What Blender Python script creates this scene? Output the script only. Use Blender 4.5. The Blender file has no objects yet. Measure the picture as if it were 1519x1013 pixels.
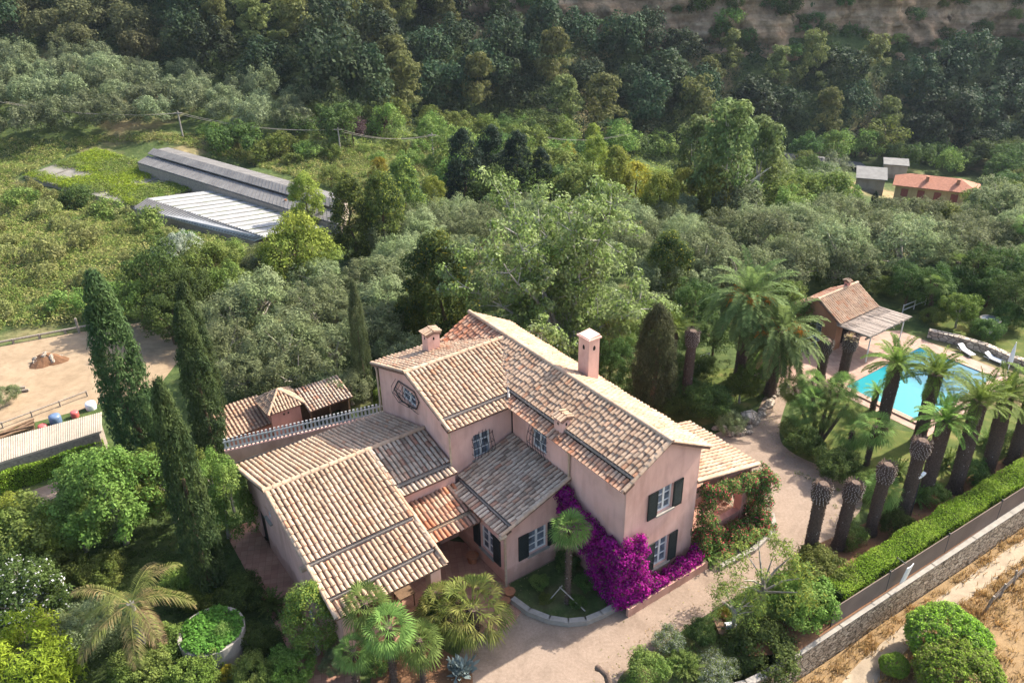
import bpy, math, random
import numpy as np
from mathutils import Vector, Matrix

S = bpy.context.scene
COL = S.collection
R = math.radians

# ------------------------------------------------------------------ camera
CAM_H, PITCH, ROLL, FPX, PW, PH = 24.9364, 0.493276, -0.019478, 1205.506, 1519.0, 1013.0
cam = bpy.data.cameras.new("camera")
cam_o = bpy.data.objects.new("camera", cam)
COL.objects.link(cam_o)
cam.sensor_width = 36.0
cam.lens = 36.0 * FPX / PW
cam.clip_start, cam.clip_end = 0.5, 3000
cam_o.matrix_world = (Matrix.Translation((0, 0, CAM_H)) @ Matrix.Rotation(math.pi / 2 - PITCH, 4, 'X')
                      @ Matrix.Rotation(ROLL, 4, 'Z'))
S.camera = cam_o

# ------------------------------------------------------------------ light
SUN_AZ, SUN_EL = R(32.0), R(40)          # azimuth counted from +x towards +y
world = bpy.data.worlds.new("World")
S.world = world
world.use_nodes = True
_nt = world.node_tree
_sky = _nt.nodes.new("ShaderNodeTexSky")
_sky.sky_type = 'NISHITA'
_sky.sun_disc = False
_sky.dust_density = 3.0
_sky.ozone_density = 0.5
_sky.sun_elevation = SUN_EL
_sky.sun_rotation = R(90) - SUN_AZ
_bg = _nt.nodes["Background"]
_bg.inputs[1].default_value = 0.15
_nt.links.new(_sky.outputs[0], _bg.inputs[0])
sun = bpy.data.lights.new("sun", 'SUN')
sun.energy, sun.angle, sun.color = 4.2, R(0.53), (1.0, 0.93, 0.82)
sun_o = bpy.data.objects.new("sun", sun)
COL.objects.link(sun_o)
sd = Vector((math.cos(SUN_EL) * math.cos(SUN_AZ), math.cos(SUN_EL) * math.sin(SUN_AZ), math.sin(SUN_EL)))
sun_o.rotation_euler = sd.to_track_quat('Z', 'Y').to_euler()
sun_o.location = (60, 30, 90)
S.view_settings.view_transform = 'Standard'
S.view_settings.look = 'None'
S.view_settings.exposure = 1.5
S.view_settings.gamma = 1.0
S.cycles.max_bounces = 6
S.cycles.diffuse_bounces = 3
S.cycles.glossy_bounces = 2
S.cycles.transmission_bounces = 3
S.cycles.transparent_max_bounces = 6
S.cycles.caustics_reflective = False
S.cycles.caustics_refractive = False

# ------------------------------------------------------------------ helpers: rays, terrain
rng = np.random.default_rng(7)
random.seed(7)
CP, SP = math.cos(PITCH), math.sin(PITCH)
CR, SR = math.cos(ROLL), math.sin(ROLL)
YAW, OX, OY = -0.955793, 5.92658, 25.05566
CY, SY = math.cos(YAW), math.sin(YAW)


def ray(px, py):
    x, y = px - PW / 2, py - PH / 2
    u, v = x * CR + y * SR, -x * SR + y * CR
    return np.array([u / FPX, CP - v / FPX * SP, -SP - v / FPX * CP])


def at(px, py, z=0.0):
    r = ray(px, py)
    return np.array([0, 0, CAM_H]) + r * ((z - CAM_H) / r[2])


def pix(x, y, z):
    z = z - CAM_H
    dep = y * CP - z * SP
    up = y * SP + z * CP
    u, v = FPX * x / dep, -FPX * up / dep
    return PW / 2 + u * CR - v * SR, PH / 2 + u * SR + v * CR, dep


def hs(u, v, z=0.0):
    return np.array([OX + u * CY - v * SY, OY + u * SY + v * CY, z])


def to_house(x, y):
    x, y = x - OX, y - OY
    return x * CY + y * SY, -x * SY + y * CY


_T = np.array([-.63, -.315, 0, .315, .63])
_PROF = [
    ([0, 62, 70, 85, 100, 112, 125, 140, 160, 185, 240], [0, 0, -.8, -2, -1.8, 2, 4.5, 9, 21, 36, 48]),
    ([0, 62, 70, 85, 100, 112, 125, 142, 162, 185, 240], [0, 0, -1.6, -2.7, -2.7, -.6, 1.6, 8, 20, 36, 48]),
    ([0, 60, 70, 85, 100, 120, 132, 150, 166, 190, 240], [0, 0, -1.4, -3, -4.5, -7, -8.5, -.5, 7, 32, 48]),
    ([0, 60, 75, 90, 110, 128, 144, 155, 168, 190, 240], [0, 0, -2.8, -6.6, -11.5, -15.5, -15.5, -7.5, 4, 30, 48]),
    ([0, 58, 75, 95, 116, 140, 152, 162, 174, 192, 240], [0, 0, -4.5, -10.5, -18, -18.5, -18.2, -9.5, -2, 26, 46]),
]


def _hash_noise(x, y):
    return (np.sin(x * .31 + 1.3 * np.sin(y * .17)) * np.cos(y * .27 + 1.1 * np.sin(x * .13))
            + .5 * np.sin(x * .83 + y * .41) * np.cos(y * .71 - x * .23))


def terrain(x, y):
    x, y = np.asarray(x, float), np.asarray(y, float)
    t = np.clip(x / np.maximum(y, 30.0), -.63, .63)
    zs = np.stack([np.interp(y, d, z) for d, z in _PROF])
    k = np.clip(np.searchsorted(_T, t, 'right') - 1, 0, 3)
    f = (t - _T[k]) / (_T[k + 1] - _T[k])
    f = f * f * (3 - 2 * f)
    z0 = np.take_along_axis(zs, k[None], 0)[0]
    z1 = np.take_along_axis(zs, (k + 1)[None], 0)[0]
    z = z0 * (1 - f) + z1 * f
    z = z + _hash_noise(x, y) * .55 * np.clip((y - 64) / 12, 0, 1)
    u, v = to_house(x, y)                              # the lower field beyond the garden wall
    s = u - (5.55 + (v - 2.5) * .06)
    k2 = np.clip((s + 1.0) / 1.0, 0, 1)
    k2 = k2 * k2 * (3 - 2 * k2) * np.clip((30 - v) / 5, 0, 1)
    return z - 3.4 * k2


def tz(x, y):
    return float(terrain(np.array([x]), np.array([y]))[0])


def drop(px, py):
    """the point of the terrain seen at a pixel of the photograph"""
    r = ray(px, py)
    ts = np.arange(15, 420, .25)
    P = np.array([0, 0, CAM_H]) + ts[:, None] * r
    below = P[:, 2] < terrain(P[:, 0], P[:, 1])
    i = int(np.argmax(below)) if below.any() else len(ts) - 1
    return P[i, 0], P[i, 1], float(terrain(P[i:i + 1, 0], P[i:i + 1, 1])[0])


def stand(px, py, w, ratio, hc, floor=None):
    """where a plant w px wide, ratio*w high, must stand for its middle to be seen at px, py"""
    r = ray(px, py)
    ts = np.arange(15, 420, .2)
    P = np.array([0, 0, CAM_H]) + ts[:, None] * r
    Hh = ratio * w * ts / FPX
    gz = terrain(P[:, 0], P[:, 1]) if floor is None else np.full(len(ts), floor)
    ok = P[:, 2] - gz < hc * Hh
    i = int(np.argmax(ok)) if ok.any() else len(ts) - 1
    return P[i, 0], P[i, 1], float(gz[i]), w * ts[i] / FPX


def in_poly(x, y, poly):
    c = False
    n = len(poly)
    for i in range(n):
        x0, y0 = poly[i]
        x1, y1 = poly[i - 1]
        if (y0 > y) != (y1 > y) and x < (x1 - x0) * (y - y0) / (y1 - y0) + x0:
            c = not c
    return c


# ------------------------------------------------------------------ helpers: materials
MATS = {}


class NT:
    def __init__(s, name):
        s.m = bpy.data.materials.new(name)
        s.m.use_nodes = True
        s.t = s.m.node_tree
        s.b = s.t.nodes["Principled BSDF"]
        s.out = s.t.nodes["Material Output"]
        MATS[name] = s.m

    def n(s, kind, **kw):
        nd = s.t.nodes.new(kind)
        for k, v in kw.items():
            if k.startswith("i_"):
                nd.inputs[k[2:].replace("_", " ")].default_value = v
            else:
                setattr(nd, k, v)
        return nd

    def l(s, a, b):
        s.t.links.new(a, b)

    def noise(s, scale, detail=4, rough=.55, coord='Object', dist=0.0):
        tc = s.n("ShaderNodeTexCoord")
        nz = s.n("ShaderNodeTexNoise")
        nz.inputs["Scale"].default_value = scale
        nz.inputs["Detail"].default_value = detail
        nz.inputs["Roughness"].default_value = rough
        nz.inputs["Distortion"].default_value = dist
        s.l(tc.outputs[coord], nz.inputs["Vector"])
        return nz.outputs["Fac"]

    def ramp(s, fac, stops):
        r = s.n("ShaderNodeValToRGB")
        e = r.color_ramp.elements
        while len(e) < len(stops):
            e.new(.5)
        for el, (p, c) in zip(e, stops):
            el.position, el.color = p, (*c, 1)
        s.l(fac, r.inputs[0])
        return r.outputs[0]

    def mix(s, fac, a, b, mode='MIX'):
        m = s.n("ShaderNodeMix", data_type='RGBA', blend_type=mode)
        for sock, v in ((m.inputs[0], fac), (m.inputs[6], a), (m.inputs[7], b)):
            if isinstance(v, (int, float)):
                sock.default_value = v
            elif isinstance(v, tuple):
                sock.default_value = (*v, 1)
            else:
                s.l(v, sock)
        return m.outputs[2]

    def bump(s, h, strength=.4, dist=.05):
        b = s.n("ShaderNodeBump")
        b.inputs["Strength"].default_value = strength
        b.inputs["Distance"].default_value = dist
        s.l(h, b.inputs["Height"])
        s.l(b.outputs[0], s.b.inputs["Normal"])

    def fin(s, col=None, rough=.8, spec=.3, metal=0.0):
        if col is not None:
            if isinstance(col, tuple):
                s.b.inputs["Base Color"].default_value = (*col, 1)
            else:
                s.l(col, s.b.inputs["Base Color"])
        s.b.inputs["Roughness"].default_value = rough
        s.b.inputs["Specular IOR Level"].default_value = spec
        s.b.inputs["Metallic"].default_value = metal
        return s.m


def plain(name, col, rough=.7, spec=.3, var=.18, scale=6, metal=0.0, bump=0.0):
    t = NT(name)
    f = t.noise(scale, 5)
    lo, hi = tuple(c * (1 - var) for c in col), tuple(min(1, c * (1 + var)) for c in col)
    c = t.ramp(f, [(.3, lo), (.7, hi)])
    if bump:
        t.bump(t.noise(scale * 6, 4), bump, .03)
    return t.fin(c, rough, spec, metal)


LEAF_GAIN = 1.27


def leafmat(name, col, var=.35, trans=.4, hue=.03, tint=None, rough=.5):
    """leaf colour that differs from plant to plant and from leaf to leaf"""
    t = NT(name)
    oi = t.n("ShaderNodeObjectInfo")
    ge = t.n("ShaderNodeNewGeometry")
    base = t.n("ShaderNodeRGB")
    col = tuple(min(.75, c * LEAF_GAIN) for c in col)
    tint = tuple(min(.75, c * LEAF_GAIN) for c in tint) if tint else None
    base.outputs[0].default_value = (*col, 1)
    c = base.outputs[0]
    if tint is not None:
        c = t.mix(t.ramp(t.noise(1.3, 3), [(.42, (0, 0, 0)), (.62, (1, 1, 1))]), c, tint)
    mr = t.n("ShaderNodeMapRange")
    mr.inputs[3].default_value, mr.inputs[4].default_value = 1 - var, 1 + var
    t.l(ge.outputs["Random Per Island"], mr.inputs[0])
    mo = t.n("ShaderNodeMapRange")
    mo.inputs[3].default_value, mo.inputs[4].default_value = .68, 1.32
    t.l(oi.outputs["Random"], mo.inputs[0])
    mu = t.n("ShaderNodeMath", operation='MULTIPLY')
    t.l(mr.outputs[0], mu.inputs[0])
    t.l(mo.outputs[0], mu.inputs[1])
    mh = t.n("ShaderNodeMapRange")
    mh.inputs[3].default_value, mh.inputs[4].default_value = .5 - hue, .5 + hue
    t.l(oi.outputs["Random"], mh.inputs[0])
    h = t.n("ShaderNodeHueSaturation")
    t.l(mh.outputs[0], h.inputs["Hue"])
    t.l(mu.outputs[0], h.inputs["Value"])
    t.l(c, h.inputs["Color"])
    t.fin(h.outputs[0], .7, .12)
    tr = t.n("ShaderNodeBsdfTranslucent")
    t.l(h.outputs[0], tr.inputs[0])
    ms = t.n("ShaderNodeMixShader")
    ms.inputs[0].default_value = trans
    t.l(t.b.outputs[0], ms.inputs[1])
    t.l(tr.outputs[0], ms.inputs[2])
    t.l(ms.outputs[0], t.out.inputs[0])
    return t.m


# ------------------------------------------------------------------ helpers: meshes and objects
def np_mesh(name, V, Q, mats, midx=None, rnd=None, smooth=False, tri=False):
    """a mesh from arrays of vertices and quads (or triangles)"""
    V = np.asarray(V, np.float32).reshape(-1, 3)
    Q = np.asarray(Q, np.int32)
    k = Q.shape[1]
    me = bpy.data.meshes.new(name)
    me.vertices.add(len(V))
    me.vertices.foreach_set("co", V.ravel())
    me.loops.add(Q.size)
    me.loops.foreach_set("vertex_index", Q.ravel())
    me.polygons.add(len(Q))
    me.polygons.foreach_set("loop_start", np.arange(0, Q.size, k, dtype=np.int32))
    me.polygons.foreach_set("loop_total", np.full(len(Q), k, np.int32))
    if midx is not None:
        me.polygons.foreach_set("material_index", np.asarray(midx, np.int32))
    if smooth:
        me.polygons.foreach_set("use_smooth", np.ones(len(Q), bool))
    for m in mats:
        me.materials.append(m)
    me.update(calc_edges=True)
    me.validate()
    if rnd is not None:
        a = me.attributes.new("rnd", 'FLOAT', 'FACE')
        a.data.foreach_set("value", np.asarray(rnd, np.float32))
    return me


class MB:
    """collects boxes, prisms, tubes and polygons for ONE mesh object"""

    def __init__(s):
        s.v, s.f, s.m, s.r, s.sm = [], [], [], [], []

    def poly(s, pts, m=0, r=0.0, sm=False):
        i = len(s.v)
        s.v += [tuple(float(c) for c in p) for p in pts]
        s.f.append(tuple(range(i, i + len(pts))))
        s.m.append(m)
        s.r.append(r)
        s.sm.append(sm)

    def faces(s, pts, fs, m=0, r=0.0, sm=False):
        i = len(s.v)
        s.v += [tuple(float(c) for c in p) for p in pts]
        for f in fs:
            s.f.append(tuple(i + k for k in f))
            s.m.append(m)
            s.r.append(r)
            s.sm.append(sm)

    def box(s, x0, x1, y0, y1, z0, z1, m=0):
        P = [(x, y, z) for z in (z0, z1) for y in (y0, y1) for x in (x0, x1)]
        s.faces(P, [(0, 2, 3, 1), (4, 5, 7, 6), (0, 1, 5, 4), (2, 6, 7, 3), (0, 4, 6, 2), (1, 3, 7, 5)], m)

    def obox(s, c, dx, dy, dz, m=0):
        """box with centre and three half-axis vectors"""
        c, dx, dy, dz = (np.asarray(a, float) for a in (c, dx, dy, dz))
        P = [c + i * dx + j * dy + k * dz for k in (-1, 1) for j in (-1, 1) for i in (-1, 1)]
        s.faces(P, [(0, 2, 3, 1), (4, 5, 7, 6), (0, 1, 5, 4), (2, 6, 7, 3), (0, 4, 6, 2), (1, 3, 7, 5)], m)

    def prism(s, poly, z0, z1, m=0):
        """vertical prism; z0 and z1 numbers, or lists with one height per corner"""
        n = len(poly)
        a = z0 if isinstance(z0, (list, tuple)) else [z0] * n
        b = z1 if isinstance(z1, (list, tuple)) else [z1] * n
        P = [(p[0], p[1], a[i]) for i, p in enumerate(poly)] + [(p[0], p[1], b[i]) for i, p in enumerate(poly)]
        fs = [tuple(range(n))[::-1], tuple(range(n, 2 * n))]
        fs += [(i, (i + 1) % n, n + (i + 1) % n, n + i) for i in range(n)]
        s.faces(P, fs, m)

    def tube(s, path, r, n=8, m=0, cap=True):
        path = [np.asarray(p, float) for p in path]
        rr = r if isinstance(r, (list, tuple, np.ndarray)) else [r] * len(path)
        P = []
        up = np.array([.13, .21, .97])
        for i, p in enumerate(path):
            d = path[min(i + 1, len(path) - 1)] - path[max(i - 1, 0)]
            d = d / (np.linalg.norm(d) + 1e-9)
            a = np.cross(d, up)
            if np.linalg.norm(a) < .05:
                a = np.cross(d, (1, 0, 0))
            a /= np.linalg.norm(a)
            b = np.cross(d, a)
            for k in range(n):
                t = 2 * math.pi * k / n
                P.append(p + rr[i] * (math.cos(t) * a + math.sin(t) * b))
        fs = [(i * n + k, (i + 1) * n + k, (i + 1) * n + (k + 1) % n, i * n + (k + 1) % n)
              for i in range(len(path) - 1) for k in range(n)]
        s.faces(P, fs, m, sm=True)
        if cap:
            s.poly(P[:n], m)
            s.poly(P[-n:][::-1], m)

    def build(s, name, mats, parent=None, smooth=False):
        if not isinstance(mats, (list, tuple)):
            mats = [mats]
        me = bpy.data.meshes.new(name)
        me.from_pydata(s.v, [], s.f)
        me.polygons.foreach_set("material_index", np.asarray(s.m, np.int32))
        me.polygons.foreach_set("use_smooth", np.asarray(s.sm, bool) | smooth)
        for m in mats:
            me.materials.append(MATS[m] if isinstance(m, str) else m)
        a = me.attributes.new("rnd", 'FLOAT', 'FACE')
        a.data.foreach_set("value", np.asarray(s.r, np.float32))
        me.update()
        return link(name, me, parent)


def link(name, data, parent=None):
    o = bpy.data.objects.new(name, data)
    COL.objects.link(o)
    if parent is not None:
        o.parent = parent
    return o


def tag(o, label=None, cat=None, group=None, kind=None):
    for k, v in (("label", label), ("category", cat), ("group", group), ("kind", kind)):
        if v:
            o[k] = v
    return o


def empty(name, loc, rz=0.0, label=None, cat=None, group=None):
    o = bpy.data.objects.new(name, None)
    o.empty_display_size = .3
    COL.objects.link(o)
    o.location = [float(c) for c in loc]
    o.rotation_euler = (0, 0, rz)
    return tag(o, label, cat, group)


def copy_tree(o, parent=None):
    c = o.copy()
    COL.objects.link(c)
    if parent is not None:
        c.parent = parent
    for ch in list(o.children):
        copy_tree(ch, c)
    return c


def sheet(name, poly, z, mat, kind='structure', sub=0.0):
    """a flat ground sheet"""
    mb = MB()
    mb.poly([(p[0], p[1], z) for p in poly])
    return tag(mb.build(name, mat), kind=kind)


def smooth_poly(pts, it=2):
    for _ in range(it):
        q = []
        for i, p in enumerate(pts):
            n = pts[(i + 1) % len(pts)]
            q += [(p[0] * .75 + n[0] * .25, p[1] * .75 + n[1] * .25), (p[0] * .25 + n[0] * .75, p[1] * .25 + n[1] * .75)]
        pts = q
    return pts


def ground_poly(pixels, z=0.0, it=2):
    p = [tuple(at(x, y, z)[:2]) for x, y in pixels]
    return smooth_poly(p, it) if it else p

# ------------------------------------------------------------------ materials
def ground_mat():
    t = NT("ground")
    big = t.noise(.09, 5)
    fine = t.noise(1.6, 6, .65)
    dry = t.ramp(fine, [(.25, (.15, .10, .055)), (.5, (.24, .18, .095)), (.8, (.33, .27, .15))])
    grn = t.ramp(fine, [(.25, (.025, .04, .014)), (.55, (.06, .085, .026)), (.8, (.12, .125, .045))])
    m = t.ramp(big, [(.30, (0, 0, 0)), (.46, (1, 1, 1))])
    c = t.mix(m, dry, grn)
    t.bump(t.noise(5, 5), .6, .1)
    return t.fin(c, .95, .1)


ground_mat()


def gravel(name, a, b, c, scale=9, fine=60, bump=.35):
    t = NT(name)
    n1 = t.ramp(t.noise(.35, 4, dist=.6), [(.35, a), (.65, b)])
    n2 = t.ramp(t.noise(fine, 3, .7), [(.3, tuple(v * .62 for v in b)), (.5, b), (.75, c)])
    col = t.mix(.5, n1, n2)
    n3 = t.ramp(t.noise(scale, 4), [(.3, (.84, .83, .82)), (.7, (1.06, 1.06, 1.06))])
    n4 = t.ramp(t.noise(.55, 6, .65, dist=1.2), [(.32, (.80, .79, .78)), (.55, (1.03, 1.03, 1.03))])
    n3 = t.mix(1.0, n3, n4, 'MULTIPLY')
    col = t.mix(1.0, col, n3, 'MULTIPLY')
    t.bump(t.noise(fine, 3), bump, .02)
    return t.fin(col, .95, .1)


gravel("gravel", (.225, .164, .122), (.265, .20, .152), (.335, .272, .216))
gravel("arena_sand", (.255, .18, .11), (.295, .22, .142), (.355, .28, .195), 2, 30)
gravel("path_dirt", (.29, .228, .16), (.33, .265, .19), (.385, .32, .24), 3, 25)
gravel("bed_soil", (.12, .065, .035), (.19, .10, .055), (.26, .15, .09), 5, 20)
gravel("dry_grass", (.215, .13, .06), (.245, .165, .085), (.30, .225, .13), 3, 14, .6)
gravel("asphalt", (.13, .13, .13), (.17, .17, .17), (.2, .2, .2), 3, 30, .1)


def lawn_mat():
    t = NT("lawn")
    f = t.noise(1.1, 5)
    g = t.ramp(f, [(.3, (.05, .08, .02)), (.55, (.10, .12, .032)), (.75, (.20, .17, .07))])
    d = t.ramp(t.noise(28, 4, .7), [(.25, (.55, .55, .5)), (.7, (1.15, 1.15, 1.1))])
    t.bump(t.noise(40, 3), .5, .04)
    return t.fin(t.mix(1.0, g, d, 'MULTIPLY'), .95, .1)


lawn_mat()


def tile_floor(name, a, b, scale=3.2):
    t = NT(name)
    tc = t.n("ShaderNodeTexCoord")
    mp = t.n("ShaderNodeMapping")
    mp.inputs["Rotation"].default_value = (0, 0, YAW + .785)
    t.l(tc.outputs["Object"], mp.inputs[0])
    br = t.n("ShaderNodeTexBrick", offset=0.0)
    br.inputs["Scale"].default_value = scale
    br.inputs["Brick Width"].default_value = .9
    br.inputs["Row Height"].default_value = .9
    br.inputs["Mortar Size"].default_value = .02
    br.inputs["Color1"].default_value = (*a, 1)
    br.inputs["Color2"].default_value = (*b, 1)
    br.inputs["Mortar"].default_value = tuple(v * .7 for v in a) + (1,)
    t.l(mp.outputs[0], br.inputs[0])
    n = t.ramp(t.noise(1.4, 5), [(.3, (.75, .75, .75)), (.7, (1.1, 1.1, 1.1))])
    return t.fin(t.mix(1.0, br.outputs[0], n, 'MULTIPLY'), .75, .3)


tile_floor("terracotta_floor", (.30, .15, .10), (.38, .21, .14))
tile_floor("pool_paving", (.30, .185, .135), (.36, .235, .175), 2.4)


def stucco(name, col, dirt=.83):
    t = NT(name)
    c = t.ramp(t.noise(.9, 6, .6), [(.28, tuple(v * .86 for v in col)), (.5, col), (.75, tuple(min(1, v * 1.07) for v in col))])
    tc = t.n("ShaderNodeTexCoord")
    mp = t.n("ShaderNodeMapping")
    mp.inputs["Scale"].default_value = (1.6, 1.6, .35)
    t.l(tc.outputs["Object"], mp.inputs[0])
    nz = t.n("ShaderNodeTexNoise")
    nz.inputs["Scale"].default_value = 1.5
    nz.inputs["Detail"].default_value = 5
    t.l(mp.outputs[0], nz.inputs["Vector"])
    st = t.ramp(nz.outputs["Fac"], [(.30, (dirt, dirt * .97, dirt * .95)), (.55, (1, 1, 1))])
    t.bump(t.noise(22, 5), .25, .02)
    sx = t.n("ShaderNodeSeparateXYZ")                   # splashed, damp foot of the wall with a ragged edge
    t.l(tc.outputs["Object"], sx.inputs[0])
    ad = t.n("ShaderNodeMath", operation='MULTIPLY_ADD')
    t.l(t.noise(2.2, 5), ad.inputs[0])
    ad.inputs[1].default_value = -1.1
    t.l(sx.outputs[2], ad.inputs[2])
    ft = t.ramp(ad.outputs[0], [(0, (.78, .74, .70)), (.25, (1, 1, 1))])
    pt = t.ramp(t.noise(.55, 3, .4, dist=.4), [(.36, (.93, .91, .90)), (.42, (1, 1, 1))])
    c = t.mix(1.0, t.mix(1.0, c, ft, 'MULTIPLY'), pt, 'MULTIPLY')
    return t.fin(t.mix(1.0, c, st, 'MULTIPLY'), .92, .15)


stucco("pink_stucco", (.63, .39, .318))
stucco("salmon_stucco", (.60, .30, .24))
stucco("yellow_stucco", (.43, .31, .16))
stucco("brick_stucco", (.36, .18, .11))
stucco("pale_stucco", (.30, .265, .22))


def tiles_mat(name, stops, dirt=.7):
    t = NT(name)
    a = t.n("ShaderNodeAttribute", attribute_name="rnd")
    c = t.ramp(a.outputs["Fac"], stops)
    n = t.ramp(t.noise(7, 6, .7), [(.3, (dirt, dirt * .97, dirt * .93)), (.62, (1.05, 1.05, 1.05))])
    big = t.ramp(t.noise(.8, 5), [(.3, (.8, .76, .72)), (.65, (1.05, 1.05, 1.05))])
    c = t.mix(1.0, t.mix(1.0, c, n, 'MULTIPLY'), big, 'MULTIPLY')
    li = t.ramp(t.noise(2.4, 6, .7, dist=.5), [(.52, (0, 0, 0)), (.66, (.55, .55, .55))])
    c = t.mix(li, c, (.25, .22, .175))
    t.bump(t.noise(30, 4), .3, .02)
    return t.fin(c, .9, .15)


tiles_mat("tiles_straw", [(0, (.33, .225, .16)), (.12, (.41, .29, .205)), (.45, (.465, .34, .243)), (.75, (.455, .32, .222)),
                          (.93, (.45, .295, .20)), (1, (.41, .215, .13))])
tiles_mat("tiles_grey", [(0, (.24, .18, .14)), (.2, (.40, .32, .25)), (.55, (.52, .42, .33)), (.85, (.46, .34, .25)),
                         (1, (.36, .19, .13))])
tiles_mat("tiles_orange", [(0, (.26, .12, .08)), (.3, (.48, .27, .18)), (.6, (.55, .38, .27)), (.8, (.5, .25, .15)), (1, (.45, .17, .09))])
plain("tile_bed", (.17, .10, .075), .95, .1, .3, 5)
plain("zinc", (.24, .21, .185), .45, .4, .2, 3)
plain("pipe", (.44, .33, .23), .5, .3)
plain("white_paint", (.62, .61, .58), .55, .3, .06)
plain("dark_shutter", (.018, .024, .022), .6, .25, .2)
plain("iron", (.03, .03, .03), .6, .4, .2)
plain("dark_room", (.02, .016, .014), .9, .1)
plain("timber", (.16, .10, .06), .85, .2, .3, 9)
plain("old_timber", (.24, .20, .16), .9, .2, .3, 9)
plain("concrete", (.27, .245, .21), .9, .2, .15, 4, bump=.2)
plain("fruit", (.48, .20, .03), .7, .2, .3, 8)
plain("grey_bark", (.27, .24, .20), .9, .1, .3, 12, bump=.4)
plain("pale_bark", (.38, .35, .31), .85, .15, .2, 9)
plain("brown_bark", (.11, .075, .05), .95, .1, .35, 12, bump=.5)
plain("cut_frond", (.42, .36, .31), .9, .1, .3, 20)
plain("palm_bark", (.12, .085, .065), .95, .1, .4, 16, bump=.6)
plain("straw", (.36, .27, .15), .9, .1, .3, 14)
plain("blue_plastic", (.10, .15, .24), .4, .4, .1)
plain("red_plastic", (.52, .10, .09), .45, .4, .1)
plain("white_plastic", (.72, .72, .70), .4, .4, .05)
plain("cloth_white", (.75, .75, .73), .8, .2, .05)
plain("stake", (.33, .295, .245), .85, .2, .15)
plain("rusty", (.28, .12, .06), .8, .2, .3)
plain("far_roof", (.33, .145, .09), .85, .2, .2, 3)
plain("sheet_grey", (.13, .127, .12), .7, .3, .25, 1.2)
plain("shutter_red", (.22, .06, .045), .7, .2, .1)


def glass_mat():
    t = NT("glass")
    c = t.ramp(t.noise(2.5, 3), [(.35, (.06, .07, .085)), (.65, (.18, .21, .25))])
    return t.fin(c, .08, .6)


glass_mat()


def stone_mat(name, a, b, scale=3.5, mortar=.35):
    t = NT(name)
    tc = t.n("ShaderNodeTexCoord")
    mp = t.n("ShaderNodeMapping")
    mp.inputs["Scale"].default_value = (1, 1, 1.7)
    t.l(tc.outputs["Object"], mp.inputs[0])
    vo = t.n("ShaderNodeTexVoronoi", feature='F1')
    vo.inputs["Scale"].default_value = scale
    t.l(mp.outputs[0], vo.inputs["Vector"])
    ve = t.n("ShaderNodeTexVoronoi", feature='DISTANCE_TO_EDGE')
    ve.inputs["Scale"].default_value = scale
    t.l(mp.outputs[0], ve.inputs["Vector"])
    c = t.mix(vo.outputs["Color"], a, b)
    sep = t.n("ShaderNodeSeparateColor")
    t.l(vo.outputs["Color"], sep.inputs[0])
    c = t.mix(sep.outputs[0], a, b)
    e = t.ramp(ve.outputs["Distance"], [(.02, (mortar, mortar, mortar)), (.1, (1, 1, 1))])
    n = t.ramp(t.noise(9, 5), [(.3, (.75, .75, .75)), (.7, (1.15, 1.15, 1.15))])
    c = t.mix(1.0, t.mix(1.0, c, e, 'MULTIPLY'), n, 'MULTIPLY')
    t.bump(e, .9, .08)
    return t.fin(c, .95, .15)


stone_mat("rubble", (.33, .255, .175), (.60, .49, .35), 3.6, .3)
stone_mat("rubble_pale", (.34, .28, .22), (.52, .44, .35), 2.8, .4)


def cliff_mat():
    t = NT("cliff_rock")
    tc = t.n("ShaderNodeTexCoord")
    mp = t.n("ShaderNodeMapping")
    mp.inputs["Scale"].default_value = (.06, .06, .9)
    t.l(tc.outputs["Object"], mp.inputs[0])
    nz = t.n("ShaderNodeTexNoise")
    nz.inputs["Scale"].default_value = 1.0
    nz.inputs["Detail"].default_value = 7
    nz.inputs["Roughness"].default_value = .65
    t.l(mp.outputs[0], nz.inputs["Vector"])
    c = t.ramp(nz.outputs["Fac"], [(.3, (.22, .135, .075)), (.5, (.34, .23, .14)), (.7, (.41, .31, .20))])
    p = t.ramp(t.noise(.35, 6, .65), [(.36, (.45, .45, .42)), (.6, (1, 1, 1))])
    t.bump(t.noise(1.2, 6), .9, .5)
    return t.fin(t.mix(1.0, c, p, 'MULTIPLY'), .95, .1)


cliff_mat()


def screen_mat():
    t = NT("screen_fence")
    w = t.n("ShaderNodeTexWave", wave_type='BANDS', bands_direction='X')
    w.inputs["Scale"].default_value = 6
    w.inputs["Distortion"].default_value = 1.0
    tc = t.n("ShaderNodeTexCoord")
    t.l(tc.outputs["Object"], w.inputs["Vector"])
    c = t.ramp(w.outputs["Fac"], [(.1, (.115, .088, .07)), (.9, (.20, .155, .125))])
    n = t.ramp(t.noise(.7, 4), [(.3, (.8, .8, .8)), (.7, (1.15, 1.15, 1.15))])
    return t.fin(t.mix(1.0, c, n, 'MULTIPLY'), .9, .1)


screen_mat()


def water_mat():
    t = NT("pool_water")
    tc = t.n("ShaderNodeTexCoord")                      # the floor drops towards the far end
    sx = t.n("ShaderNodeSeparateXYZ")
    t.l(tc.outputs["Object"], sx.inputs[0])
    ad = t.n("ShaderNodeMath", operation='MULTIPLY_ADD')
    t.l(t.noise(1.2, 3, dist=.8), ad.inputs[0])
    ad.inputs[1].default_value = 1.6
    t.l(sx.outputs[1], ad.inputs[2])
    c = t.ramp(ad.outputs[0], [(.0, (.026, .215, .24)), (.55, (.016, .17, .205)), (1, (.008, .10, .145))])
    t.b.inputs["Base Color"].default_value = (1, 1, 1, 1)
    t.bump(t.noise(4.5, 3, dist=.5), .22, .03)
    return t.fin(c, .04, .3)


water_mat()


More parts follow.
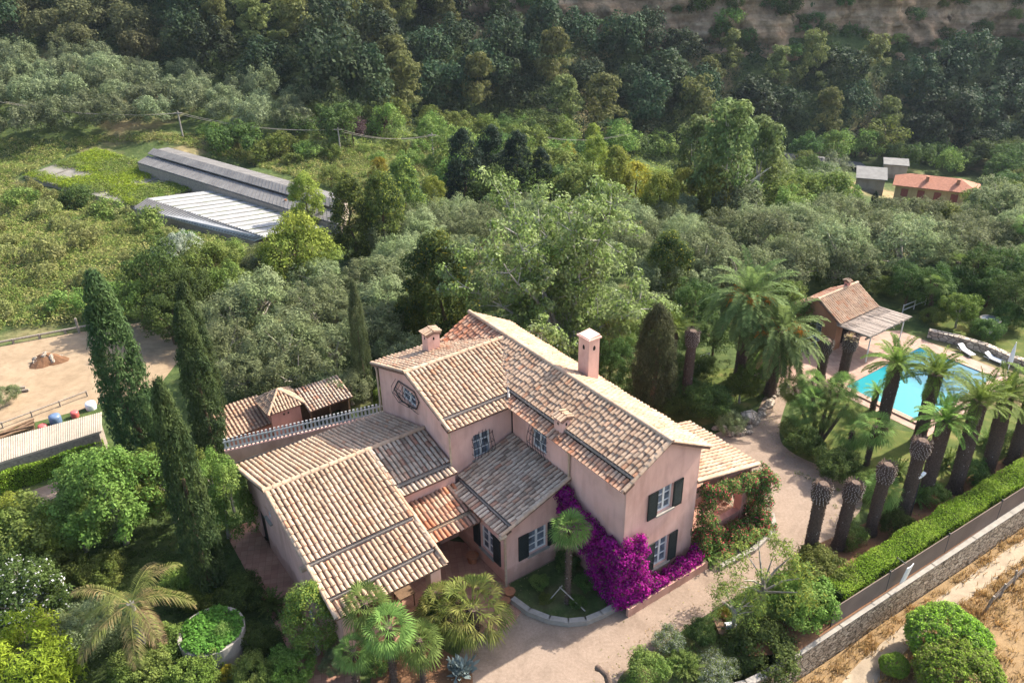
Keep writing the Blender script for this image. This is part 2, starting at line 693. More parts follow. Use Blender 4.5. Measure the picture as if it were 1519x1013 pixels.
def reed_mat():
    t = NT("reed")
    c = t.ramp(t.noise(24, 4, .7), [(.3, (.16, .125, .10)), (.5, (.30, .25, .21)), (.72, (.46, .40, .35))])
    return t.fin(c, .95, .1)


reed_mat()


def corr_mat(name, a, b, scale, mossy=None):
    """corrugated sheeting, weathered"""
    t = NT(name)
    c = t.ramp(t.noise(.8, 5), [(.3, a), (.7, b)])
    if mossy:
        c = t.mix(t.ramp(t.noise(.5, 6, .65), [(.48, (0, 0, 0)), (.6, (1, 1, 1))]), c, mossy)
    n = t.ramp(t.noise(7, 4), [(.3, (.86, .86, .86)), (.7, (1.06, 1.06, 1.06))])
    return t.fin(t.mix(1.0, c, n, 'MULTIPLY'), .7, .3)


corr_mat("sheeting_white", (.27, .27, .265), (.37, .37, .365), 10)
corr_mat("sheeting_grey", (.105, .10, .098), (.165, .158, .15), 10)
corr_mat("sheeting_mossy", (.15, .138, .115), (.21, .195, .165), 10, (.12, .135, .04))
corr_mat("sheeting_beige", (.34, .285, .22), (.42, .36, .285), 10)

L = {}
for nm, col, kw in (
    ("forest", (.026, .044, .020), dict(hue=.03, tint=(.048, .062, .025), trans=.3)),
    ("pine", (.105, .118, .038), dict(hue=.02)),
    ("brownish", (.085, .09, .04), dict(hue=.03)),
    ("olive", (.122, .150, .064), dict(hue=.014, tint=(.162, .184, .095), var=.4)),
    ("olive_far", (.108, .134, .064), dict(hue=.014, tint=(.138, .16, .088), var=.35)),
    ("cypress", (.034, .058, .021), dict(hue=.02, tint=(.06, .085, .027))),
    ("cypress_grey", (.055, .070, .030), dict(hue=.02, tint=(.075, .085, .035))),
    ("conifer", (.018, .032, .018), dict(hue=.02)),
    ("yellow_green", (.17, .19, .03), dict(hue=.02, tint=(.11, .145, .028))),
    ("gold", (.23, .205, .02), dict(hue=.015, tint=(.13, .14, .02))),
    ("myrtle", (.052, .080, .022), dict(hue=.02, tint=(.085, .11, .026))),
    ("wild", (.13, .145, .045), dict(hue=.02, tint=(.17, .17, .065))),
    ("mid_green", (.095, .140, .030), dict(hue=.03, tint=(.145, .175, .045))),
    ("gum", (.09, .125, .04), dict(hue=.02, tint=(.14, .165, .05))),
    ("bright", (.088, .138, .024), dict(hue=.025, tint=(.13, .175, .038))),
    ("hedge", (.15, .26, .020), dict(hue=.01, tint=(.20, .30, .035))),
    ("dark_green", (.048, .082, .022), dict(hue=.03, tint=(.075, .115, .028))),
    ("evergreen", (.040, .062, .016), dict(hue=.02, tint=(.095, .115, .018))),
    ("poplar", (.165, .245, .062), dict(hue=.012, tint=(.24, .30, .125), var=.4)),
    ("silver", (.20, .22, .17), dict(hue=.01)),
    ("purple_leaf", (.060, .038, .040), dict(hue=.02)),
    ("palm", (.105, .155, .038), dict(hue=.02, var=.3)),
    ("palm_date", (.095, .130, .042), dict(hue=.02, var=.3)),
    ("palm_fresh", (.115, .175, .034), dict(hue=.02, var=.3)),
    ("cycad", (.105, .13, .028), dict(hue=.02, var=.35, tint=(.16, .155, .042))),
    ("dry_frond", (.27, .20, .11), dict(hue=.02, var=.3)),
    ("queen", (.135, .165, .042), dict(hue=.02, var=.3, tint=(.20, .165, .07))),
    ("agave", (.17, .21, .20), dict(hue=.01, var=.3, trans=.1)),
    ("magenta", (.40, .011, .23), dict(hue=.012, var=.45, tint=(.24, .006, .16))),
    ("pink_bract", (.40, .03, .26), dict(hue=.012, var=.3)),
    ("pink_flower", (.36, .06, .10), dict(hue=.02, var=.4)),
    ("white_flower", (.62, .60, .58), dict(hue=.0, var=.15)),
    ("ivy", (.08, .19, .03), dict(hue=.01, var=.5)),
    ("scrub", (.14, .155, .042), dict(hue=.0, var=.45, tint=(.22, .20, .08))),
    ("scrub_green", (.105, .155, .03), dict(hue=.0, var=.45, tint=(.165, .19, .05))),
    ("straw_grass", (.29, .175, .066), dict(hue=.0, var=.4, tint=(.33, .235, .11))),
    ("juniper", (.19, .24, .020), dict(hue=.0, var=.4, tint=(.13, .19, .02))),
):
    L[nm] = leafmat("leaf_" + nm, col, **kw)


# ------------------------------------------------------------------ the setting
def ground_sheet():
    xs = np.unique(np.concatenate([np.arange(-240, -60, 4), np.arange(-60, 60, .8), np.arange(60, 241, 4)]))
    ys = np.unique(np.concatenate([np.arange(-40, 12, 4), np.arange(12, 66, .8), np.arange(66, 242, 2.0)]))
    X, Y = np.meshgrid(xs, ys)
    Z = terrain(X.ravel(), Y.ravel())
    V = np.stack([X.ravel(), Y.ravel(), Z], 1)
    nx = len(xs)
    i = (np.arange(len(ys) - 1)[:, None] * nx + np.arange(nx - 1)[None]).ravel()
    Q = np.stack([i, i + 1, i + 1 + nx, i + nx], 1)
    o = link("ground", np_mesh("ground", V, Q, [MATS["ground"]], smooth=True))
    tag(o, kind='structure')


ground_sheet()

DRIVE = [(640, 1060), (930, 1060), (905, 1008), (975, 965), (1010, 935), (1075, 895), (1130, 860), (1215, 835), (1250, 790),
         (1290, 740), (1240, 700), (1170, 672), (1152, 645), (1168, 590), (1182, 566), (1150, 560), (1132, 590), (1118, 625),
         (1060, 640), (1000, 690), (900, 760), (760, 850), (735, 885), (700, 930)]
sheet("driveway", ground_poly(DRIVE), .008, "gravel")
sheet("patio", smooth_poly([tuple(hs(*p)[:2]) for p in ((-7.7, -5.1), (-3.6, -5.1), (-2.2, -5.3), (-1.6, -6.6), (-2.6, -8.1), (-4.2, -9.0), (-7.7, -9.0))], 1), .014, "terracotta_floor")
sheet("side_path", [tuple(hs(*p)[:2]) for p in ((-14, -12.3), (-4, -12.3), (-1.5, -12.6), (.8, -14), (0, -15), (-4, -13.9), (-14, -13.6))], .014, "terracotta_floor")
sheet("lawn", ground_poly([(985, 575), (1060, 545), (1130, 548), (1145, 575), (1118, 605), (1085, 620), (1010, 640), (985, 615)]), .006, "lawn")
sheet("lawn", ground_poly([(1160, 650), (1200, 600), (1260, 585), (1345, 655), (1430, 610), (1540, 600), (1540, 690), (1400, 760), (1290, 770), (1230, 715), (1175, 690)]), .006, "lawn")
sheet("lawn", ground_poly([(1370, 480), (1440, 455), (1600, 470), (1600, 540), (1480, 525), (1390, 495)]), .006, "lawn")
sheet("pool_terrace", [tuple(hs(*p)[:2]) for p in ((-8.6, 16.4), (-5.8, 16.4), (-5.2, 18.6), (1.0, 18.6), (1.0, 28.4), (-6.6, 28.4), (-8.6, 25))], .016, "pool_paving")
sheet("riding_arena", [tuple(p) for p in ground_poly([(-120, 545), (0, 513), (135, 490), (262, 470), (266, 560), (150, 600), (0, 640), (-120, 672)], it=1)], .008, "arena_sand")
sheet("lane", ground_poly([(-60, 765), (0, 745), (150, 690), (160, 715), (0, 775), (-60, 800)], it=1), .008, "gravel")
sheet("front_bed", smooth_poly([tuple(hs(*p)[:2]) for p in ((-2.0, -9.0), (-.9, -8.6), (.3, -9.6), (.9, -12), (-1.2, -12.6), (-3.6, -11.6), (-3.8, -9.4))]), .010, "bed_soil")
sheet("planting_strip", [tuple(hs(*p)[:2]) for p in ((3.2, 4.6), (4.5, -.5), (5.7, 1.5), (6.25, 12), (7.0, 28), (4.8, 28), (4.2, 18), (3.0, 10), (2.4, 6))], .012, "bed_soil")
WALLU = lambda v: 5.62 + (v - 2.5) * .058
_w = [(WALLU(v) + .3, v) for v in (-9, -4, 0, 8, 16, 24, 30)]
sheet("dry_field", [tuple(hs(u, v)[:2]) for u, v in _w + [(46, 30), (46, -12), (8, -12)]], -1.55, "dry_grass")
_pa = [(1235, 1030), (1270, 985), (1330, 935), (1400, 880), (1480, 825), (1545, 780), (1545, 810), (1500, 842), (1420, 900), (1340, 965), (1290, 1030)]
sheet("dirt_path", ground_poly(_pa, -1.55, 2), -1.544, "path_dirt")
_r = [atp for atp in (drop(x, y) for x, y in ((1165, 236), (1200, 240), (1240, 244), (1282, 250)))]
_mb = MB()
for a, b in zip(_r[:-1], _r[1:]):
    za, zb = a[2] + .5, b[2] + .5
    _mb.poly([(a[0], a[1] - 2.4, za), (b[0], b[1] - 2.4, zb), (b[0], b[1] + 2.4, zb), (a[0], a[1] + 2.4, za)])
tag(_mb.build("road", "asphalt"), kind='structure')


def cliff():
    nx, nz = 420, 46
    xs = np.linspace(-18, 150, nx)
    hh = np.linspace(0, 1, nz)
    V = np.zeros((nz, nx, 3))
    for j, h in enumerate(hh):
        t = np.clip(xs / 168, -.1, .8)
        base = np.interp(t, [-.1, 0, .15, .315, .63], [164, 160.5, 161.5, 164, 171.5])
        z0 = np.interp(t, [-.1, 0, .15, .315, .63], [5, 3.0, 1.5, -1.0, -4.5])
        zt = np.interp(t, [-.1, 0, .315, .63], [14, 30, 27, 22])
        z = z0 + (zt - z0) * h
        zz = z + 1.0 * np.sin(xs * .09) + .6 * np.sin(xs * .23 + 2)
        ledge = 1.6 * np.floor(zz / 5.2) + .45 * np.sin(zz * 1.9)
        d = base + (z - z0) * .12 + ledge - .2 * z0
        d = d + 1.1 * np.sin(xs * .21 + zz * .2) + .7 * np.sin(xs * .57 + 1.2 * np.sin(zz * .6)) + .35 * np.sin(xs * 1.37 + zz)
        V[j, :, 0], V[j, :, 1], V[j, :, 2] = xs, d, z - 1.0
    V += rng.normal(0, .12, V.shape)
    i = (np.arange(nz - 1)[:, None] * nx + np.arange(nx - 1)[None]).ravel()
    Q = np.stack([i, i + 1, i + 1 + nx, i + nx], 1)
    o = link("cliff", np_mesh("cliff", V.reshape(-1, 3), Q, [MATS["cliff_rock"]], smooth=False))
    tag(o, kind='structure')
    return V


CLIFF = cliff()

# ------------------------------------------------------------------ buildings
def tile_plane(mb, poly, e, s, pitch=.205, course=.34, mt=0, mbed=1, wild=.0, lift=0.0, r0=.086, bed=True):
    """canal tiles laid over a roof plane. poly: corners (3-D) of the plane, e: along the eave, s: up the slope"""
    P = [np.asarray(p, float) for p in poly]
    o = P[0]
    e = np.asarray(e, float)
    e = e / np.linalg.norm(e)
    nrm = np.cross(P[1] - P[0], P[2] - P[0])
    for k in range(2, len(P) - 1):
        nrm = nrm + np.cross(P[k] - P[0], P[k + 1] - P[0])
    nrm /= np.linalg.norm(nrm)
    if nrm[2] < 0:
        nrm = -nrm
    s = np.cross(nrm, e)
    s /= np.linalg.norm(s)
    if s[2] < 0:
        s = -s
    Q = [((p - o) @ e, (p - o) @ s) for p in P]
    if bed:                                            # the slab under the tiles
        n = len(P)
        b = [p - nrm * .10 for p in P]
        top = [p + nrm * .005 for p in P]
        mb.faces(top + b, [tuple(range(n)), tuple(range(n, 2 * n))[::-1]] +
                 [(i, n + i, n + (i + 1) % n, (i + 1) % n) for i in range(n)], mbed)
    x0, x1 = min(q[0] for q in Q), max(q[0] for q in Q)
    y0, y1 = min(q[1] for q in Q), max(q[1] for q in Q)
    nc = max(1, int(round((x1 - x0) / pitch)))
    px = (x1 - x0) / nc
    nr = max(1, int(round((y1 - y0) / course)))
    py = (y1 - y0) / nr
    seg = [math.pi * k / 5 for k in range(6)]
    for i in range(nc):
        xc = x0 + (i + .5) * px
        jx = random.gauss(0, .006)
        off = random.uniform(-.07, .07)
        for j in range(nr):
            yc = y0 + (j + .5) * py
            if not in_poly(xc, yc, Q):
                continue
            ya, yb = y0 + j * py - .05 + (off if j else 0), y0 + (j + 1) * py + .03 + off
            if yb > y1 and j == nr - 1:
                yb = y1
            ra, rb = r0 * random.uniform(.95, 1.06), r0 * .80
            la, lb = .045 + lift, .012 + lift
            xx = xc + jx + random.gauss(0, .005)
            sk = random.gauss(0, .006)
            pts = []
            for (yy, rr, ll, sx) in ((ya, ra, la, sk), (yb, rb, lb, -sk)):
                for t in seg:
                    pts.append(o + e * (xx + sx - rr * math.cos(t)) + s * yy + nrm * (ll + rr * .82 * math.sin(t)))
            rv = random.random()
            wv = .012 * math.sin(xc * 1.7 + yc * .9) + .008 * math.sin(xc * 4.1 - yc * 2.3) + random.gauss(0, .004)
            pts = [p_ + nrm * wv for p_ in pts]
            rv = min(1, max(0, rv * (1 - wild) + wild * random.random() ** .5))
            mb.faces(pts, [(k, k + 1, 7 + k, 6 + k) for k in range(5)], mt, rv)
            if j == 0:
                mb.poly(pts[:6], mbed)
            else:                                      # the lip of the tile above the one below
                lip = [pts[k] for k in range(6)] + [pts[k] - nrm * .022 for k in range(6)]
                mb.faces(lip, [(k, 6 + k, 7 + k, k + 1) for k in range(5)], mt, rv)


def ridge_tiles(mb, a, b, r=.12, mt=0, step=.4, lift=.06):
    a, b = np.asarray(a, float), np.asarray(b, float)
    d = b - a
    Ln = np.linalg.norm(d)
    d /= Ln
    side = np.cross(d, (0, 0, 1))
    side /= np.linalg.norm(side)
    up = np.cross(side, d)
    n = max(1, int(Ln / step))
    for i in range(n):
        p0, p1 = a + d * (Ln * i / n - .03), a + d * (Ln * (i + 1) / n + .03)
        pts = []
        for p, rr in ((p0, r * random.uniform(1, 1.08)), (p1, r * .86)):
            for k in range(7):
                t = math.pi * k / 6
                pts.append(p + side * (-rr * math.cos(t)) + up * (rr * .9 * math.sin(t) + lift - .02))
        mb.faces(pts, [(k, k + 1, 8 + k, 7 + k) for k in range(6)], mt, random.uniform(.15, .85))


def wall_panel(mb, org, d, Ln, H, holes=(), m=0, reveal=.18, nrm=None, top=None):
    """a wall face from org along d, with rectangular holes (a0, a1, z0, z1) that have reveals"""
    org, d = np.asarray(org, float), np.asarray(d, float)
    up = np.array([0, 0, 1.0])
    nrm = np.cross(d, up) if nrm is None else np.asarray(nrm, float)
    xs = sorted({0, Ln} | {h[0] for h in holes} | {h[1] for h in holes})
    zs = sorted({0, H} | {h[2] for h in holes} | {h[3] for h in holes})
    pt = lambda a, z, k=0: org + d * a + up * z - nrm * k
    for i in range(len(xs) - 1):
        for j in range(len(zs) - 1):
            ca, cz = (xs[i] + xs[i + 1]) / 2, (zs[j] + zs[j + 1]) / 2
            if any(h[0] < ca < h[1] and h[2] < cz < h[3] for h in holes):
                continue
            mb.poly([pt(xs[i], zs[j]), pt(xs[i + 1], zs[j]), pt(xs[i + 1], zs[j + 1]), pt(xs[i], zs[j + 1])], m)
    for a0, a1, z0, z1 in holes:
        for q in (((a0, z0), (a0, z1)), ((a1, z1), (a1, z0)), ((a0, z1), (a1, z1)), ((a1, z0), (a0, z0))):
            (a, z), (b, zz) = q
            mb.poly([pt(a, z), pt(b, zz), pt(b, zz, reveal), pt(a, z, reveal)], m)
    if top:
        mb.poly([pt(a, z) for a, z in top], m)


def window(parent, org, d, nrm, w, h, depth=.12, cols=2, rows=3, sill=True):
    """a casement set back in its opening: frame with glazing bars > pane, sill; org is the lower-left corner on the wall face"""
    org, d, nrm = (np.asarray(a, float) for a in (org, d, nrm))
    up = np.array([0, 0, 1.0])
    o = org - nrm * depth
    fr = MB()

    def bar(a0, a1, z0, z1, t=.03):
        c = o + d * (a0 + a1) / 2 + up * (z0 + z1) / 2
        fr.obox(c, d * (a1 - a0) / 2, nrm * t, up * (z1 - z0) / 2)
    e = .075
    bar(0, e, 0, h)
    bar(w - e, w, 0, h)
    bar(e, w - e, 0, e)
    bar(e, w - e, h - e, h)
    bar(w / 2 - .05, w / 2 + .05, e, h - e, .034)
    for k in range(1, rows):
        z = h * k / rows
        bar(e, w / 2 - .05, z - .02, z + .02, .024)
        bar(w / 2 + .05, w - e, z - .02, z + .02, .024)
    if cols > 2:
        for a in (w * .25, w * .75):
            bar(a - .018, a + .018, e, h - e, .02)
    f = fr.build("window", "white_paint", parent)
    g = MB()
    g.obox(o + d * w / 2 + up * h / 2 - nrm * .012, d * (w / 2 - .01), nrm * .006, up * (h / 2 - .01))
    g.build("pane", "glass", f)
    if sill:
        s = MB()
        s.obox(org + d * w / 2 - up * .04 + nrm * .03, d * (w / 2 + .08), nrm * .09, up * .035)
        s.build("sill", "concrete", f)
    return f


def shutter(parent, org, d, nrm, w, h, mat="dark_shutter", name="shutter"):
    org, d, nrm = (np.asarray(a, float) for a in (org, d, nrm))
    up = np.array([0, 0, 1.0])
    m = MB()
    o = org + nrm * .045
    m.obox(o + d * w / 2 + up * h / 2, d * (w / 2 - .05), nrm * .012, up * (h / 2 - .05))
    for a in (.03, w - .03):
        m.obox(o + d * a + up * h / 2, d * .03, nrm * .024, up * h / 2)
    for z in (.04, h / 2, h - .04):
        m.obox(o + d * w / 2 + up * z, d * (w / 2 - .06), nrm * .022, up * .04)
    n = int(h / .09)
    for k in range(n):
        z = .09 + (h - .18) * (k + .5) / n
        m.obox(o + d * w / 2 + up * z + nrm * .01, d * (w / 2 - .062), nrm * .013 + up * .018, up * .006 - nrm * .006)
    return m.build(name, mat, parent)


def grille(parent, org, d, nrm, w, h, bulge=.22, arch=True, n=6):
    """a wrought-iron window grille with bars that belly out"""
    org, d, nrm = (np.asarray(a, float) for a in (org, d, nrm))
    up = np.array([0, 0, 1.0])
    m = MB()
    for k in range(n):
        a = w * k / (n - 1)
        hh = h + (.22 * math.sin(math.pi * (k + .01) / (n - 1)) if arch else 0)
        path = [org + d * a + up * (hh * t) + nrm * (.06 + bulge * math.sin(math.pi * min(1, t * 1.15)) * (1 - .25 * t)) for t in np.linspace(0, 1, 9)]
        m.tube(path, .014, 5)
    for t in (.06, .35, .65, .92):
        b = .06 + bulge * math.sin(math.pi * min(1, t * 1.15)) * (1 - .25 * t)
        m.tube([org + up * h * t, org + up * h * t + nrm * b, org + d * w + up * h * t + nrm * b, org + d * w + up * h * t], .013, 5)
    return m.build("window_grille", "iron", parent)


def chimney(parent, x0, x1, y0, y1, z0, z1, mat="pink_stucco", big=False):
    """shaft with smoke holes under a little tiled roof"""
    m = MB()
    m.box(x0, x1, y0, y1, z0, z1, 0)
    hw, hh = (.075, .11) if big else (.05, .075)
    zc = z1 - (.42 if big else .24)
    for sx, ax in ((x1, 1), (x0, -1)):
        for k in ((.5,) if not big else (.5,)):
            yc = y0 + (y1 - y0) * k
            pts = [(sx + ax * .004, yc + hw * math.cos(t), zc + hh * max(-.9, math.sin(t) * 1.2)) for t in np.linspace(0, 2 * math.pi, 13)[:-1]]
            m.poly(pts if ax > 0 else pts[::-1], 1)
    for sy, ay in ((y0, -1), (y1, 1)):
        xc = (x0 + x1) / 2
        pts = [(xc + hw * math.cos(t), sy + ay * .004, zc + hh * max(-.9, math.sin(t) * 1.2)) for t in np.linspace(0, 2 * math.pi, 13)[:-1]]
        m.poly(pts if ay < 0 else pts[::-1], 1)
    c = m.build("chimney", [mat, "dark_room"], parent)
    r = MB()
    o = .07
    zt = z1 + .01
    ym = (y0 + y1) / 2
    rz = zt + (.16 if big else .12)
    if big:
        r.prism([(x0 - o, y0 - o), (x1 + o, y0 - o), (x1 + o, y1 + o), (x0 - o, y1 + o)], zt, zt + .07, 0)
        r.prism([(x0 - .01, y0 - .01), (x1 + .01, y0 - .01), (x1 + .01, y1 + .01), (x0 - .01, y1 + .01)], zt + .07, [zt + .10, zt + .10, zt + .18, zt + .18], 0)
        r.build("chimney_cap", "pink_stucco", c)
    else:
        tile_plane(r, [(x0 - o, y0 - o, zt), (x1 + o, y0 - o, zt), (x1 + o, ym, rz), (x0 - o, ym, rz)], (1, 0, 0), None, .17, .3, r0=.07)
        tile_plane(r, [(x1 + o, y1 + o, zt), (x0 - o, y1 + o, zt), (x0 - o, ym, rz), (x1 + o, ym, rz)], (-1, 0, 0), None, .17, .3, r0=.07)
        r.build("chimney_cap", ["tiles_straw", "tile_bed"], c)
    return c


def pipe_run(parent, path, r=.05, mat="pipe", name="downpipe"):
    m = MB()
    m.tube(path, r, 8)
    return m.build(name, mat, parent)


def gutter(parent, a, b, r=.055, mat="zinc"):
    a, b = np.asarray(a, float), np.asarray(b, float)
    m = MB()
    d = (b - a) / np.linalg.norm(b - a)
    s = np.cross(d, (0, 0, 1))
    c = (a + b) / 2
    h = (b - a) / 2
    m.obox(c - np.array([0, 0, .045]), h, s * r, np.array([0, 0, .012]))
    m.obox(c + s * (r - .01), h, s * .01, np.array([0, 0, .045]))
    m.obox(c - s * (r - .01), h, s * .01, np.array([0, 0, .045]))
    return m.build("gutter", mat, parent)


def villa():
    V = empty("villa", (OX, OY, 0), YAW, "large pink stucco villa with several canal tiled roofs and dark shutters beside the gravel drive", "house")
    TS = ["tiles_straw", "tile_bed"]
    X, Y, Z = np.eye(3)
    he, hr, w = 5.85, 7.02, 2.24
    # ---- main wing: walls (u from -13.65 to -.2, v from -2 to 2)
    m = MB()
    wall_panel(m, (-.2, -2, 0), Y, 4.0, 5.9, [(1.72, 2.58, .72, 2.12), (1.70, 2.55, 3.58, 4.78)], nrm=X,
               top=[(0, 5.9), (4, 5.9), (2, 6.92)])
    wall_panel(m, (-7.5, -2, 0), X, 7.3, 5.9, [(5.1, 6.0, .95, 2.05), (1.42, 2.42, 4.3, 5.5)], nrm=-Y)
    wall_panel(m, (-.2, 2, 0), -X, 13.45, 5.9, [(2.0, 2.9, 3.9, 5.1), (7.0, 7.9, 3.9, 5.1)], nrm=Y)
    wall_panel(m, (-13.65, 2, 0), -Y, 4.0, 5.9, nrm=-X, top=[(0, 5.9), (4, 5.9), (2, 6.92)])
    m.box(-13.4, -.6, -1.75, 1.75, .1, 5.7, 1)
    m.build("wall", ["pink_stucco", "dark_room"], V)
    # ---- left two-storey wing (u from -13.95 to -7.6, v from -5.2 to -2)
    m = MB()
    wall_panel(m, (-7.6, -5.2, 0), Y, 3.2, 5.9, [(1.15, 2.05, 3.55, 4.8)], nrm=X)
    gt = .32
    wall_panel(m, (-13.95, -5.2, 0), X, 6.35, 5.9, [(2.25, 3.55, 5.15, 5.85)], nrm=-Y, top=[(0, 5.9), (6.35, 5.9), (3.17, 6.88)])
    wall_panel(m, (-13.95, -2, 0), -Y, 3.2, 5.9, nrm=-X)
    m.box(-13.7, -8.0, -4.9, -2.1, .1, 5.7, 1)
    m.build("wall", ["pink_stucco", "dark_room"], V)
    # ---- main roof
    r = MB()
    zl = lambda v: hr - .52 * abs(v)
    vs = -1.72                                         # the step with the gutter
    tile_plane(r, [(-9.95, vs + .45, zl(vs + .45) + .06), (-7.95, vs - .02, zl(vs - .02) + .06), (.02, vs - .02, zl(vs - .02) + .06), (.02, 0, hr + .06), (-10.75, 0, hr + .06)], X, None)
    tile_plane(r, [(-7.95, -2.34, zl(2.34) - .06), (.02, -2.34, zl(2.34) - .06), (.02, vs - .14, zl(vs - .14) - .06), (-8.3, vs - .14, zl(vs - .14) - .06)], X, None, mt=2, wild=.3)
    tile_plane(r, [(-13.88, -2.0, zl(2.0)), (-13.88, 0, hr), (-10.75, 0, hr)], X, None, mt=2)
    tile_plane(r, [(.02, 2.3, zl(2.3)), (-13.88, 2.3, zl(2.3)), (-13.88, 0, hr + .05), (.02, 0, hr + .05)], X, None)
    ridge_tiles(r, (-13.9, 0, hr + .03), (.04, 0, hr + .03))
    for v0 in (-1, 1):                                  # verge tiles along the front gable
        ridge_tiles(r, (-.02, v0 * 2.3, zl(2.3) + .0), (-.02, 0, hr + .03), .09, lift=.05)
    r.build("roof", ["tiles_straw", "tile_bed", "tiles_orange"], V)
    gutter(V, (-7.9, vs - .09, zl(vs) - .0), (0, vs - .09, zl(vs) - .0))
    # ---- left wing roof
    r = MB()
    zw = lambda u: 6.95 - .32 * abs(u + 10.78)
    us = -7.95
    tile_plane(r, [(us, -5.45, zw(us)), (us, -1.95, zw(us)), (-10.78, -.08, 6.95), (-10.78, -5.45, 6.95)], -Y, None, .205)
    tile_plane(r, [(-7.3, -5.45, zw(-7.3) - .1), (-7.3, -2.34, zw(-7.3) - .1), (us + .14, -2.1, zw(us + .14) - .1), (us + .14, -5.45, zw(us + .14) - .1)], -Y, None, .205)
    tile_plane(r, [(-14.2, -1.9, zw(-14.2)), (-14.2, -5.45, zw(-14.2)), (-10.78, -5.45, 6.95), (-10.78, -.08, 6.95)], Y, None, .205)
    ridge_tiles(r, (-10.78, -5.47, 6.95), (-10.78, 0, 6.95))
    ridge_tiles(r, (-14.2, -5.4, zw(-14.2)), (-10.78, -5.4, 6.95), .09)
    ridge_tiles(r, (-7.3, -5.4, zw(-7.3) - .02), (-10.78, -5.4, 6.95), .09)
    r.build("roof", TS, V)
    gutter(V, (us + .09, -5.4, zw(us) - .03), (us + .09, -2.1, zw(us) - .03))
    m = MB()                                            # lead lined valleys
    m.tube([(-10.78, -.02, 7.0), (-7.6, -2.12, 5.98)], .085, 6)
    m.build("valley_gutter", "zinc", V)
    m = MB()
    m.tube([(-10.78, -.02, 7.0), (-14.1, -2.1, 5.95)], .06, 6)
    m.build("valley_gutter", "tile_bed", V)
    # ---- low wing (u from -13.5 to -3.9, v from -12.3 to -5.2)
    zn = lambda u: 4.53 - .258 * (u + 9.75) if u > -9.75 else 4.53 + .315 * (u + 9.75)
    m = MB()
    wall_panel(m, (-13.5, -12.3, 0), X, 9.55, 2.85, [(.9, 1.8, 0, 1.75), (2.3, 2.85, 2.15, 2.7)], nrm=-Y,
               top=[(0, 2.85), (9.55, 2.85), (9.55, zn(-3.95) - .1), (3.75, 4.42), (0, zn(-13.5) - .1)])
    wall_panel(m, (-7.35, -8.3, 0), Y, 3.1, 3.75, nrm=X)                            # pink wall above the entrance
    wall_panel(m, (-6.0, -12.3, 0), Y, 4.0, 3.4, [(1.2, 2.4, .15, 2.3)], nrm=X)       # back of the porch
    wall_panel(m, (-7.35, -8.3, 0), X, 1.35, 3.6, nrm=Y)
    wall_panel(m, (-13.5, -5.3, 0), -Y, 7.0, 3.2, nrm=-X)
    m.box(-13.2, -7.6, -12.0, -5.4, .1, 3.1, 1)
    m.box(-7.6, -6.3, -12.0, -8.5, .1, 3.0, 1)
    m.build("wall", ["pink_stucco", "dark_room"], V)
    r = MB()
    tile_plane(r, [(-13.85, -5.25, zn(-13.85)), (-13.85, -12.6, zn(-13.85)), (-9.75, -12.6, 4.53), (-9.75, -5.25, 4.53)], Y, None, .212)
    tile_plane(r, [(-7.62, -8.03, zn(-7.62)), (-7.62, -5.25, zn(-7.62)), (-9.75, -5.25, 4.53), (-9.75, -8.03, 4.53)], -Y, None, .212, mt=2)
    tile_plane(r, [(-7.05, -7.95, zn(-7.05) - .1), (-7.05, -5.25, zn(-7.05) - .1), (-7.46, -5.25, zn(-7.46) - .1), (-7.46, -7.95, zn(-7.46) - .1)], -Y, None, .212, mt=2)
    tile_plane(r, [(-5.98, -12.6, zn(-5.98)), (-5.98, -8.03, zn(-5.98)), (-9.75, -8.03, 4.53), (-9.75, -12.6, 4.53)], -Y, None, .212)
    tile_plane(r, [(-4.42, -12.6, zn(-4.42) - .1), (-4.42, -7.95, zn(-4.42) - .1), (-5.82, -7.95, zn(-5.82) - .1), (-5.82, -12.6, zn(-5.82) - .1)], -Y, None, .212)
    tile_plane(r, [(-3.6, -12.6, zn(-3.6) - .2), (-3.6, -7.95, zn(-3.6) - .2), (-4.27, -7.95, zn(-4.27) - .2), (-4.27, -12.6, zn(-4.27) - .2)], -Y, None, .212)
    ridge_tiles(r, (-9.75, -12.62, 4.53), (-9.75, -5.25, 4.53))
    ridge_tiles(r, (-13.85, -12.55, zn(-13.85)), (-9.75, -12.55, 4.53), .09)
    ridge_tiles(r, (-3.6, -12.55, zn(-3.6) - .16), (-9.75, -12.55, 4.53), .09)
    ridge_tiles(r, (-3.6, -7.98, zn(-3.6) - .16), (-9.75, -7.98, 4.53), .085)
    r.build("roof", ["tiles_straw", "tile_bed", "tiles_grey"], V)
    gutter(V, (-7.54, -7.95, zn(-7.54) - .03), (-7.54, -5.3, zn(-7.54) - .03))
    gutter(V, (-5.9, -12.5, zn(-5.9) - .03), (-5.9, -8.1, zn(-5.9) - .03))
    gutter(V, (-4.345, -12.5, zn(-4.345) - .12), (-4.345, -8.1, zn(-4.345) - .12))
    # porch
    m = MB()
    m.box(-4.35, -3.9, -8.55, -8.1, .15, 2.72)
    m.box(-4.35, -3.9, -12.28, -11.85, .15, 2.72)
    m.box(-4.3, -3.95, -11.85, -8.55, 2.35, 2.74)
    m.box(-5.98, -4.35, -8.45, -8.12, 2.35, 2.85)
    m.build("porch_frame", "pink_stucco", V)
    m = MB()
    m.box(-5.98, -3.9, -12.2, -8.05, .012, .15)
    m.box(-3.9, -3.5, -11.9, -8.3, .012, .09)
    m.build("porch_floor", "terracotta_floor", V)
    m = MB()
    m.box(-4.27, -4.05, -11.84, -10.3, .152, .75)
    m.build("parapet", "pink_stucco", V)
    d = MB()
    d.box(-5.985, -5.94, -11.05, -9.95, .16, 2.25)
    d.build("door", "timber", V)
    d = MB()
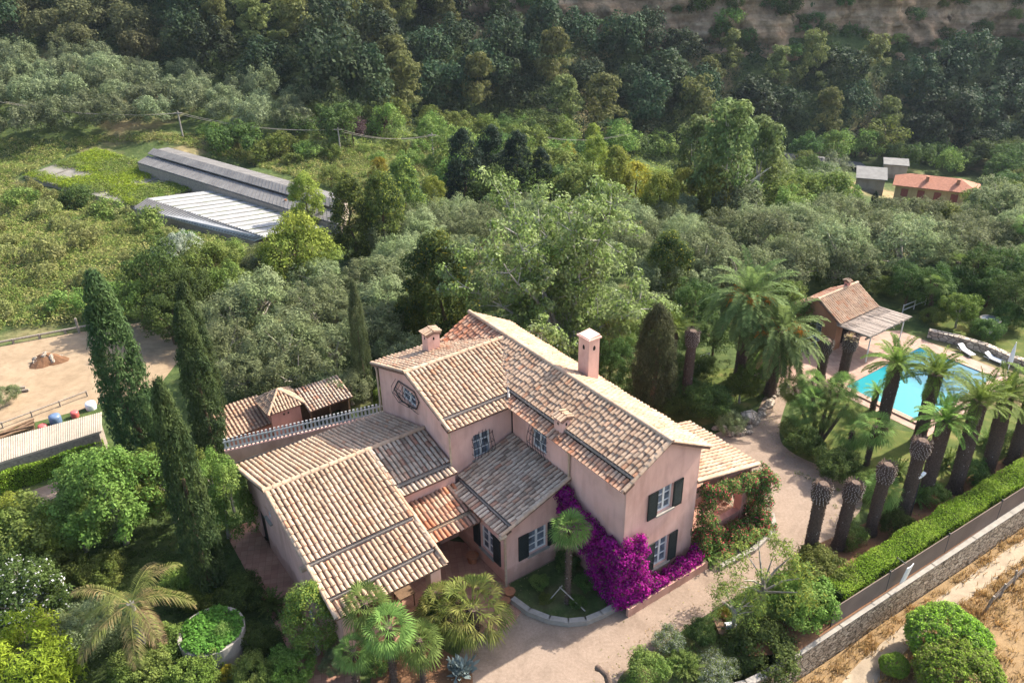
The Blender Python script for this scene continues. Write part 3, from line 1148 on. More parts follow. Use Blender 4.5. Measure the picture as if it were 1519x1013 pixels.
    d.box(-12.55, -11.75, -12.22, -12.17, .03, 1.72)
    d.build("door", "dark_shutter", V)
    window(V, (-11.2, -12.3, 2.15), X, -Y, .55, .55, rows=2)
    # ---- entrance canopy between the low wing and the middle part
    r = MB()
    tile_plane(r, [(-5.86, -8.1, 2.62), (-5.86, -5.3, 2.62), (-7.33, -5.3, 3.02), (-7.33, -8.1, 3.02)], -Y, None, .205, mt=0)
    tile_plane(r, [(-5.25, -8.0, 2.36), (-5.25, -5.3, 2.36), (-5.72, -5.3, 2.5), (-5.72, -8.0, 2.5)], -Y, None, .205, mt=0)
    r.build("canopy_roof", ["tiles_orange", "tile_bed"], V)
    gutter(V, (-5.79, -8.0, 2.55), (-5.79, -5.45, 2.55), mat="pipe")
    m = MB()
    m.box(-7.34, -7.28, -7.3, -6.2, .02, 2.2)
    m.build("door", "timber", V)
    # ---- middle single-storey part (lean-to on the main wing)
    ze = lambda v: 2.98 + (5.43 + v) * .345
    m = MB()
    wall_panel(m, (-3.65, -5.2, 0), Y, 3.2, 2.95, [(1.14, 2.12, .98, 2.18)], nrm=X, top=[(0, 2.95), (3.2, 2.95), (3.2, ze(-2.0) - .08)])
    wall_panel(m, (-7.55, -5.2, 0), X, 3.9, 2.98, [(2.08, 3.05, .78, 2.08)], nrm=-Y)
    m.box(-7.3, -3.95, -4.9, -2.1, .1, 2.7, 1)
    m.build("wall", ["pink_stucco", "dark_room"], V)
    r = MB()
    tile_plane(r, [(-7.55, -4.92, ze(-4.92)), (-3.42, -4.92, ze(-4.92)), (-3.42, -2.02, ze(-2.02)), (-7.55, -2.02, ze(-2.02))], X, None, mt=2)
    tile_plane(r, [(-7.3, -5.5, ze(-5.5) - .09), (-3.42, -5.5, ze(-5.5) - .09), (-3.42, -5.06, ze(-5.06) - .09), (-7.3, -5.06, ze(-5.06) - .09)], X, None, mt=2)
    ridge_tiles(r, (-3.45, -5.5, ze(-5.5) - .05), (-3.45, -2.0, ze(-2.0)), .085)
    r.build("roof", ["tiles_straw", "tile_bed", "tiles_grey"], V)
    gutter(V, (-7.3, -4.99, ze(-4.99) - .03), (-3.45, -4.99, ze(-4.99) - .03))
    window(V, (-3.65, -4.06, .98), Y, X, .98, 1.2)
    shutter(V, (-3.65, -4.57, .95), Y, X, .5, 1.27)
    shutter(V, (-3.65, -3.06, .95), Y, X, .5, 1.27)
    window(V, (-5.47, -5.2, .78), X, -Y, .97, 1.3)
    shutter(V, (-5.98, -5.2, .74), X, -Y, .5, 1.38)
    shutter(V, (-4.48, -5.2, .74), X, -Y, .5, 1.38)
    # ---- windows of the main wing
    window(V, (-.2, -.28, .72), Y, X, .86, 1.4)
    shutter(V, (-.2, -.72, .68), Y, X, .46, 1.46)
    shutter(V, (-.2, .58, .68), Y, X, .46, 1.46)
    window(V, (-.2, -.30, 3.58), Y, X, .85, 1.2)
    shutter(V, (-.2, -.82, 3.52), Y, X, .5, 1.28)
    shutter(V, (-.2, .57, 3.52), Y, X, .5, 1.28)
    window(V, (-2.4, -2, .95), X, -Y, .9, 1.1)
    shutter(V, (-2.88, -2, .92), X, -Y, .46, 1.16)
    window(V, (-6.08, -2, 4.3), X, -Y, 1.0, 1.2, sill=False)
    grille(V, (-6.15, -2, 4.05), X, -Y, 1.15, 1.55, .2, False, 7)
    for a in (2.0, 7.0):
        window(V, (-.2 - a, 2, 3.9), -X, Y, .9, 1.2)
    window(V, (-7.6, -4.05, 3.55), Y, X, .9, 1.25)
    grille(V, (-7.6, -4.12, 3.4), Y, X, 1.05, 1.35, .22, True, 7)
    window(V, (-11.7, -5.2, 5.15), X, -Y, 1.3, .7, rows=2, sill=False)
    m = MB()                                            # the pot-bellied grille in the left gable
    pts = [(-12.35, 5.3), (-11.85, 5.98), (-10.35, 6.12), (-10.0, 5.75), (-10.3, 5.25), (-11.6, 4.98)]
    n = len(pts)
    for k in range(n):
        a, b = pts[k], pts[(k + 1) % n]
        m.tube([(a[0], -5.26, a[1]), (b[0], -5.26, b[1])], .028, 5)
        m.tube([(a[0], -5.26, a[1]), (a[0] * .7 + -11.1 * .3, -5.52, a[1] * .7 + 5.55 * .3)], .014, 5)
    for t in (.7, .35):
        q = [(p[0] * t - 11.1 * (1 - t), -5.52 - .06 * (1 - t), p[1] * t + 5.55 * (1 - t)) for p in pts]
        m.tube(q + q[:1], .014, 5)
    for k in range(9):
        u0 = -12.1 + .25 * k
        m.tube([(u0, -5.28, 5.1), (u0, -5.5, 5.35), (u0 + .05, -5.52, 5.7), (u0 + .05, -5.28, 6.0)], .011, 5)
    m.build("window_grille", "iron", V)
    # ---- veranda on the right
    zv = lambda v: 4.04 - (v - 2.24) * .235
    r = MB()
    tile_plane(r, [(-.2, 6.0, zv(6.0)), (-4.4, 6.0, zv(6.0)), (-4.4, 2.02, zv(2.02)), (-.2, 2.02, zv(2.02))], X, None)
    ridge_tiles(r, (-.22, 6.0, zv(6.0)), (-.22, 2.0, zv(2.0)), .085)
    r.build("roof", TS, V)
    m = MB()
    for u in (-.6, -2.4, -4.2):
        m.box(u - .2, u + .2, 5.4, 5.8, .1, zv(5.6) - .12)
    m.box(-4.4, -.4, 5.48, 5.72, zv(5.6) - .42, zv(5.6) - .125)
    m.box(-.72, -.46, 2.05, 5.4, zv(5.4) - .44, zv(5.4) - .14)
    m.box(-.75, -.45, 2.02, 5.4, .02, .75)
    m.build("porch_frame", "salmon_stucco", V)
    m = MB()
    m.box(-4.5, -.35, 2.02, 6.0, .014, .12)
    m.build("porch_floor", "terracotta_floor", V)
    r = MB()                                            # the low roof that shows beyond the right eave
    tile_plane(r, [(-6.6, 3.2, 5.0), (-11.4, 3.2, 5.0), (-11.4, 2.02, 5.4), (-6.6, 2.02, 5.4)], X, None, mt=0)
    r.build("roof", ["tiles_orange", "tile_bed"], V)
    m = MB()
    m.box(-11.2, -6.8, 2.02, 2.95, 0, 4.95)
    m.build("wall", "pink_stucco", V)
    # ---- chimneys, pipes
    c = chimney(V, -6.9, -6.2, 1.2, 1.8, 5.9, 8.28, big=True)
    chimney(V, -13.3, -12.75, -3.1, -2.45, 5.9, 7.2)
    chimney(V, -4.6, -4.08, -1.98, -1.54, 5.75, 6.6)
    pipe_run(V, [(-7.42, -5.36, 5.75), (-7.5, -5.27, 5.5), (-7.5, -5.27, 3.8)])
    pipe_run(V, [(-14.1, -5.3, 5.8), (-14.02, -5.27, 5.5), (-14.02, -5.27, 2.9)])
    pipe_run(V, [(-3.5, -2.25, 5.6), (-3.5, -2.07, 5.4), (-3.5, -2.07, 3.9)])
    pipe_run(V, [(-3.4, -5.42, 2.8), (-3.56, -5.28, 2.62), (-3.56, -5.28, .02)], .06)
    m = MB()
    m.tube([(-3.45, -5.62, 2.84), (-3.45, -5.3, 2.84)], .1, 8)
    m.tube([(-6.9, -12.55, 2.55), (-6.9, -12.2, 2.55)], .13, 9)
    m.build("rain_head", "pipe", V)
    return V


villa()


def hipped_hut():
    z0 = 0
    _u = hs(1, 0) - hs(0, 0)
    _g = at(425, 607, 1.9) - _u * .98
    H = empty("garden_hut", (_g[0], _g[1], 0), YAW, "small pink hut with pyramid tile roof behind the white picket fence", "hut")
    H.scale = (.80, .80, .86)
    m = MB()
    m.box(-1.0, 1.0, -1.0, 1.0, 0, 2.15)
    for k in (-.15, .15):
        m.box(.998, 1.02, k - .05, k + .05, 1.75, 1.86, 1)
    m.build("wall", ["salmon_stucco", "dark_room"], H)
    r = MB()
    a, zt, ze = 1.22, 3.05, 2.2
    c = [(a, -a, ze), (a, a, ze), (-a, a, ze), (-a, -a, ze)]
    for k in range(4):
        p, q = c[k], c[(k + 1) % 4]
        tile_plane(r, [p, q, (0, 0, zt)], np.array(q) - np.array(p), None, .212)
        ridge_tiles(r, p, (0, 0, zt), .09)
    r.build("roof", ["tiles_straw", "tile_bed"], H)
    _g = at(370, 640, 1.1) - _u * 1.36
    A = empty("tiled_annexe", (_g[0], _g[1], 0), YAW, "low annexe with straw coloured tile roof left of the pink hut", "outbuilding")
    A.scale = (.8, .8, .8)
    m = MB()
    m.box(-1.2, 1.5, -1.4, 1.5, 0, 1.35)
    m.build("wall", "salmon_stucco", A)
    r = MB()
    tile_plane(r, [(1.7, -1.6, 1.38), (1.7, 1.8, 1.38), (-1.4, 1.8, 1.95), (-1.4, -1.6, 1.95)], (0, -1, 0), None, .26)
    r.build("roof", ["tiles_straw", "tile_bed"], A)
    _g = at(491, 600, 1.64) - _u * .87
    B = empty("open_shed", (_g[0], _g[1], 0), YAW, "open fronted dark shed with mossy tile roof right of the pink hut", "shed")
    B.scale = (.72, .72, .78)
    m = MB()
    m.box(-1.3, -1.2, -1.6, 1.6, 0, 2.3)
    m.box(-1.2, .9, 1.52, 1.6, 0, 2.2)
    m.build("wall", "timber", B)
    for v in (-1.5, 0, 1.5):
        m = MB()
        m.box(.85, .95, v - .06, v + .06, 0, 2.05)
        m.build("post", "timber", B)
    r = MB()
    tile_plane(r, [(1.2, -1.7, 2.1), (1.2, 1.8, 2.1), (-1.4, 1.8, 2.7), (-1.4, -1.7, 2.7)], (0, -1, 0), None, .25, mt=2)
    r.build("roof", ["tiles_straw", "tile_bed", "tiles_grey"], B)
    # pink garden wall and white picket fence on it
    W = MB()
    a, b = hs(-18.0, -12.0), hs(-16.2, -4.2)
    d = (b - a) / np.linalg.norm(b - a)
    s = np.cross(d, (0, 0, 1))
    ln = np.linalg.norm(b - a)
    W.obox((a + b) / 2 + np.array([0, 0, .75]), d * ln / 2, s * .1, np.array([0, 0, .75]))
    tag(W.build("garden_wall", "pink_stucco"), "low pink rendered wall carrying the white picket fence behind the villa", "wall")
    P = MB()
    n = int(ln / .2)
    for k in range(n):
        c = a + d * (k + .5) * ln / n + np.array([0, 0, 1.84])
        P.obox(c, d * .05, s * .016, np.array([0, 0, .33]))
    for z in (1.64, 2.0):
        P.obox((a + b) / 2 + np.array([0, 0, z]) + s * .03, d * ln / 2, s * .012, np.array([0, 0, .04]))
    tag(P.build("picket_fence", "white_paint"), "white picket fence on the pink wall behind the villa", "fence")
    # second fence strip by the low roof
    P = MB()
    a, b = hs(-15.0, -12.8), hs(-14.7, -6.0)
    d = (b - a) / np.linalg.norm(b - a)
    ln = np.linalg.norm(b - a)
    for k in range(int(ln / .17)):
        P.obox(a + d * (k * .17) + np.array([0, 0, 2.3]), d * .012, np.array([.012, .012, 0]), np.array([0, 0, .4]))
    for z in (1.92, 2.68):
        P.obox((a + b) / 2 + np.array([0, 0, z]), d * ln / 2, np.array([.02, .02, 0]), np.array([0, 0, .025]))
    for k in range(5):
        P.obox(a + d * (ln * k / 4) + np.array([0, 0, 1.3]), d * .03, np.array([.03, .03, 0]), np.array([0, 0, 1.38]))
    tag(P.build("railing", "sheet_grey"), "thin grey railing running just behind the low wing eave", "railing")


hipped_hut()


def pool_house():
    _ph = at(1246, 481, 2.0)
    H = empty("pool_house", (_ph[0], _ph[1], 0), YAW + math.pi / 2, "brick coloured pool house with tiled roof and reed covered pergola", "pool house")
    H.scale = (.86, .86, .86)
    # local x along the eave (4.6 m), local y away from the pool
    m = MB()
    prof = [(0, 2.3), (4.6, 2.3)]
    wall_panel(m, (.1, .25, 0), (1, 0, 0), 4.4, 2.35, [(.8, 2.0, 0, 2.05), (2.7, 3.9, 0, 2.05)], nrm=(0, -1, 0))
    wall_panel(m, (.1, 3.7, 0), (0, -1, 0), 3.45, 2.35, [(1.3, 2.3, .5, 1.9)], nrm=(-1, 0, 0), top=[(0, 2.35), (3.45, 2.35), (1.72, 3.42)])
    wall_panel(m, (4.5, .25, 0), (0, 1, 0), 3.45, 2.35, nrm=(1, 0, 0), top=[(0, 2.35), (3.45, 2.35), (1.72, 3.42)])
    wall_panel(m, (4.5, 3.7, 0), (-1, 0, 0), 4.4, 2.35, nrm=(0, 1, 0))
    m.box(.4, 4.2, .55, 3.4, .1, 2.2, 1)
    m.build("wall", ["brick_stucco", "dark_room"], H)
    window(H, (.1, 2.4, .5), (0, -1, 0), (-1, 0, 0), 1.0, 1.4)
    r = MB()
    tile_plane(r, [(-.1, 0, 2.36), (4.7, 0, 2.36), (4.7, 1.98, 3.56), (-.1, 1.98, 3.56)], (1, 0, 0), None, .212)
    tile_plane(r, [(4.7, 3.95, 2.36), (-.1, 3.95, 2.36), (-.1, 1.98, 3.56), (4.7, 1.98, 3.56)], (-1, 0, 0), None, .212, mt=2)
    ridge_tiles(r, (-.1, 1.98, 3.56), (4.7, 1.98, 3.56))
    r.build("roof", ["tiles_straw", "tile_bed", "tiles_orange"], H)
    c = chimney(H, 3.3, 3.62, 1.9, 2.22, 3.2, 4.0, "salmon_stucco")
    # pergola
    m = MB()
    for k in range(9):
        x = .05 + 4.7 * k / 8
        m.obox((x, -1.1, 2.2), (.035, 0, 0), (0, 1.2, -.06), (0, 0, .05))
    m.box(-.1, 4.9, -2.2, -2.1, 2.0, 2.12)
    m.build("pergola_beam", "old_timber", H)
    for x in (.55, 4.6):
        p = MB()
        p.box(x - .035, x + .035, -2.18, -2.11, .02, 2.0)
        p.build("post", "white_paint", H)
    t = MB()
    for i in range(150):
        x = -.15 + 5.1 * (i + .5) / 150
        z = 2.33 + random.uniform(-.012, .03)
        o2 = random.uniform(-.07, .1)
        j = random.gauss(0, .03)
        t.obox((x, -1.15 + o2, z - .03), (.026, j * .02, 0), (j, 1.3, -.075), (0, 0, .018))
    for i in range(90):                                 # loose reeds
        x, y = random.uniform(-.1, 4.9), random.uniform(-2.3, 0)
        a = random.gauss(0, .5)
        t.obox((x, y, 2.38 + y * .05), (.012, 0, 0), (.5 * math.sin(a), .5 * math.cos(a), .02), (0, 0, .012))
    t.build("reed_cover", "reed", H)
    # inside the pergola: low salmon wall
    return H


pool_house()


def pool():
    P = empty("swimming_pool", (*hs(-2.2, 23.35)[:2], .02), YAW, "turquoise swimming pool with pale stone rim beside the pool house", "pool")
    w = MB()
    a, b = 2.3, 3.85
    w.poly([(-a, -b, .03), (a, -b, .03), (a, b, .03), (-a, b, .03)])
    w.build("water", "pool_water", P)
    c = MB()
    for x0, x1, y0, y1 in ((-a - .35, a + .35, -b - .35, -b), (-a - .35, a + .35, b, b + .35), (-a - .35, -a, -b, b), (a, a + .35, -b, b)):
        c.box(x0, x1, y0, y1, .0, .075)
    c.build("pool_rim", "pool_paving", P)


pool()


def unit3(v):
    return v / np.linalg.norm(v)


def sheet_roof(name, pts, mat, thick=.08, ribs=0, rdir=None, parent=None, rib_r=.05):
    """a sheeted roof slope from four corners, with ribs running from edge 0-1 to edge 3-2"""
    m = MB()
    P = [np.asarray(p, float) for p in pts]
    dn = np.array([0, 0, -thick])
    m.faces(P + [p + dn for p in P], [(0, 1, 2, 3), (7, 6, 5, 4), (0, 4, 5, 1), (1, 5, 6, 2), (2, 6, 7, 3), (3, 7, 4, 0)])
    for k in range(ribs + 1):
        t = k / max(1, ribs)
        a, b = P[0] * (1 - t) + P[1] * t, P[3] * (1 - t) + P[2] * t
        d = (b - a) / 2
        e = (P[1] - P[0]) / np.linalg.norm(P[1] - P[0])
        m.obox((a + b) / 2 + np.array([0, 0, rib_r * .6]), e * rib_r, d, np.array([0, 0, rib_r * .6]))
    return m.build(name, mat, parent)


def greenhouses():
    def base(p):
        return tz(p[0], p[1])
    # white roofed one
    zr, zf, zn = -.1, -1.0, -.55
    r0, r1 = at(218, 295, zr), at(392, 352, zr)
    f0, f1 = at(331, 283, zf), at(520, 338, zf)
    n0, n1 = at(198, 309, zn), at(378, 357, zn)
    d = r1 - r0
    f0 = r0 + (at(331, 281, zf) - r0) * 1.0
    G = empty("greenhouse", (0, 0, 0), 0, "greenhouse with bright white sheet roof in front of the long grey one", "greenhouse")
    sheet_roof("roof_slope", [f0, f0 + (r1 - r0) * 1.0, r1, r0], "sheeting_white", ribs=44, parent=G, rib_r=.03)
    for k in range(1, 13):
        q0, q1 = r0 + (r1 - r0) * k / 13, f0 + (r1 - r0) * k / 13
        b = MB()
        b.obox((q0 + q1) / 2 + np.array([0, 0, .04]), unit3(r1 - r0) * .05, (q1 - q0) / 2, np.array([0, 0, .02]))
        b.build("roof_seam", "sheeting_mossy", G)
    sheet_roof("roof_slope", [n0, n1, r1, r0], "sheeting_white", ribs=46, parent=G, rib_r=.02)
    for k in range(46):
        q0, q1 = n0 + (n1 - n0) * (k + .5) / 46, r0 + (r1 - r0) * (k + .5) / 46
        b = MB()
        b.obox((q0 + q1) / 2 + np.array([0, 0, .07]), (n1 - n0) / 46 * .27, (q1 - q0) / 2, np.array([0, 0, .03]))
        b.build("roof_sheet", "sheeting_grey", G)
    m = MB()
    q = [n0 * .97 + r0 * .03, n1 * .97 + r1 * .03, f0 + (r1 - r0), f0]
    m.prism([(p[0], p[1]) for p in q], -5.5, [n0[2] - .12, n1[2] - .12, zf - .12, zf - .12])
    m.build("wall", "old_timber", G)
    c = MB()
    p = at(426, 312, -.9)
    c.tube([p, p + np.array([0, 0, 1.1])], .12, 8)
    c.build("flue", "rusty", G)
    # long grey one
    zr = .6
    G = empty("greenhouse", (0, 0, 0), 0, "long weathered grey greenhouse with a stepped sheet roof behind the white one", "greenhouse")
    a0, a1 = at(229, 223, zr), at(500, 300, zr)
    b0, b1 = at(250, 219, zr - .5), at(515, 292, zr - .5)
    c0, c1 = at(204, 241, zr - .75), at(505, 334, zr - .75)
    md0, md1 = a0 * .62 + c0 * .38, a1 * .62 + c1 * .38
    up = np.array([0, 0, .22])
    sheet_roof("roof_slope", [b0, b1, a1, a0], "sheeting_grey", ribs=60, parent=G, rib_r=.03)
    sheet_roof("roof_slope", [md0 + up * .6, md1 + up * .6, a1 + up, a0 + up], "sheeting_grey", ribs=60, parent=G, rib_r=.03)
    sheet_roof("roof_slope", [c0, c1, md1 - up * .5, md0 - up * .5], "sheeting_grey", ribs=60, parent=G, rib_r=.03)
    m = MB()
    m.prism([(p[0], p[1]) for p in (c0, c1, b1, b0)], -5, [c0[2] - .15, c1[2] - .15, b1[2] - .2, b0[2] - .2])
    m.build("wall", "old_timber", G)
    # collapsed and overgrown one
    G = empty("greenhouse", (0, 0, 0), 0, "low collapsed greenhouse with weeds spreading over its roof at the far left", "greenhouse")
    z = -1.5
    p = [at(36, 262, z), at(200, 306, z), at(322, 272, z), at(142, 222, z + .5)]
    sheet_roof("roof_slope", p, "sheeting_mossy", ribs=7, parent=G, rib_r=.05)
    m = MB()
    m.prism([(q[0], q[1]) for q in p], -5, [q[2] - .15 for q in p])
    m.build("wall", "old_timber", G)
    return p


OVERGROWN = greenhouses()


def far_house():
    z = -17.3
    D = 118.0
    r = ray(1383, 300)
    p = r * (D / r[1])
    H = empty("farmhouse", (p[0], p[1], z), R(-27), "distant yellow farmhouse with red tile roof and red shutters at the valley bottom", "house")
    H.scale = (.88, .88, .80)
    m = MB()
    wall_panel(m, (-6.2, -2.6, 0), (1, 0, 0), 12.4, 5.2, [(1.0 + 2.55 * k, 2.1 + 2.55 * k, 3.0, 4.5) for k in range(4)] + [(1.6, 2.6, 0, 2.1), (6.6, 7.6, .5, 1.9)], nrm=(0, -1, 0))
    wall_panel(m, (6.2, -2.6, 0), (0, 1, 0), 5.2, 5.2, nrm=(1, 0, 0))
    wall_panel(m, (6.2, 2.6, 0), (-1, 0, 0), 12.4, 5.2, nrm=(0, 1, 0))
    wall_panel(m, (-6.2, 2.6, 0), (0, -1, 0), 5.2, 5.2, nrm=(-1, 0, 0))
    m.box(-5.9, 5.9, -2.3, 2.3, 0, 5.0, 1)
    m.build("wall", ["yellow_stucco", "dark_room"], H)
    for k in range(4):
        s = MB()
        x = -6.2 + 1.0 + 2.55 * k
        s.box(x + .02, x + .54, -2.64, -2.58, 3.02, 4.48)
        s.box(x + .56, x + 1.08, -2.64, -2.58, 3.02, 4.48)
        s.build("shutter", "shutter_red", H)
    m = MB()
    e, zt, zr = .5, 5.15, 6.7
    A, B, C_, D_ = (-6.2 - e, -2.6 - e, zt), (6.2 + e, -2.6 - e, zt), (6.2 + e, 2.6 + e, zt), (-6.2 - e, 2.6 + e, zt)
    P, Q = (-4.4, 0, zr), (3.4, 0, zr)
    lo = [(a[0], a[1], a[2] - .15) for a in (A, B, C_, D_)]
    m.faces([A, B, C_, D_, P, Q] + lo, [(0, 1, 5, 4), (1, 2, 5), (2, 3, 4, 5), (3, 0, 4), (9, 8, 7, 6), (0, 6, 7, 1), (1, 7, 8, 2), (2, 8, 9, 3), (3, 9, 6, 0)])
    rf = m.build("roof", "far_roof", H)
    for x in (-1.8, 2.9):
        c = MB()
        c.box(x, x + .5, -1.5, -.9, 5.6, 6.9)
        c.build("chimney", "brick_stucco", rf)
    o = empty("outbuilding", (*drop(1288, 284)[:2], tz(*drop(1288, 284)[:2]) + .1), R(-20), "small grey roofed outbuilding left of the yellow farmhouse", "outbuilding")
    m = MB()
    m.box(-2, 2, -1.5, 1.5, -1, 2.4)
    m.build("wall", "pale_stucco", o)
    m = MB()
    m.prism([(-2.3, -1.9), (2.3, -1.9), (2.3, 1.9), (-2.3, 1.9)], [2.3, 2.3, 3.2, 3.2], [2.42, 2.42, 3.32, 3.32])
    m.build("roof", "sheet_grey", o)
    q = drop(1325, 262)
    o = empty("outbuilding", (q[0], q[1], q[2]), R(-20), "grey flat roofed shed behind the left end of the yellow farmhouse", "outbuilding")
    m = MB()
    m.box(-1.8, 1.8, -1.3, 1.3, -1.5, 2.2)
    m.build("wall", "pale_stucco", o)
    m = MB()
    m.prism([(-2, -1.5), (2, -1.5), (2, 1.5), (-2, 1.5)], [2.2, 2.2, 2.6, 2.6], [2.32, 2.32, 2.72, 2.72])
    m.build("roof", "sheet_grey", o)


far_house()


def left_shed():
    """long low sheeted roof at the left edge with the strip of hedge before it"""
    a, b = at(-60, 705, 1.6), at(150, 640, 1.6)
    c, d = at(150, 612, 1.9), at(-60, 668, 1.9)
    G = empty("long_shed", (0, 0, 0), 0, "long low shed with beige corrugated roof at the left edge", "shed")
    sheet_roof("roof_slope", [a, b, c, d], "sheeting_beige", ribs=62, parent=G, rib_r=.035)
    m = MB()
    i = .12
    ctr = (a + b + c + d) / 4
    q = [p + (ctr - p) * .04 for p in (a, b, c, d)]
    m.prism([(p[0], p[1]) for p in q], 0, [q[0][2] - .1, q[1][2] - .1, q[2][2] - .1, q[3][2] - .1])
    m.build("wall", "old_timber", G)


left_shed()


def rebase(o, loc):
    loc = Vector([float(c) for c in loc])
    o.location = loc
    for ch in o.children:
        ch.matrix_parent_inverse = Matrix.Translation(-loc)


for _o in [o for o in COL.objects if o.name.startswith(("greenhouse", "long_shed"))]:
    _v = [Vector(v.co) for ch in _o.children for v in ch.data.vertices]
    _c = sum(_v, Vector()) / len(_v)
    rebase(_o, (_c.x, _c.y, tz(_c.x, _c.y)))


# ------------------------------------------------------------------ vegetation: meshes
def unit(v):
    return v / (np.linalg.norm(v, axis=-1, keepdims=True) + 1e-9)


def leaf_quads(P, N, size, aspect, r, along=None, fold=0.0):
    """rhombic leaves at P facing N; along: preferred direction of the leaf"""
    n = len(P)
    size = np.broadcast_to(size, (n,))[:, None]
    t = r.normal(size=(n, 3)) if along is None else along + r.normal(0, .35, (n, 3))
    t = unit(t - N * (t * N).sum(1, keepdims=True))
    b = np.cross(N, t)
    V = np.stack([P - t * size * .5, P + b * size * aspect * .5 - N * fold * size, P + t * size * .5, P - b * size * aspect * .5 - N * fold * size], 1)
    return V.reshape(-1, 3)


def quads_of(nv):
    return np.arange(nv, dtype=np.int32).reshape(-1, 4)


def clump_leaves(C, rad, per, size, aspect, r, up=.35, flat=1.0, inner=.55, droop=0.0):
    """leaves scattered through the outer part of clumps C (n,3) with radii rad"""
    n = len(C)
    idx = np.repeat(np.arange(n), per)
    d = unit(r.normal(size=(len(idx), 3)) + np.array([0, 0, up]))
    k = inner + (1 - inner) * r.random(len(idx)) ** .6
    rr = np.asarray(rad)[idx]
    P = C[idx] + d * (rr * k)[:, None] * np.array([1, 1, flat])
    N = unit(d * 1.05 + r.normal(0, .42, (len(idx), 3)) + np.array([0, 0, .35]))
    al = None
    if droop:
        al = d * .4 + np.array([0, 0, -droop])
    s = size * (.65 + .7 * r.random(len(idx)))
    return leaf_quads(P, N, s, aspect, r, al)


def crown_points(r, n, shape, fill=.75, lm=1.0):
    """clump centres in an uneven ellipsoid (half-axes 1): denser near the surface"""
    ph = r.random(6) * 6.28
    d = unit(r.normal(size=(n * 2, 3)))
    d = d[d[:, 2] > -.55][:n]
    lump = 1 + lm * (.16 * np.sin(3 * np.arctan2(d[:, 1], d[:, 0]) + ph[0]) + .13 * np.sin(5 * d[:, 2] + ph[1]) + .10 * np.sin(5 * np.arctan2(d[:, 1], d[:, 0]) + ph[2]))
    k = (fill + (1 - fill) * r.random(len(d))) * lump
    return d * k[:, None] * np.asarray(shape)


def trunk_mesh(name, r, h, r0, targets, mat, wob=.06, nl=6, lean=(0, 0)):
    m = MB()
    top = np.array([lean[0], lean[1], h])
    path = [np.array([0, 0, -.15 * h])] + [top * t + np.array([r.normal(0, wob), r.normal(0, wob), 0]) * h * .5 * (t < 1) for t in (0.0, .35, .7, 1)]
    path[1] = np.array([0, 0, 0.0])
    m.tube(path, [r0 * 1.35, r0 * 1.15, r0 * .9, r0 * .75, r0 * .6], nl)
    for T in targets:
        T = np.asarray(T, float)
        s = path[3] * r.uniform(.6, 1) + path[4] * .0
        a = path[2] * (1 - (q := r.uniform(.3, 1.0))) + path[4] * q
        mid = a * .5 + T * .5 + np.array([0, 0, .06 * h])
        m.tube([a, mid + r.normal(0, .03, 3) * h, T], [r0 * .5, r0 * .33, r0 * .12], max(4, nl - 2), cap=False)
    me = bpy.data.meshes.new(name)
    me.from_pydata(m.v, [], m.f)
    me.polygons.foreach_set("use_smooth", np.ones(len(m.f), bool))
    me.materials.append(MATS[mat])
    return me


COVER = 5.0


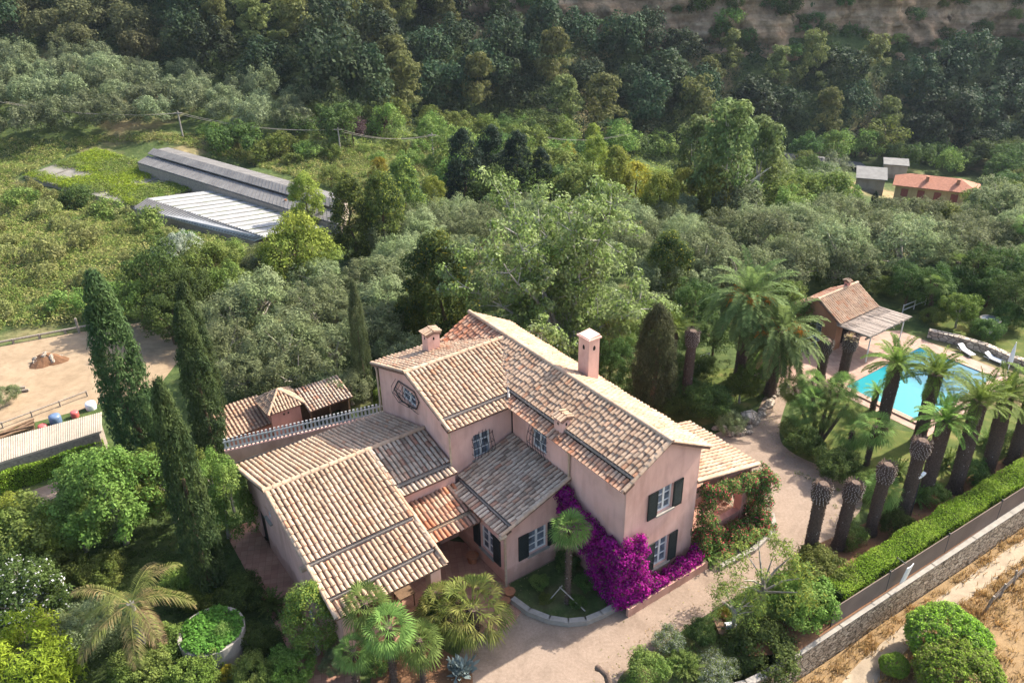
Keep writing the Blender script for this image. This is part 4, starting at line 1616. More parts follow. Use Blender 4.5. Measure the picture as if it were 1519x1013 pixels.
def tree_kind(name, leaf, n_var, shape, hc, nclump, crad, per, lsize, aspect, bark="brown_bark", seed=1, trunk_r=.03,
              fill=.72, up=.35, flat=1.0, droop=0.0, style='round', second=None, cover=None, more=1.0):
    """prototype meshes one unit wide: list of (crown, trunk). hc: height of the crown's middle, shape: half-axes"""
    out = []
    per = int(per * more)
    area = nclump * per * lsize ** 2 * aspect * .5 / (.8 * 4 * shape[0] * shape[2])
    lsize = lsize * min(1.9, max(1.0, ((cover or COVER) / area) ** .5))
    for i in range(n_var):
        r = np.random.default_rng(seed * 100 + i)
        sh = np.asarray(shape) * (1 + r.normal(0, .06, 3))
        if style == 'round':
            C = crown_points(r, nclump, sh, fill, .35 if fill > .85 else 1.0)
        elif style == 'pine':                          # layered flat tufts on a few limbs
            C = []
            for k in range(nclump):
                z = r.random() ** .8
                a, q = r.random() * 6.28, (1 - .55 * z) * r.random() ** .5
                C.append((sh[0] * q * math.cos(a), sh[1] * q * math.sin(a), sh[2] * (2 * z - 1) + .12 * (1 - q)))
            C = np.array(C)
        elif style == 'column':
            z = r.random(nclump)
            a = r.random(nclump) * 6.28
            q = np.clip(np.interp(z, [0, .08, .35, .75, .92, 1], [.55, .85, 1.0, .72, .38, .05]), 0, 1) * (.82 + .18 * r.random(nclump))
            q = q * (1 + .08 * np.sin(4 * a + 9 * z))
            C = np.stack([sh[0] * q * np.cos(a), sh[1] * q * np.sin(a), sh[2] * (2 * z - 1)], 1)
        elif style == 'oval':
            z = r.random(nclump)
            a = r.random(nclump) * 6.28
            q = np.interp(z, [0, .12, .45, .8, 1], [.45, .9, 1.0, .8, .25]) * (.7 + .3 * r.random(nclump))
            q = q * (1 + .15 * np.sin(3 * a + 7 * z + i))
            C = np.stack([sh[0] * q * np.cos(a), sh[1] * q * np.sin(a), sh[2] * (2 * z - 1)], 1)
        elif style == 'cone':
            z = r.random(nclump) ** 1.2
            a = r.random(nclump) * 6.28
            q = (1 - z) ** .5 * (.65 + .35 * r.random(nclump)) * (1 + .15 * np.sin(z * 30))
            C = np.stack([sh[0] * q * np.cos(a), sh[1] * q * np.sin(a), sh[2] * (2 * z - 1)], 1)
        C = C + np.array([0, 0, hc])
        rad = crad * (.7 + .6 * r.random(len(C)))
        V = clump_leaves(C, rad, per, lsize, aspect, r, up, flat, .45, droop)
        mats, mid = [L[leaf]], None
        if second:
            mats.append(L[second[0]])
            mid = (r.random(len(V) // 4) < second[1]).astype(np.int32)
        cm = np_mesh(name + "_crown", V, quads_of(len(V)), mats, mid)
        tm = None
        if bark:
            k = r.choice(len(C), min(len(C), 9), replace=False)
            tm = trunk_mesh(name + "_trunk", r, hc * (.75 if style in ('round', 'pine') else 1.2), trunk_r, C[k] * np.array([.8, .8, 1]) if style in ('round', 'pine') else [], bark)
        out.append((cm, tm))
    return out


K = {}
# far plants (a crown of about 20 to 50 px)
K["forest"] = (tree_kind("forest_tree", "forest", 6, (.46, .46, .40), .62, 46, .15, 36, .055, .75, seed=1, more=1.7, trunk_r=.022), 1.05, .6)
K["pine"] = (tree_kind("pine_tree", "pine", 5, (.42, .42, .38), .78, 40, .13, 42, .06, .4, seed=2, more=1.7, style='pine', flat=.6, bark="grey_bark", trunk_r=.022), 1.2, .62)
K["brownish"] = (tree_kind("scrub_oak", "brownish", 4, (.47, .47, .36), .5, 44, .15, 36, .055, .7, seed=3, more=1.7), .9, .55)
K["olive_far"] = (tree_kind("olive_tree", "olive_far", 5, (.46, .46, .33), .5, 46, .14, 46, .05, .4, seed=4, more=1.7, bark="grey_bark"), .85, .55)
K["mixed"] = (tree_kind("leafy_tree", "mid_green", 5, (.46, .46, .40), .55, 46, .15, 40, .05, .7, seed=5, more=1.7), 1.0, .55)
K["dark"] = (tree_kind("dark_tree", "dark_green", 4, (.46, .46, .42), .55, 46, .15, 40, .05, .7, seed=6, more=1.7), 1.0, .55)
K["bush"] = (tree_kind("bush", "mid_green", 4, (.46, .46, .30), .32, 34, .16, 34, .06, .7, seed=7, more=1.7, bark=None), .65, .5)
K["dark_bush"] = (tree_kind("bush", "dark_green", 4, (.46, .46, .30), .32, 40, .15, 42, .05, .7, seed=8, more=1.7, bark=None), .65, .5)
K["wild"] = (tree_kind("wild_bush", "wild", 4, (.46, .46, .28), .3, 40, .15, 40, .045, .5, seed=41, bark=None), .6, .5)
K["purple"] = (tree_kind("plum_tree", "purple_leaf", 2, (.46, .46, .36), .5, 40, .15, 36, .055, .7, seed=9, more=1.7), .9, .55)
K["gum"] = (tree_kind("gum_tree", "gum", 3, (.42, .42, .5), .85, 70, .12, 40, .045, .45, seed=10, more=1.7, style='pine', flat=.8, droop=.5, bark="pale_bark", trunk_r=.022), 1.35, .6)
# middle distance
K["olive"] = (tree_kind("olive_tree", "olive", 6, (.46, .46, .32), .48, 110, .10, 75, .030, .32, seed=11, bark="grey_bark", trunk_r=.035, up=.5), .82, .55)
K["yg_oval"] = (tree_kind("willow_myrtle", "yellow_green", 3, (.40, .40, .72), .85, 120, .13, 70, .035, .4, seed=12, cover=7, more=1.3, style='oval', droop=.5), 1.6, .52)
K["gold"] = (tree_kind("golden_tree", "gold", 2, (.42, .42, .55), .65, 90, .13, 60, .04, .45, seed=13, style='oval', droop=.4), 1.25, .52)
K["oval"] = (tree_kind("columnar_tree", "myrtle", 4, (.40, .40, .85), .98, 130, .13, 80, .034, .42, seed=14, cover=8, more=1.4, style='oval', droop=.5, second=("yellow_green", .25)), 1.85, .53)
K["yg_round"] = (tree_kind("yellow_green_tree", "yellow_green", 2, (.45, .45, .46), .56, 120, .11, 80, .032, .45, seed=15, cover=7, more=1.3, droop=.35), 1.12, .5)
K["evergreen"] = (tree_kind("evergreen_tree", "evergreen", 3, (.42, .42, .68), .72, 150, .13, 90, .033, .45, seed=16, cover=8, more=1.3, style='oval', second=("gold", .06)), 1.5, .5)
K["conifer"] = (tree_kind("dark_conifer", "conifer", 4, (.44, .44, .70), .72, 140, .10, 70, .045, .35, seed=17, style='cone', droop=.3), 1.45, .5)
K["broad"] = (tree_kind("leafy_tree", "mid_green", 4, (.46, .46, .40), .55, 120, .11, 80, .032, .65, seed=18), 1.0, .55)
K["silver"] = (tree_kind("silver_tree", "silver", 1, (.46, .46, .38), .55, 90, .11, 70, .035, .6, seed=19), 1.0, .55)
K["darkmid"] = (tree_kind("dark_tree", "dark_green", 4, (.46, .46, .44), .55, 120, .11, 80, .032, .65, seed=20), 1.05, .55)
# near
K["cypress"] = (tree_kind("cypress", "cypress", 4, (.40, .40, 1.45), 1.48, 520, .12, 44, .065, .34, seed=21, style='column', droop=-.9, up=.5, trunk_r=.06), 3.0, .5)
K["cypress_fat"] = (tree_kind("cypress", "cypress_grey", 2, (.42, .42, 1.05), 1.07, 420, .11, 60, .045, .32, seed=22, style='column', droop=-.9, up=.5, trunk_r=.05), 2.2, .5)
K["near_broad"] = (tree_kind("leafy_tree", "mid_green", 4, (.46, .46, .42), .58, 230, .085, 110, .026, .6, seed=23, bark="grey_bark", second=("bright", .3)), 1.05, .55)
K["near_bright"] = (tree_kind("fruit_tree", "bright", 3, (.46, .46, .40), .62, 130, .10, 80, .040, .6, seed=24, bark="grey_bark"), 1.1, .58)
K["near_bush"] = (tree_kind("shrub", "mid_green", 4, (.46, .46, .34), .36, 120, .11, 80, .036, .6, seed=25, bark=None), .75, .5)
K["near_dark"] = (tree_kind("shrub", "dark_green", 4, (.46, .46, .36), .38, 130, .11, 90, .034, .65, seed=26, bark=None, second=("bright", .12)), .78, .5)
K["near_bright_bush"] = (tree_kind("shrub", "bright", 3, (.46, .46, .33), .36, 120, .11, 80, .04, .6, seed=27, bark=None), .72, .5)
K["near_grey"] = (tree_kind("shrub", "olive", 3, (.46, .46, .34), .36, 130, .10, 90, .028, .35, seed=28, bark=None), .75, .5)
K["topiary"] = (tree_kind("clipped_bush", "hedge", 2, (.45, .45, .40), .40, 760, .055, 60, .026, .7, seed=29, bark=None, fill=.93, second=("mid_green", .5)), .85, .5)
K["variegated"] = (tree_kind("variegated_shrub", "silver", 2, (.46, .46, .32), .34, 120, .11, 80, .034, .5, seed=30, bark=None, second=("mid_green", .5)), .7, .5)
K["juniper"] = (tree_kind("golden_conifer", "juniper", 1, (.48, .48, .26), .27, 160, .09, 90, .04, .28, seed=31, bark=None, up=.6), .55, .5)
K["flowering"] = (tree_kind("flowering_shrub", "dark_green", 1, (.46, .46, .42), .46, 160, .10, 80, .034, .6, seed=32, bark="grey_bark", second=("white_flower", .055)), .95, .5)
K["wispy"] = (tree_kind("wispy_tree", "mid_green", 2, (.46, .46, .36), .55, 60, .09, 60, .035, .3, seed=33, cover=1.1, bark="grey_bark", trunk_r=.03, second=("yellow_green", .4)), .95, .55)
K["light_tree"] = (tree_kind("small_leaved_tree", "mid_green", 1, (.42, .42, .66), .80, 150, .11, 90, .032, .5, seed=34, style='oval', bark="pale_bark", second=("yellow_green", .35), trunk_r=.045), 1.55, .56)
K["croton"] = (tree_kind("yellow_shrub", "gold", 1, (.42, .42, .5), .5, 60, .12, 60, .06, .35, seed=35, bark=None), 1.1, .5)
NAMES = {k: v[0][0][0].name.replace("_crown", "") for k, v in K.items()}
CATS = {"wild_bush": "bush", "olive_tree": "olive tree", "pine_tree": "pine tree", "bush": "bush", "shrub": "shrub", "clipped_bush": "bush", "variegated_shrub": "shrub",
        "golden_conifer": "conifer", "dark_conifer": "conifer", "flowering_shrub": "shrub", "yellow_shrub": "shrub", "cypress": "cypress tree"}
_count = {}


def put(kind, x, y, z, w, label, group=None, parts=True, hs_=1.0, lean=None):
    """stand one plant of a kind, w metres wide"""
    protos = K[kind][0]
    i = _count.get(kind, 0)
    _count[kind] = i + 1
    crown, trunk = protos[i % len(protos)]
    nm = NAMES[kind]
    cat = CATS.get(nm, "shrub" if trunk is None else "tree")
    sc = (w, w, w * hs_)
    rot = (0, 0, random.uniform(0, 6.28))
    if lean:
        rot = (lean[0], lean[1], rot[2])
    if trunk is None or not parts:
        o = link(nm, crown)
        o.location, o.scale, o.rotation_euler = (x, y, z), sc, rot
        return tag(o, label, cat, group)
    e = empty(nm, (x, y, z), 0, label, cat, group)
    e.scale, e.rotation_euler = sc, rot
    link("crown", crown, e)
    link("trunk", trunk, e)
    return e


def plant(kind, px, py, wpx, label, group=None, parts=True, hs_=1.0, lean=None, floor=None):
    ratio, hc = K[kind][1] * hs_, K[kind][2]
    x, y, z, w = stand(px, py, wpx, ratio, hc, floor)
    return put(kind, x, y, z, w, label, group, parts, hs_, lean)


# ------------------------------------------------------------------ palms
class Fronds:
    def __init__(s):
        s.v, s.m = [], []

    def quad(s, a, b, c, d, m=0):
        s.v += [a, b, c, d]
        s.m.append(m)

    def frond(s, base, az, el, Ln, droop, r, nl=34, ll=.42, w=.035, m=0, hang=.35, twist=1.0):
        """a feather leaf: arching rachis with leaflets on both sides"""
        d = np.array([math.cos(az) * math.cos(el), math.sin(az) * math.cos(el), math.sin(el)])
        side = np.array([-math.sin(az), math.cos(az), 0])
        n = 12
        p = np.asarray(base, float)
        P, D = [p], [d]
        for i in range(n):
            d = unit(d + np.array([0, 0, -droop / n * (.4 + 1.3 * i / n)]))
            p = p + d * Ln / n
            P.append(p)
            D.append(d)
        P, D = np.array(P), np.array(D)
        for i in range(n):
            ww = side * (.028 * (1 - i / n) + .008)
            s.quad(P[i] - ww, P[i] + ww, P[i + 1] + ww * .8, P[i + 1] - ww * .8, m)
        for k in range(nl):
            t = .14 + .86 * (k + r.random() * .4) / nl
            f = t * n
            i = min(n - 1, int(f))
            q = P[i] + (P[i + 1] - P[i]) * (f - i)
            dd = D[i]
            upv = np.cross(side, dd) * -1
            upv = upv if upv[2] > 0 else -upv
            env = (math.sin(math.pi * min(1, .18 + .82 * t)) ** .6) * .85 + .15
            for sg in (-1, 1):
                l = ll * env * r.uniform(.85, 1.1)
                o = unit(side * sg * .85 + dd * .55 + upv * (.35 * twist) + r.normal(0, .07, 3))
                tip = q + o * l + np.array([0, 0, -hang * l])
                mid = q + o * l * .5 + np.array([0, 0, -hang * l * .2])
                wv = unit(np.cross(o, upv + side * .3)) * w * .5
                s.quad(q, mid + wv, tip, mid - wv, m)

    def fan(s, base, az, el, pet, Rr, r, nseg=22, m=0, spread=2.5, droop=.25, wf=.95):
        """a fan leaf on its stalk"""
        d = np.array([math.cos(az) * math.cos(el), math.sin(az) * math.cos(el), math.sin(el)])
        side = np.array([-math.sin(az), math.cos(az), 0])
        nrm = np.cross(d, side)
        nrm = nrm if nrm[2] > 0 else -nrm
        b = np.asarray(base, float)
        h = b + d * pet + np.array([0, 0, -.06 * pet])
        ww = side * .014
        s.quad(b - ww, b + ww, h + ww, h - ww, m)
        for k in range(nseg):
            a = spread * (2 * (k + .5) / nseg - 1) * .5
            o = d * math.cos(a) + side * math.sin(a)
            l = Rr * (.78 + .22 * math.cos(a * .8)) * r.uniform(.92, 1.05)
            o = unit(o + nrm * .06 * (1 if k % 2 else -1))
            tip = h + o * l + np.array([0, 0, -droop * l * r.uniform(.7, 1.3)])
            mid = h + o * l * .62 - np.array([0, 0, droop * l * .25])
            wv = np.cross(nrm, o) * l * .62 * math.tan(spread / nseg * .5) * wf
            s.quad(h, mid + wv, tip, mid - wv, m)

    def mesh(s, name, mats):
        V = np.array(s.v)
        return np_mesh(name, V, quads_of(len(V)), [L[m] if m in L else MATS[m] for m in mats], s.m)


def palm_trunk(name, h, r0, r1, r, head=0.0, bark="palm_bark", lean=(0, 0), boots=True, boot=.07):
    """ringed trunk with the diamond pattern of cut leaf bases; head > 0 swells the top"""
    n = max(8, int(h / .12))
    m = MB()
    path, rad = [], []
    for i in range(n + 1):
        t = i / n
        path.append(np.array([lean[0] * t * t, lean[1] * t * t, h * t]))
        q = r0 + (r1 - r0) * t + (.35 * r0 * max(0, 1 - t * n / 3) if r0 > .15 else 0)
        if head:
            k = np.clip((t * h - (h - head)) / (head * .35), 0, 1)
            q = q + r0 * .34 * k - r0 * .55 * np.clip((t * h - (h - head * .30)) / (head * .30), 0, 1) ** 2
        rad.append(q * (1 + .05 * (i % 2) + r.normal(0, .015)))
    m.tube(path, rad, 14)
    if boots:
        st = max(.075, r0 * .30)
        nz = int(h / st)
        for i in range(nz):
            z = (i + .5) * st
            t = z / h
            q = np.interp(t * n, range(n + 1), rad)
            c = np.array([lean[0] * t * t, lean[1] * t * t, z])
            na = max(6, int(2 * math.pi * q / (st * 1.25)))
            fresh = head and z > h - head
            for k in range(na):
                a = 2 * math.pi * (k + .5 * (i % 2)) / na + r.normal(0, .04)
                o = np.array([math.cos(a), math.sin(a), 0])
                sd = np.array([-math.sin(a), math.cos(a), 0])
                ln = boot * (2.4 if fresh else 1.0) * r.uniform(.6, 1.2)
                b = c + o * (q - .01)
                tip = b + o * ln * .75 + np.array([0, 0, ln * .9])
                hw = st * .46
                m.faces([b - sd * hw, b + sd * hw, b + np.array([0, 0, -hw]) , tip - sd * hw * .6 + np.array([0, 0, .0]), tip + sd * hw * .6, tip + np.array([0, 0, -.04]) + o * .02],
                        [(0, 3, 4, 1), (0, 2, 5, 3), (2, 1, 4, 5)], 0)
                m.faces([tip - sd * hw * .6, tip + sd * hw * .6, tip + np.array([0, 0, -.045]) + o * .02], [(0, 1, 2)], 1 if (fresh or r.random() < .03) else 0)
    me = bpy.data.meshes.new(name)
    me.from_pydata(m.v, [], m.f)
    me.polygons.foreach_set("material_index", np.asarray(m.m, np.int32))
    for x in (bark, "cut_frond"):
        me.materials.append(MATS[x])
    return me


def fan_crown(seed, n, Rr, pet, leaf="palm", lo=-.9, hi=1.35, nseg=22, dead=.12, spread=2.6, droop=.25, wf=.95):
    r = np.random.default_rng(seed)
    f = Fronds()
    for i in range(n):
        t = (i + .5) / n
        el = hi + (lo - hi) * t ** .8
        f.fan((0, 0, 0), i * 2.39996 + r.normal(0, .12), el, pet * r.uniform(.8, 1.15), Rr * r.uniform(.85, 1.1), r, nseg, 0, spread, droop * (1 + t), wf)
    for i in range(int(n * dead)):
        f.fan((0, 0, -.05), r.random() * 6.28, -1.25 + r.normal(0, .12), pet * .8, Rr * .8, r, 14, 1, 1.6, .1)
    return f.mesh("fan_crown", [leaf, "dry_frond"])


def feather_crown(seed, n, Ln, leaf, lo, hi, droop, ll=.42, nl=34, w=.04, dead=0, hang=.35, twist=1.0, dmat="dry_frond"):
    r = np.random.default_rng(seed)
    f = Fronds()
    for i in range(n):
        t = (i + .5) / n
        el = hi + (lo - hi) * t ** .85
        f.frond((0, 0, 0), i * 2.39996 + r.normal(0, .15), el + r.normal(0, .08), Ln * r.uniform(.85, 1.1), droop * (1 - .3 * t) * r.uniform(.8, 1.2), r, nl, ll, w, 0, hang, twist)
    for i in range(dead):
        f.frond((0, 0, -.1), r.random() * 6.28, -.9 + r.normal(0, .2), Ln * .85, .9, r, nl, ll * .8, w * .8, 1, .6)
    return f.mesh("feather_crown", [leaf, dmat])


FAN = [fan_crown(300 + i, 30, .60, .50, nseg=16, wf=.8) for i in range(3)]
FAN_SKIRT = fan_crown(309, 26, .60, .42, nseg=16, wf=.8, lo=-.5, dead=.9)
CYCAD = fan_crown(310, 46, .62, .85, "cycad", -.55, 1.3, 12, .08, 2.0, .35, .8)
DATE_BIG = feather_crown(320, 72, 3.3, "palm_date", -.8, 1.45, 1.7, .55, 38, .075, 10)
DATE_MID = feather_crown(321, 58, 2.8, "palm_date", -.8, 1.4, 1.7, .5, 34, .07, 8)
DATE_CUT = [feather_crown(330 + i, 30, 1.95, "palm_fresh", .0, 1.45, 1.5, .36, 32, .06, 0) for i in range(3)]
DATE_SMALL = feather_crown(335, 26, 1.3, "palm_fresh", -.2, 1.4, 1.3, .28, 28, .035, 0)
QUEEN = feather_crown(340, 11, 2.6, "queen", -.25, 1.2, 2.0, .55, 48, .035, 6, .75)
YUCCA = feather_crown(345, 40, .5, "palm", -.3, 1.4, .5, .08, 5, .05, 0)


def palm(name, label, loc, trunk, crown, ctop, group=None, scale=1.0, extra=()):
    e = empty(name, loc, random.uniform(0, 6.28), label, "palm tree", group)
    if trunk is not None:
        link("trunk", trunk, e)
    if crown is not None:
        c = link("crown", crown, e)
        c.location = ctop
        c.scale = (scale,) * 3
    for nm, me, l in extra:
        o = link(nm, me, e)
        o.location = l
    return e


def fruit_mesh(seed, n=7):
    r = np.random.default_rng(seed)
    m = MB()
    for i in range(n):
        a = r.random() * 6.28
        p = np.array([math.cos(a) * .55, math.sin(a) * .55, .35])
        q = np.array([math.cos(a) * 1.0, math.sin(a) * 1.0, .1 + r.random() * .35])
        m.tube([p * .3, p, q], [.02, .02, .015], 4)
        for k in range(40):
            o = q + r.normal(0, .17, 3) + np.array([0, 0, -.1])
            m.tube([q, (q + o) / 2 + np.array([0, 0, .03]), o], [.02, .024, .03], 3)
    me = bpy.data.meshes.new("fruit_cluster")
    me.from_pydata(m.v, [], m.f)
    me.materials.append(MATS["fruit"])
    return me

# ------------------------------------------------------------------ planting: what the photograph shows one by one
SL = "silvery olive tree in the dense grove behind the villa"
for i, (x, y, w) in enumerate([(385, 448, 110), (332, 525, 105), (425, 515, 120), (470, 465, 100), (497, 520, 95), (440, 560, 100), (570, 450, 92),
                               (560, 505, 85), (345, 470, 90), (400, 400, 80), (545, 420, 85), (590, 525, 80), (620, 345, 80), (600, 385, 85), (500, 440, 80),
                               (470, 415, 75), (640, 330, 70), (700, 330, 70), (520, 575, 70), (300, 480, 75), (395, 545, 90), (480, 580, 70)]):
    plant("olive", x, y, w, SL, "olive trees behind the villa")
plant("olive", 362, 560, 92, "olive tree with dark bare trunk standing beside the pink hut", None)
OR_ = "round olive tree in the orchard beyond the pool house"
for x, y, w in [(1045, 380, 105), (1130, 352, 105), (1180, 392, 100), (1245, 370, 105), (1172, 335, 85), (1232, 322, 85), (1300, 354, 95),
                (1362, 356, 95), (1340, 375, 105), (1424, 368, 100), (1490, 312, 105), (1265, 395, 85), (1100, 405, 100), (1205, 345, 80),
                (1480, 318, 80), (1395, 352, 80), (1262, 322, 70), (1075, 345, 80), (1150, 395, 90), (1515, 345, 95), (1400, 385, 90), (1020, 345, 70)]:
    plant("olive", x, y, w, OR_, "olive trees beyond the pool")
# trees round the greenhouses
plant("yg_round", 440, 374, 106, "bright yellow-green rounded tree at the right end of the white greenhouse")
plant("yg_oval", 456, 300, 56, "slim yellow-green tree rising beside the long grey greenhouse")
plant("mixed", 490, 262, 30, "small dark tree at the end of the grey greenhouse roof")
plant("oval", 522, 325, 70, "dense columnar tree nearest the white greenhouse in the row of three")
plant("oval", 570, 318, 72, "dense columnar tree in the middle of the row of three")
plant("oval", 600, 292, 66, "dense columnar tree at the back of the row of three")
plant("yg_oval", 642, 298, 46, "small yellow-green tree right of the three columnar trees")
plant("gold", 563, 255, 34, "golden yellow tree peeping over the columnar trees")
plant("evergreen", 652, 428, 118, "big dense dark evergreen with yellowish top behind the small chimney", hs_=1.0)
plant("evergreen", 606, 480, 66, "smaller dark evergreen left of the big evergreen")
plant("evergreen", 992, 400, 78, "dark evergreen with yellow-green rim right of the pale poplar")
for x, y, w, l in [(688, 255, 84, "tall dark conifer at the left end of the conifer clump"), (728, 250, 80, "tall dark conifer second from the left in the conifer clump"),
                   (768, 256, 78, "dark conifer at the right of the conifer clump"), (803, 268, 58, "thin dark conifer with bare pale stems right of the clump")]:
    plant("conifer", x, y, w, l)
for x, y, w, l in [(915, 268, 60, "yellow-green willowy tree left of the golden one beyond the poplar"), (978, 300, 62, "yellow-green willowy tree right of the golden one beyond the poplar"),
                   (1056, 295, 58, "rounded yellow-green willowy tree near the gum trees"), (882, 242, 48, "small yellow-green willowy tree above the poplar crown"),
                   (1012, 288, 50, "slim yellow-green willowy tree between two rounded ones")]:
    plant("yg_oval", x, y, w, l)
plant("gold", 944, 274, 58, "golden crowned tree beyond the poplar")
plant("gold", 842, 232, 32, "small golden tree left of the willowy trees")
GUM = "gum tree with loose grey-green crown and pale trunk"
for x, y, w, l in [(1078, 238, 128, "tallest " + GUM), (1128, 240, 104, GUM + " at the right of its clump"), (1030, 232, 90, GUM + " at the left of its clump"), (1085, 278, 70, "small " + GUM + " in front of the clump")]:
    plant("gum", x, y, w, l)
plant("conifer", 1297, 300, 17, "tiny dark cypress in front of the yellow farmhouse", hs_=1.3)
plant("darkmid", 1200, 262, 60, "dark rounded tree left of the outbuilding", None)
plant("olive_far", 1238, 250, 48, "grey-green rounded tree by the valley road")
plant("mixed", 1318, 205, 66, "bright green tree lit above the farmhouse roof")
plant("bush", 1235, 292, 46, "green bush in front of the small grey roofed outbuilding")
for x, y, w in [(350, 208, 70), (395, 225, 45), (330, 200, 50), (420, 215, 50), (455, 225, 40)]:
    plant("dark_bush" if w > 60 else "bush", x, y, w, "dark green bush along the power line behind the grey greenhouse", "bushes behind the grey greenhouse")
plant("purple", 522, 193, 44, "purple leaved tree, left of two beyond the power line")
plant("purple", 563, 188, 34, "purple leaved tree, right of two beyond the power line")
for x, y, w, k in [(235, 418, 110, "darkmid"), (305, 395, 95, "broad"), (345, 425, 80, "broad"), (205, 450, 80, "broad"), (280, 440, 90, "darkmid"), (165, 440, 60, "broad"), (330, 380, 60, "broad"), (250, 470, 80, "darkmid")]:
    plant(k, x, y, w, "leafy green tree in the thicket between scrubland and olive grove", "thicket trees left of the olive grove")
plant("silver", 268, 372, 62, "silvery white leaved tree in the thicket")

for x, y, w, l in ((1352, 318, 44, "leafy tree hiding the foot of the yellow farmhouse, left of two"), (1408, 322, 48, "leafy tree hiding the foot of the yellow farmhouse, right of two"), (1448, 300, 44, "leafy tree at the right end of the yellow farmhouse"), (1262, 292, 36, "leafy tree before the grey outbuilding")):
    plant("mixed", x, y, w, l)


def bare_tree(px, py, hpx, seed, label):
    r = np.random.default_rng(seed)
    x, y, z = drop(px, py)
    h = hpx * (y * CP + (CAM_H - z) * SP) / FPX
    T = [(r.normal(0, .16 * h), r.normal(0, .16 * h), h * r.uniform(.75, 1.15)) for _ in range(8)]
    o = link("bare_tree", trunk_mesh("bare_tree", r, h * .8, .035 * h, T, "pale_bark", .05))
    o.location = (x, y, z)
    tag(o, label, "tree")


bare_tree(795, 312, 44, 1, "leafless pale tree at the right of the dark conifers, left of two")
bare_tree(808, 308, 40, 2, "leafless pale tree at the right of the dark conifers, right of two")
bare_tree(1086, 335, 90, 3, "leafless pale trunk rising in front of the gum trees")

# cypresses: base and top are seen
def cypress(kind, base, top, wpx, label, lean=0.0):
    x, y = at(*base)[:2]
    r = ray(*top)
    h = CAM_H + r[2] * (y / r[1])
    w = wpx * (y * CP + CAM_H * SP) / FPX
    k = h / (K[kind][1] * w)
    put(kind, x, y, 0, w, label, hs_=k)


cypress("cypress", (218, 694), (152, 402), 80, "broad dark cypress with blunt crown beside the riding arena")
cypress("cypress", (322, 690), (255, 466), 58, "pointed cypress between the arena and the olive grove")
cypress("cypress", (320, 640), (252, 432), 54, "slender dark cypress standing just behind the pointed one")
cypress("cypress", (318, 888), (237, 566), 64, "tall cypress in front of the leafy tree at the left")
cypress("cypress_fat", (543, 590), (519, 415), 32, "narrow flat topped cypress left of the villa gable")
cypress("cypress_fat", (966, 612), (938, 440), 76, "stout conical cypress right of the tall chimney")

# garden at the left
plant("near_broad", 165, 735, 165, "large leafy green tree left of the tall cypress")
plant("near_broad", 245, 715, 120, "leafy green tree directly behind the tall cypress", hs_=1.1)
plant("near_broad", 326, 738, 108, "leafy green tree between the tall cypress and the villa", hs_=1.25)
plant("near_broad", 112, 770, 110, "lower leafy tree at the left of the big leafy tree")
plant("near_bush", 40, 800, 130, "yellowish green shrub at the left edge below the lane")
plant("near_bush", 90, 845, 80, "rounded shrub in front of the leafy trees")
plant("yg_round", 80, 800, 90, "yellow-green small tree below the lane at the left")
plant("yg_round", 20, 770, 70, "yellow-green small tree at the very left edge below the lane")
plant("near_bush", 150, 850, 70, "rounded shrub at the left of the drooping palm")
plant("flowering", 35, 885, 120, "shrub covered in small white flowers at the left edge")
plant("juniper", 30, 1000, 190, "bright yellow-green spreading conifer in the bottom left corner")
plant("near_grey", 135, 935, 110, "grey-green shrub left of the drooping palm")
plant("near_grey", 85, 950, 80, "dusty grey-green shrub above the golden conifer")
plant("near_bright_bush", 270, 868, 70, "vivid green shrub at the foot of the tall cypress")
plant("near_bright_bush", 300, 885, 60, "second vivid green shrub, beside the round cistern")
plant("near_dark", 355, 880, 70, "dark glossy shrub between the tall cypress and the villa wall")
plant("near_dark", 385, 950, 55, "dark shrub right of the round cistern")
plant("near_bush", 240, 960, 80, "grey green shrub left of the round cistern")
plant("near_bush", 205, 1000, 90, "low shrub at the bottom edge under the drooping palm")
plant("near_bright_bush", 290, 1005, 80, "bright shrub in front of the round cistern")
plant("croton", 338, 998, 28, "yellow leaved shrub before the round cistern")
plant("near_bush", 380, 1000, 70, "green shrub at the bottom edge right of the cistern")
plant("near_bright_bush", 430, 995, 70, "bright green shrub beneath the small leaved tree")
plant("light_tree", 462, 915, 92, "small leaved tree with pale trunk before the porch")
plant("near_grey", 500, 985, 50, "small grey-green shrub right of the pale trunk")
plant("near_dark", 655, 905, 60, "dark shrub behind the fan palms by the porch")
plant("near_dark", 560, 690 + 290, 55, "dark shrub between the fan palm trunks")

# right foreground shrubbery
plant("near_dark", 1128, 968, 118, "big glossy dark green shrub by the stone wall", hs_=.85)
plant("near_bright_bush", 1190, 900, 95, "light green shrub leaning to the hedge end")
plant("near_bush", 1215, 850, 90, "feathery green shrub at the end of the clipped hedge")
plant("wispy", 1135, 855, 150, "wispy shrub with bare branches on the drive edge")
plant("wispy", 1092, 900, 100, "small wispy shrub with yellow-green leaves on the drive edge")
plant("near_bush", 1165, 905, 60, "green shrub between the wispy shrub and the glossy one")
plant("variegated", 993, 955, 52, "pale variegated mound on the drive edge")
plant("near_dark", 1040, 940, 44, "small dark rounded shrub right of the pale mound")
plant("near_bush", 960, 1000, 70, "low green ground shrub at the bottom edge of the drive")
plant("variegated", 1060, 1000, 65, "pale grey-green shrub right of the spiky plant")
plant("near_bush", 1012, 985, 44, "small shrub behind the spiky plant")
plant("croton", 1073, 912, 20, "tiny yellow-green plant in a pot by the drive")
plant("topiary", 1405, 945, 108, "large clipped round bush on the dry field", floor=-1.55)
plant("topiary", 1420, 1000, 120, "clipped bush in front of the large round one", hs_=.9, floor=-1.55)
plant("topiary", 1326, 990, 40, "small clipped bush left of the large round one", floor=-1.55)

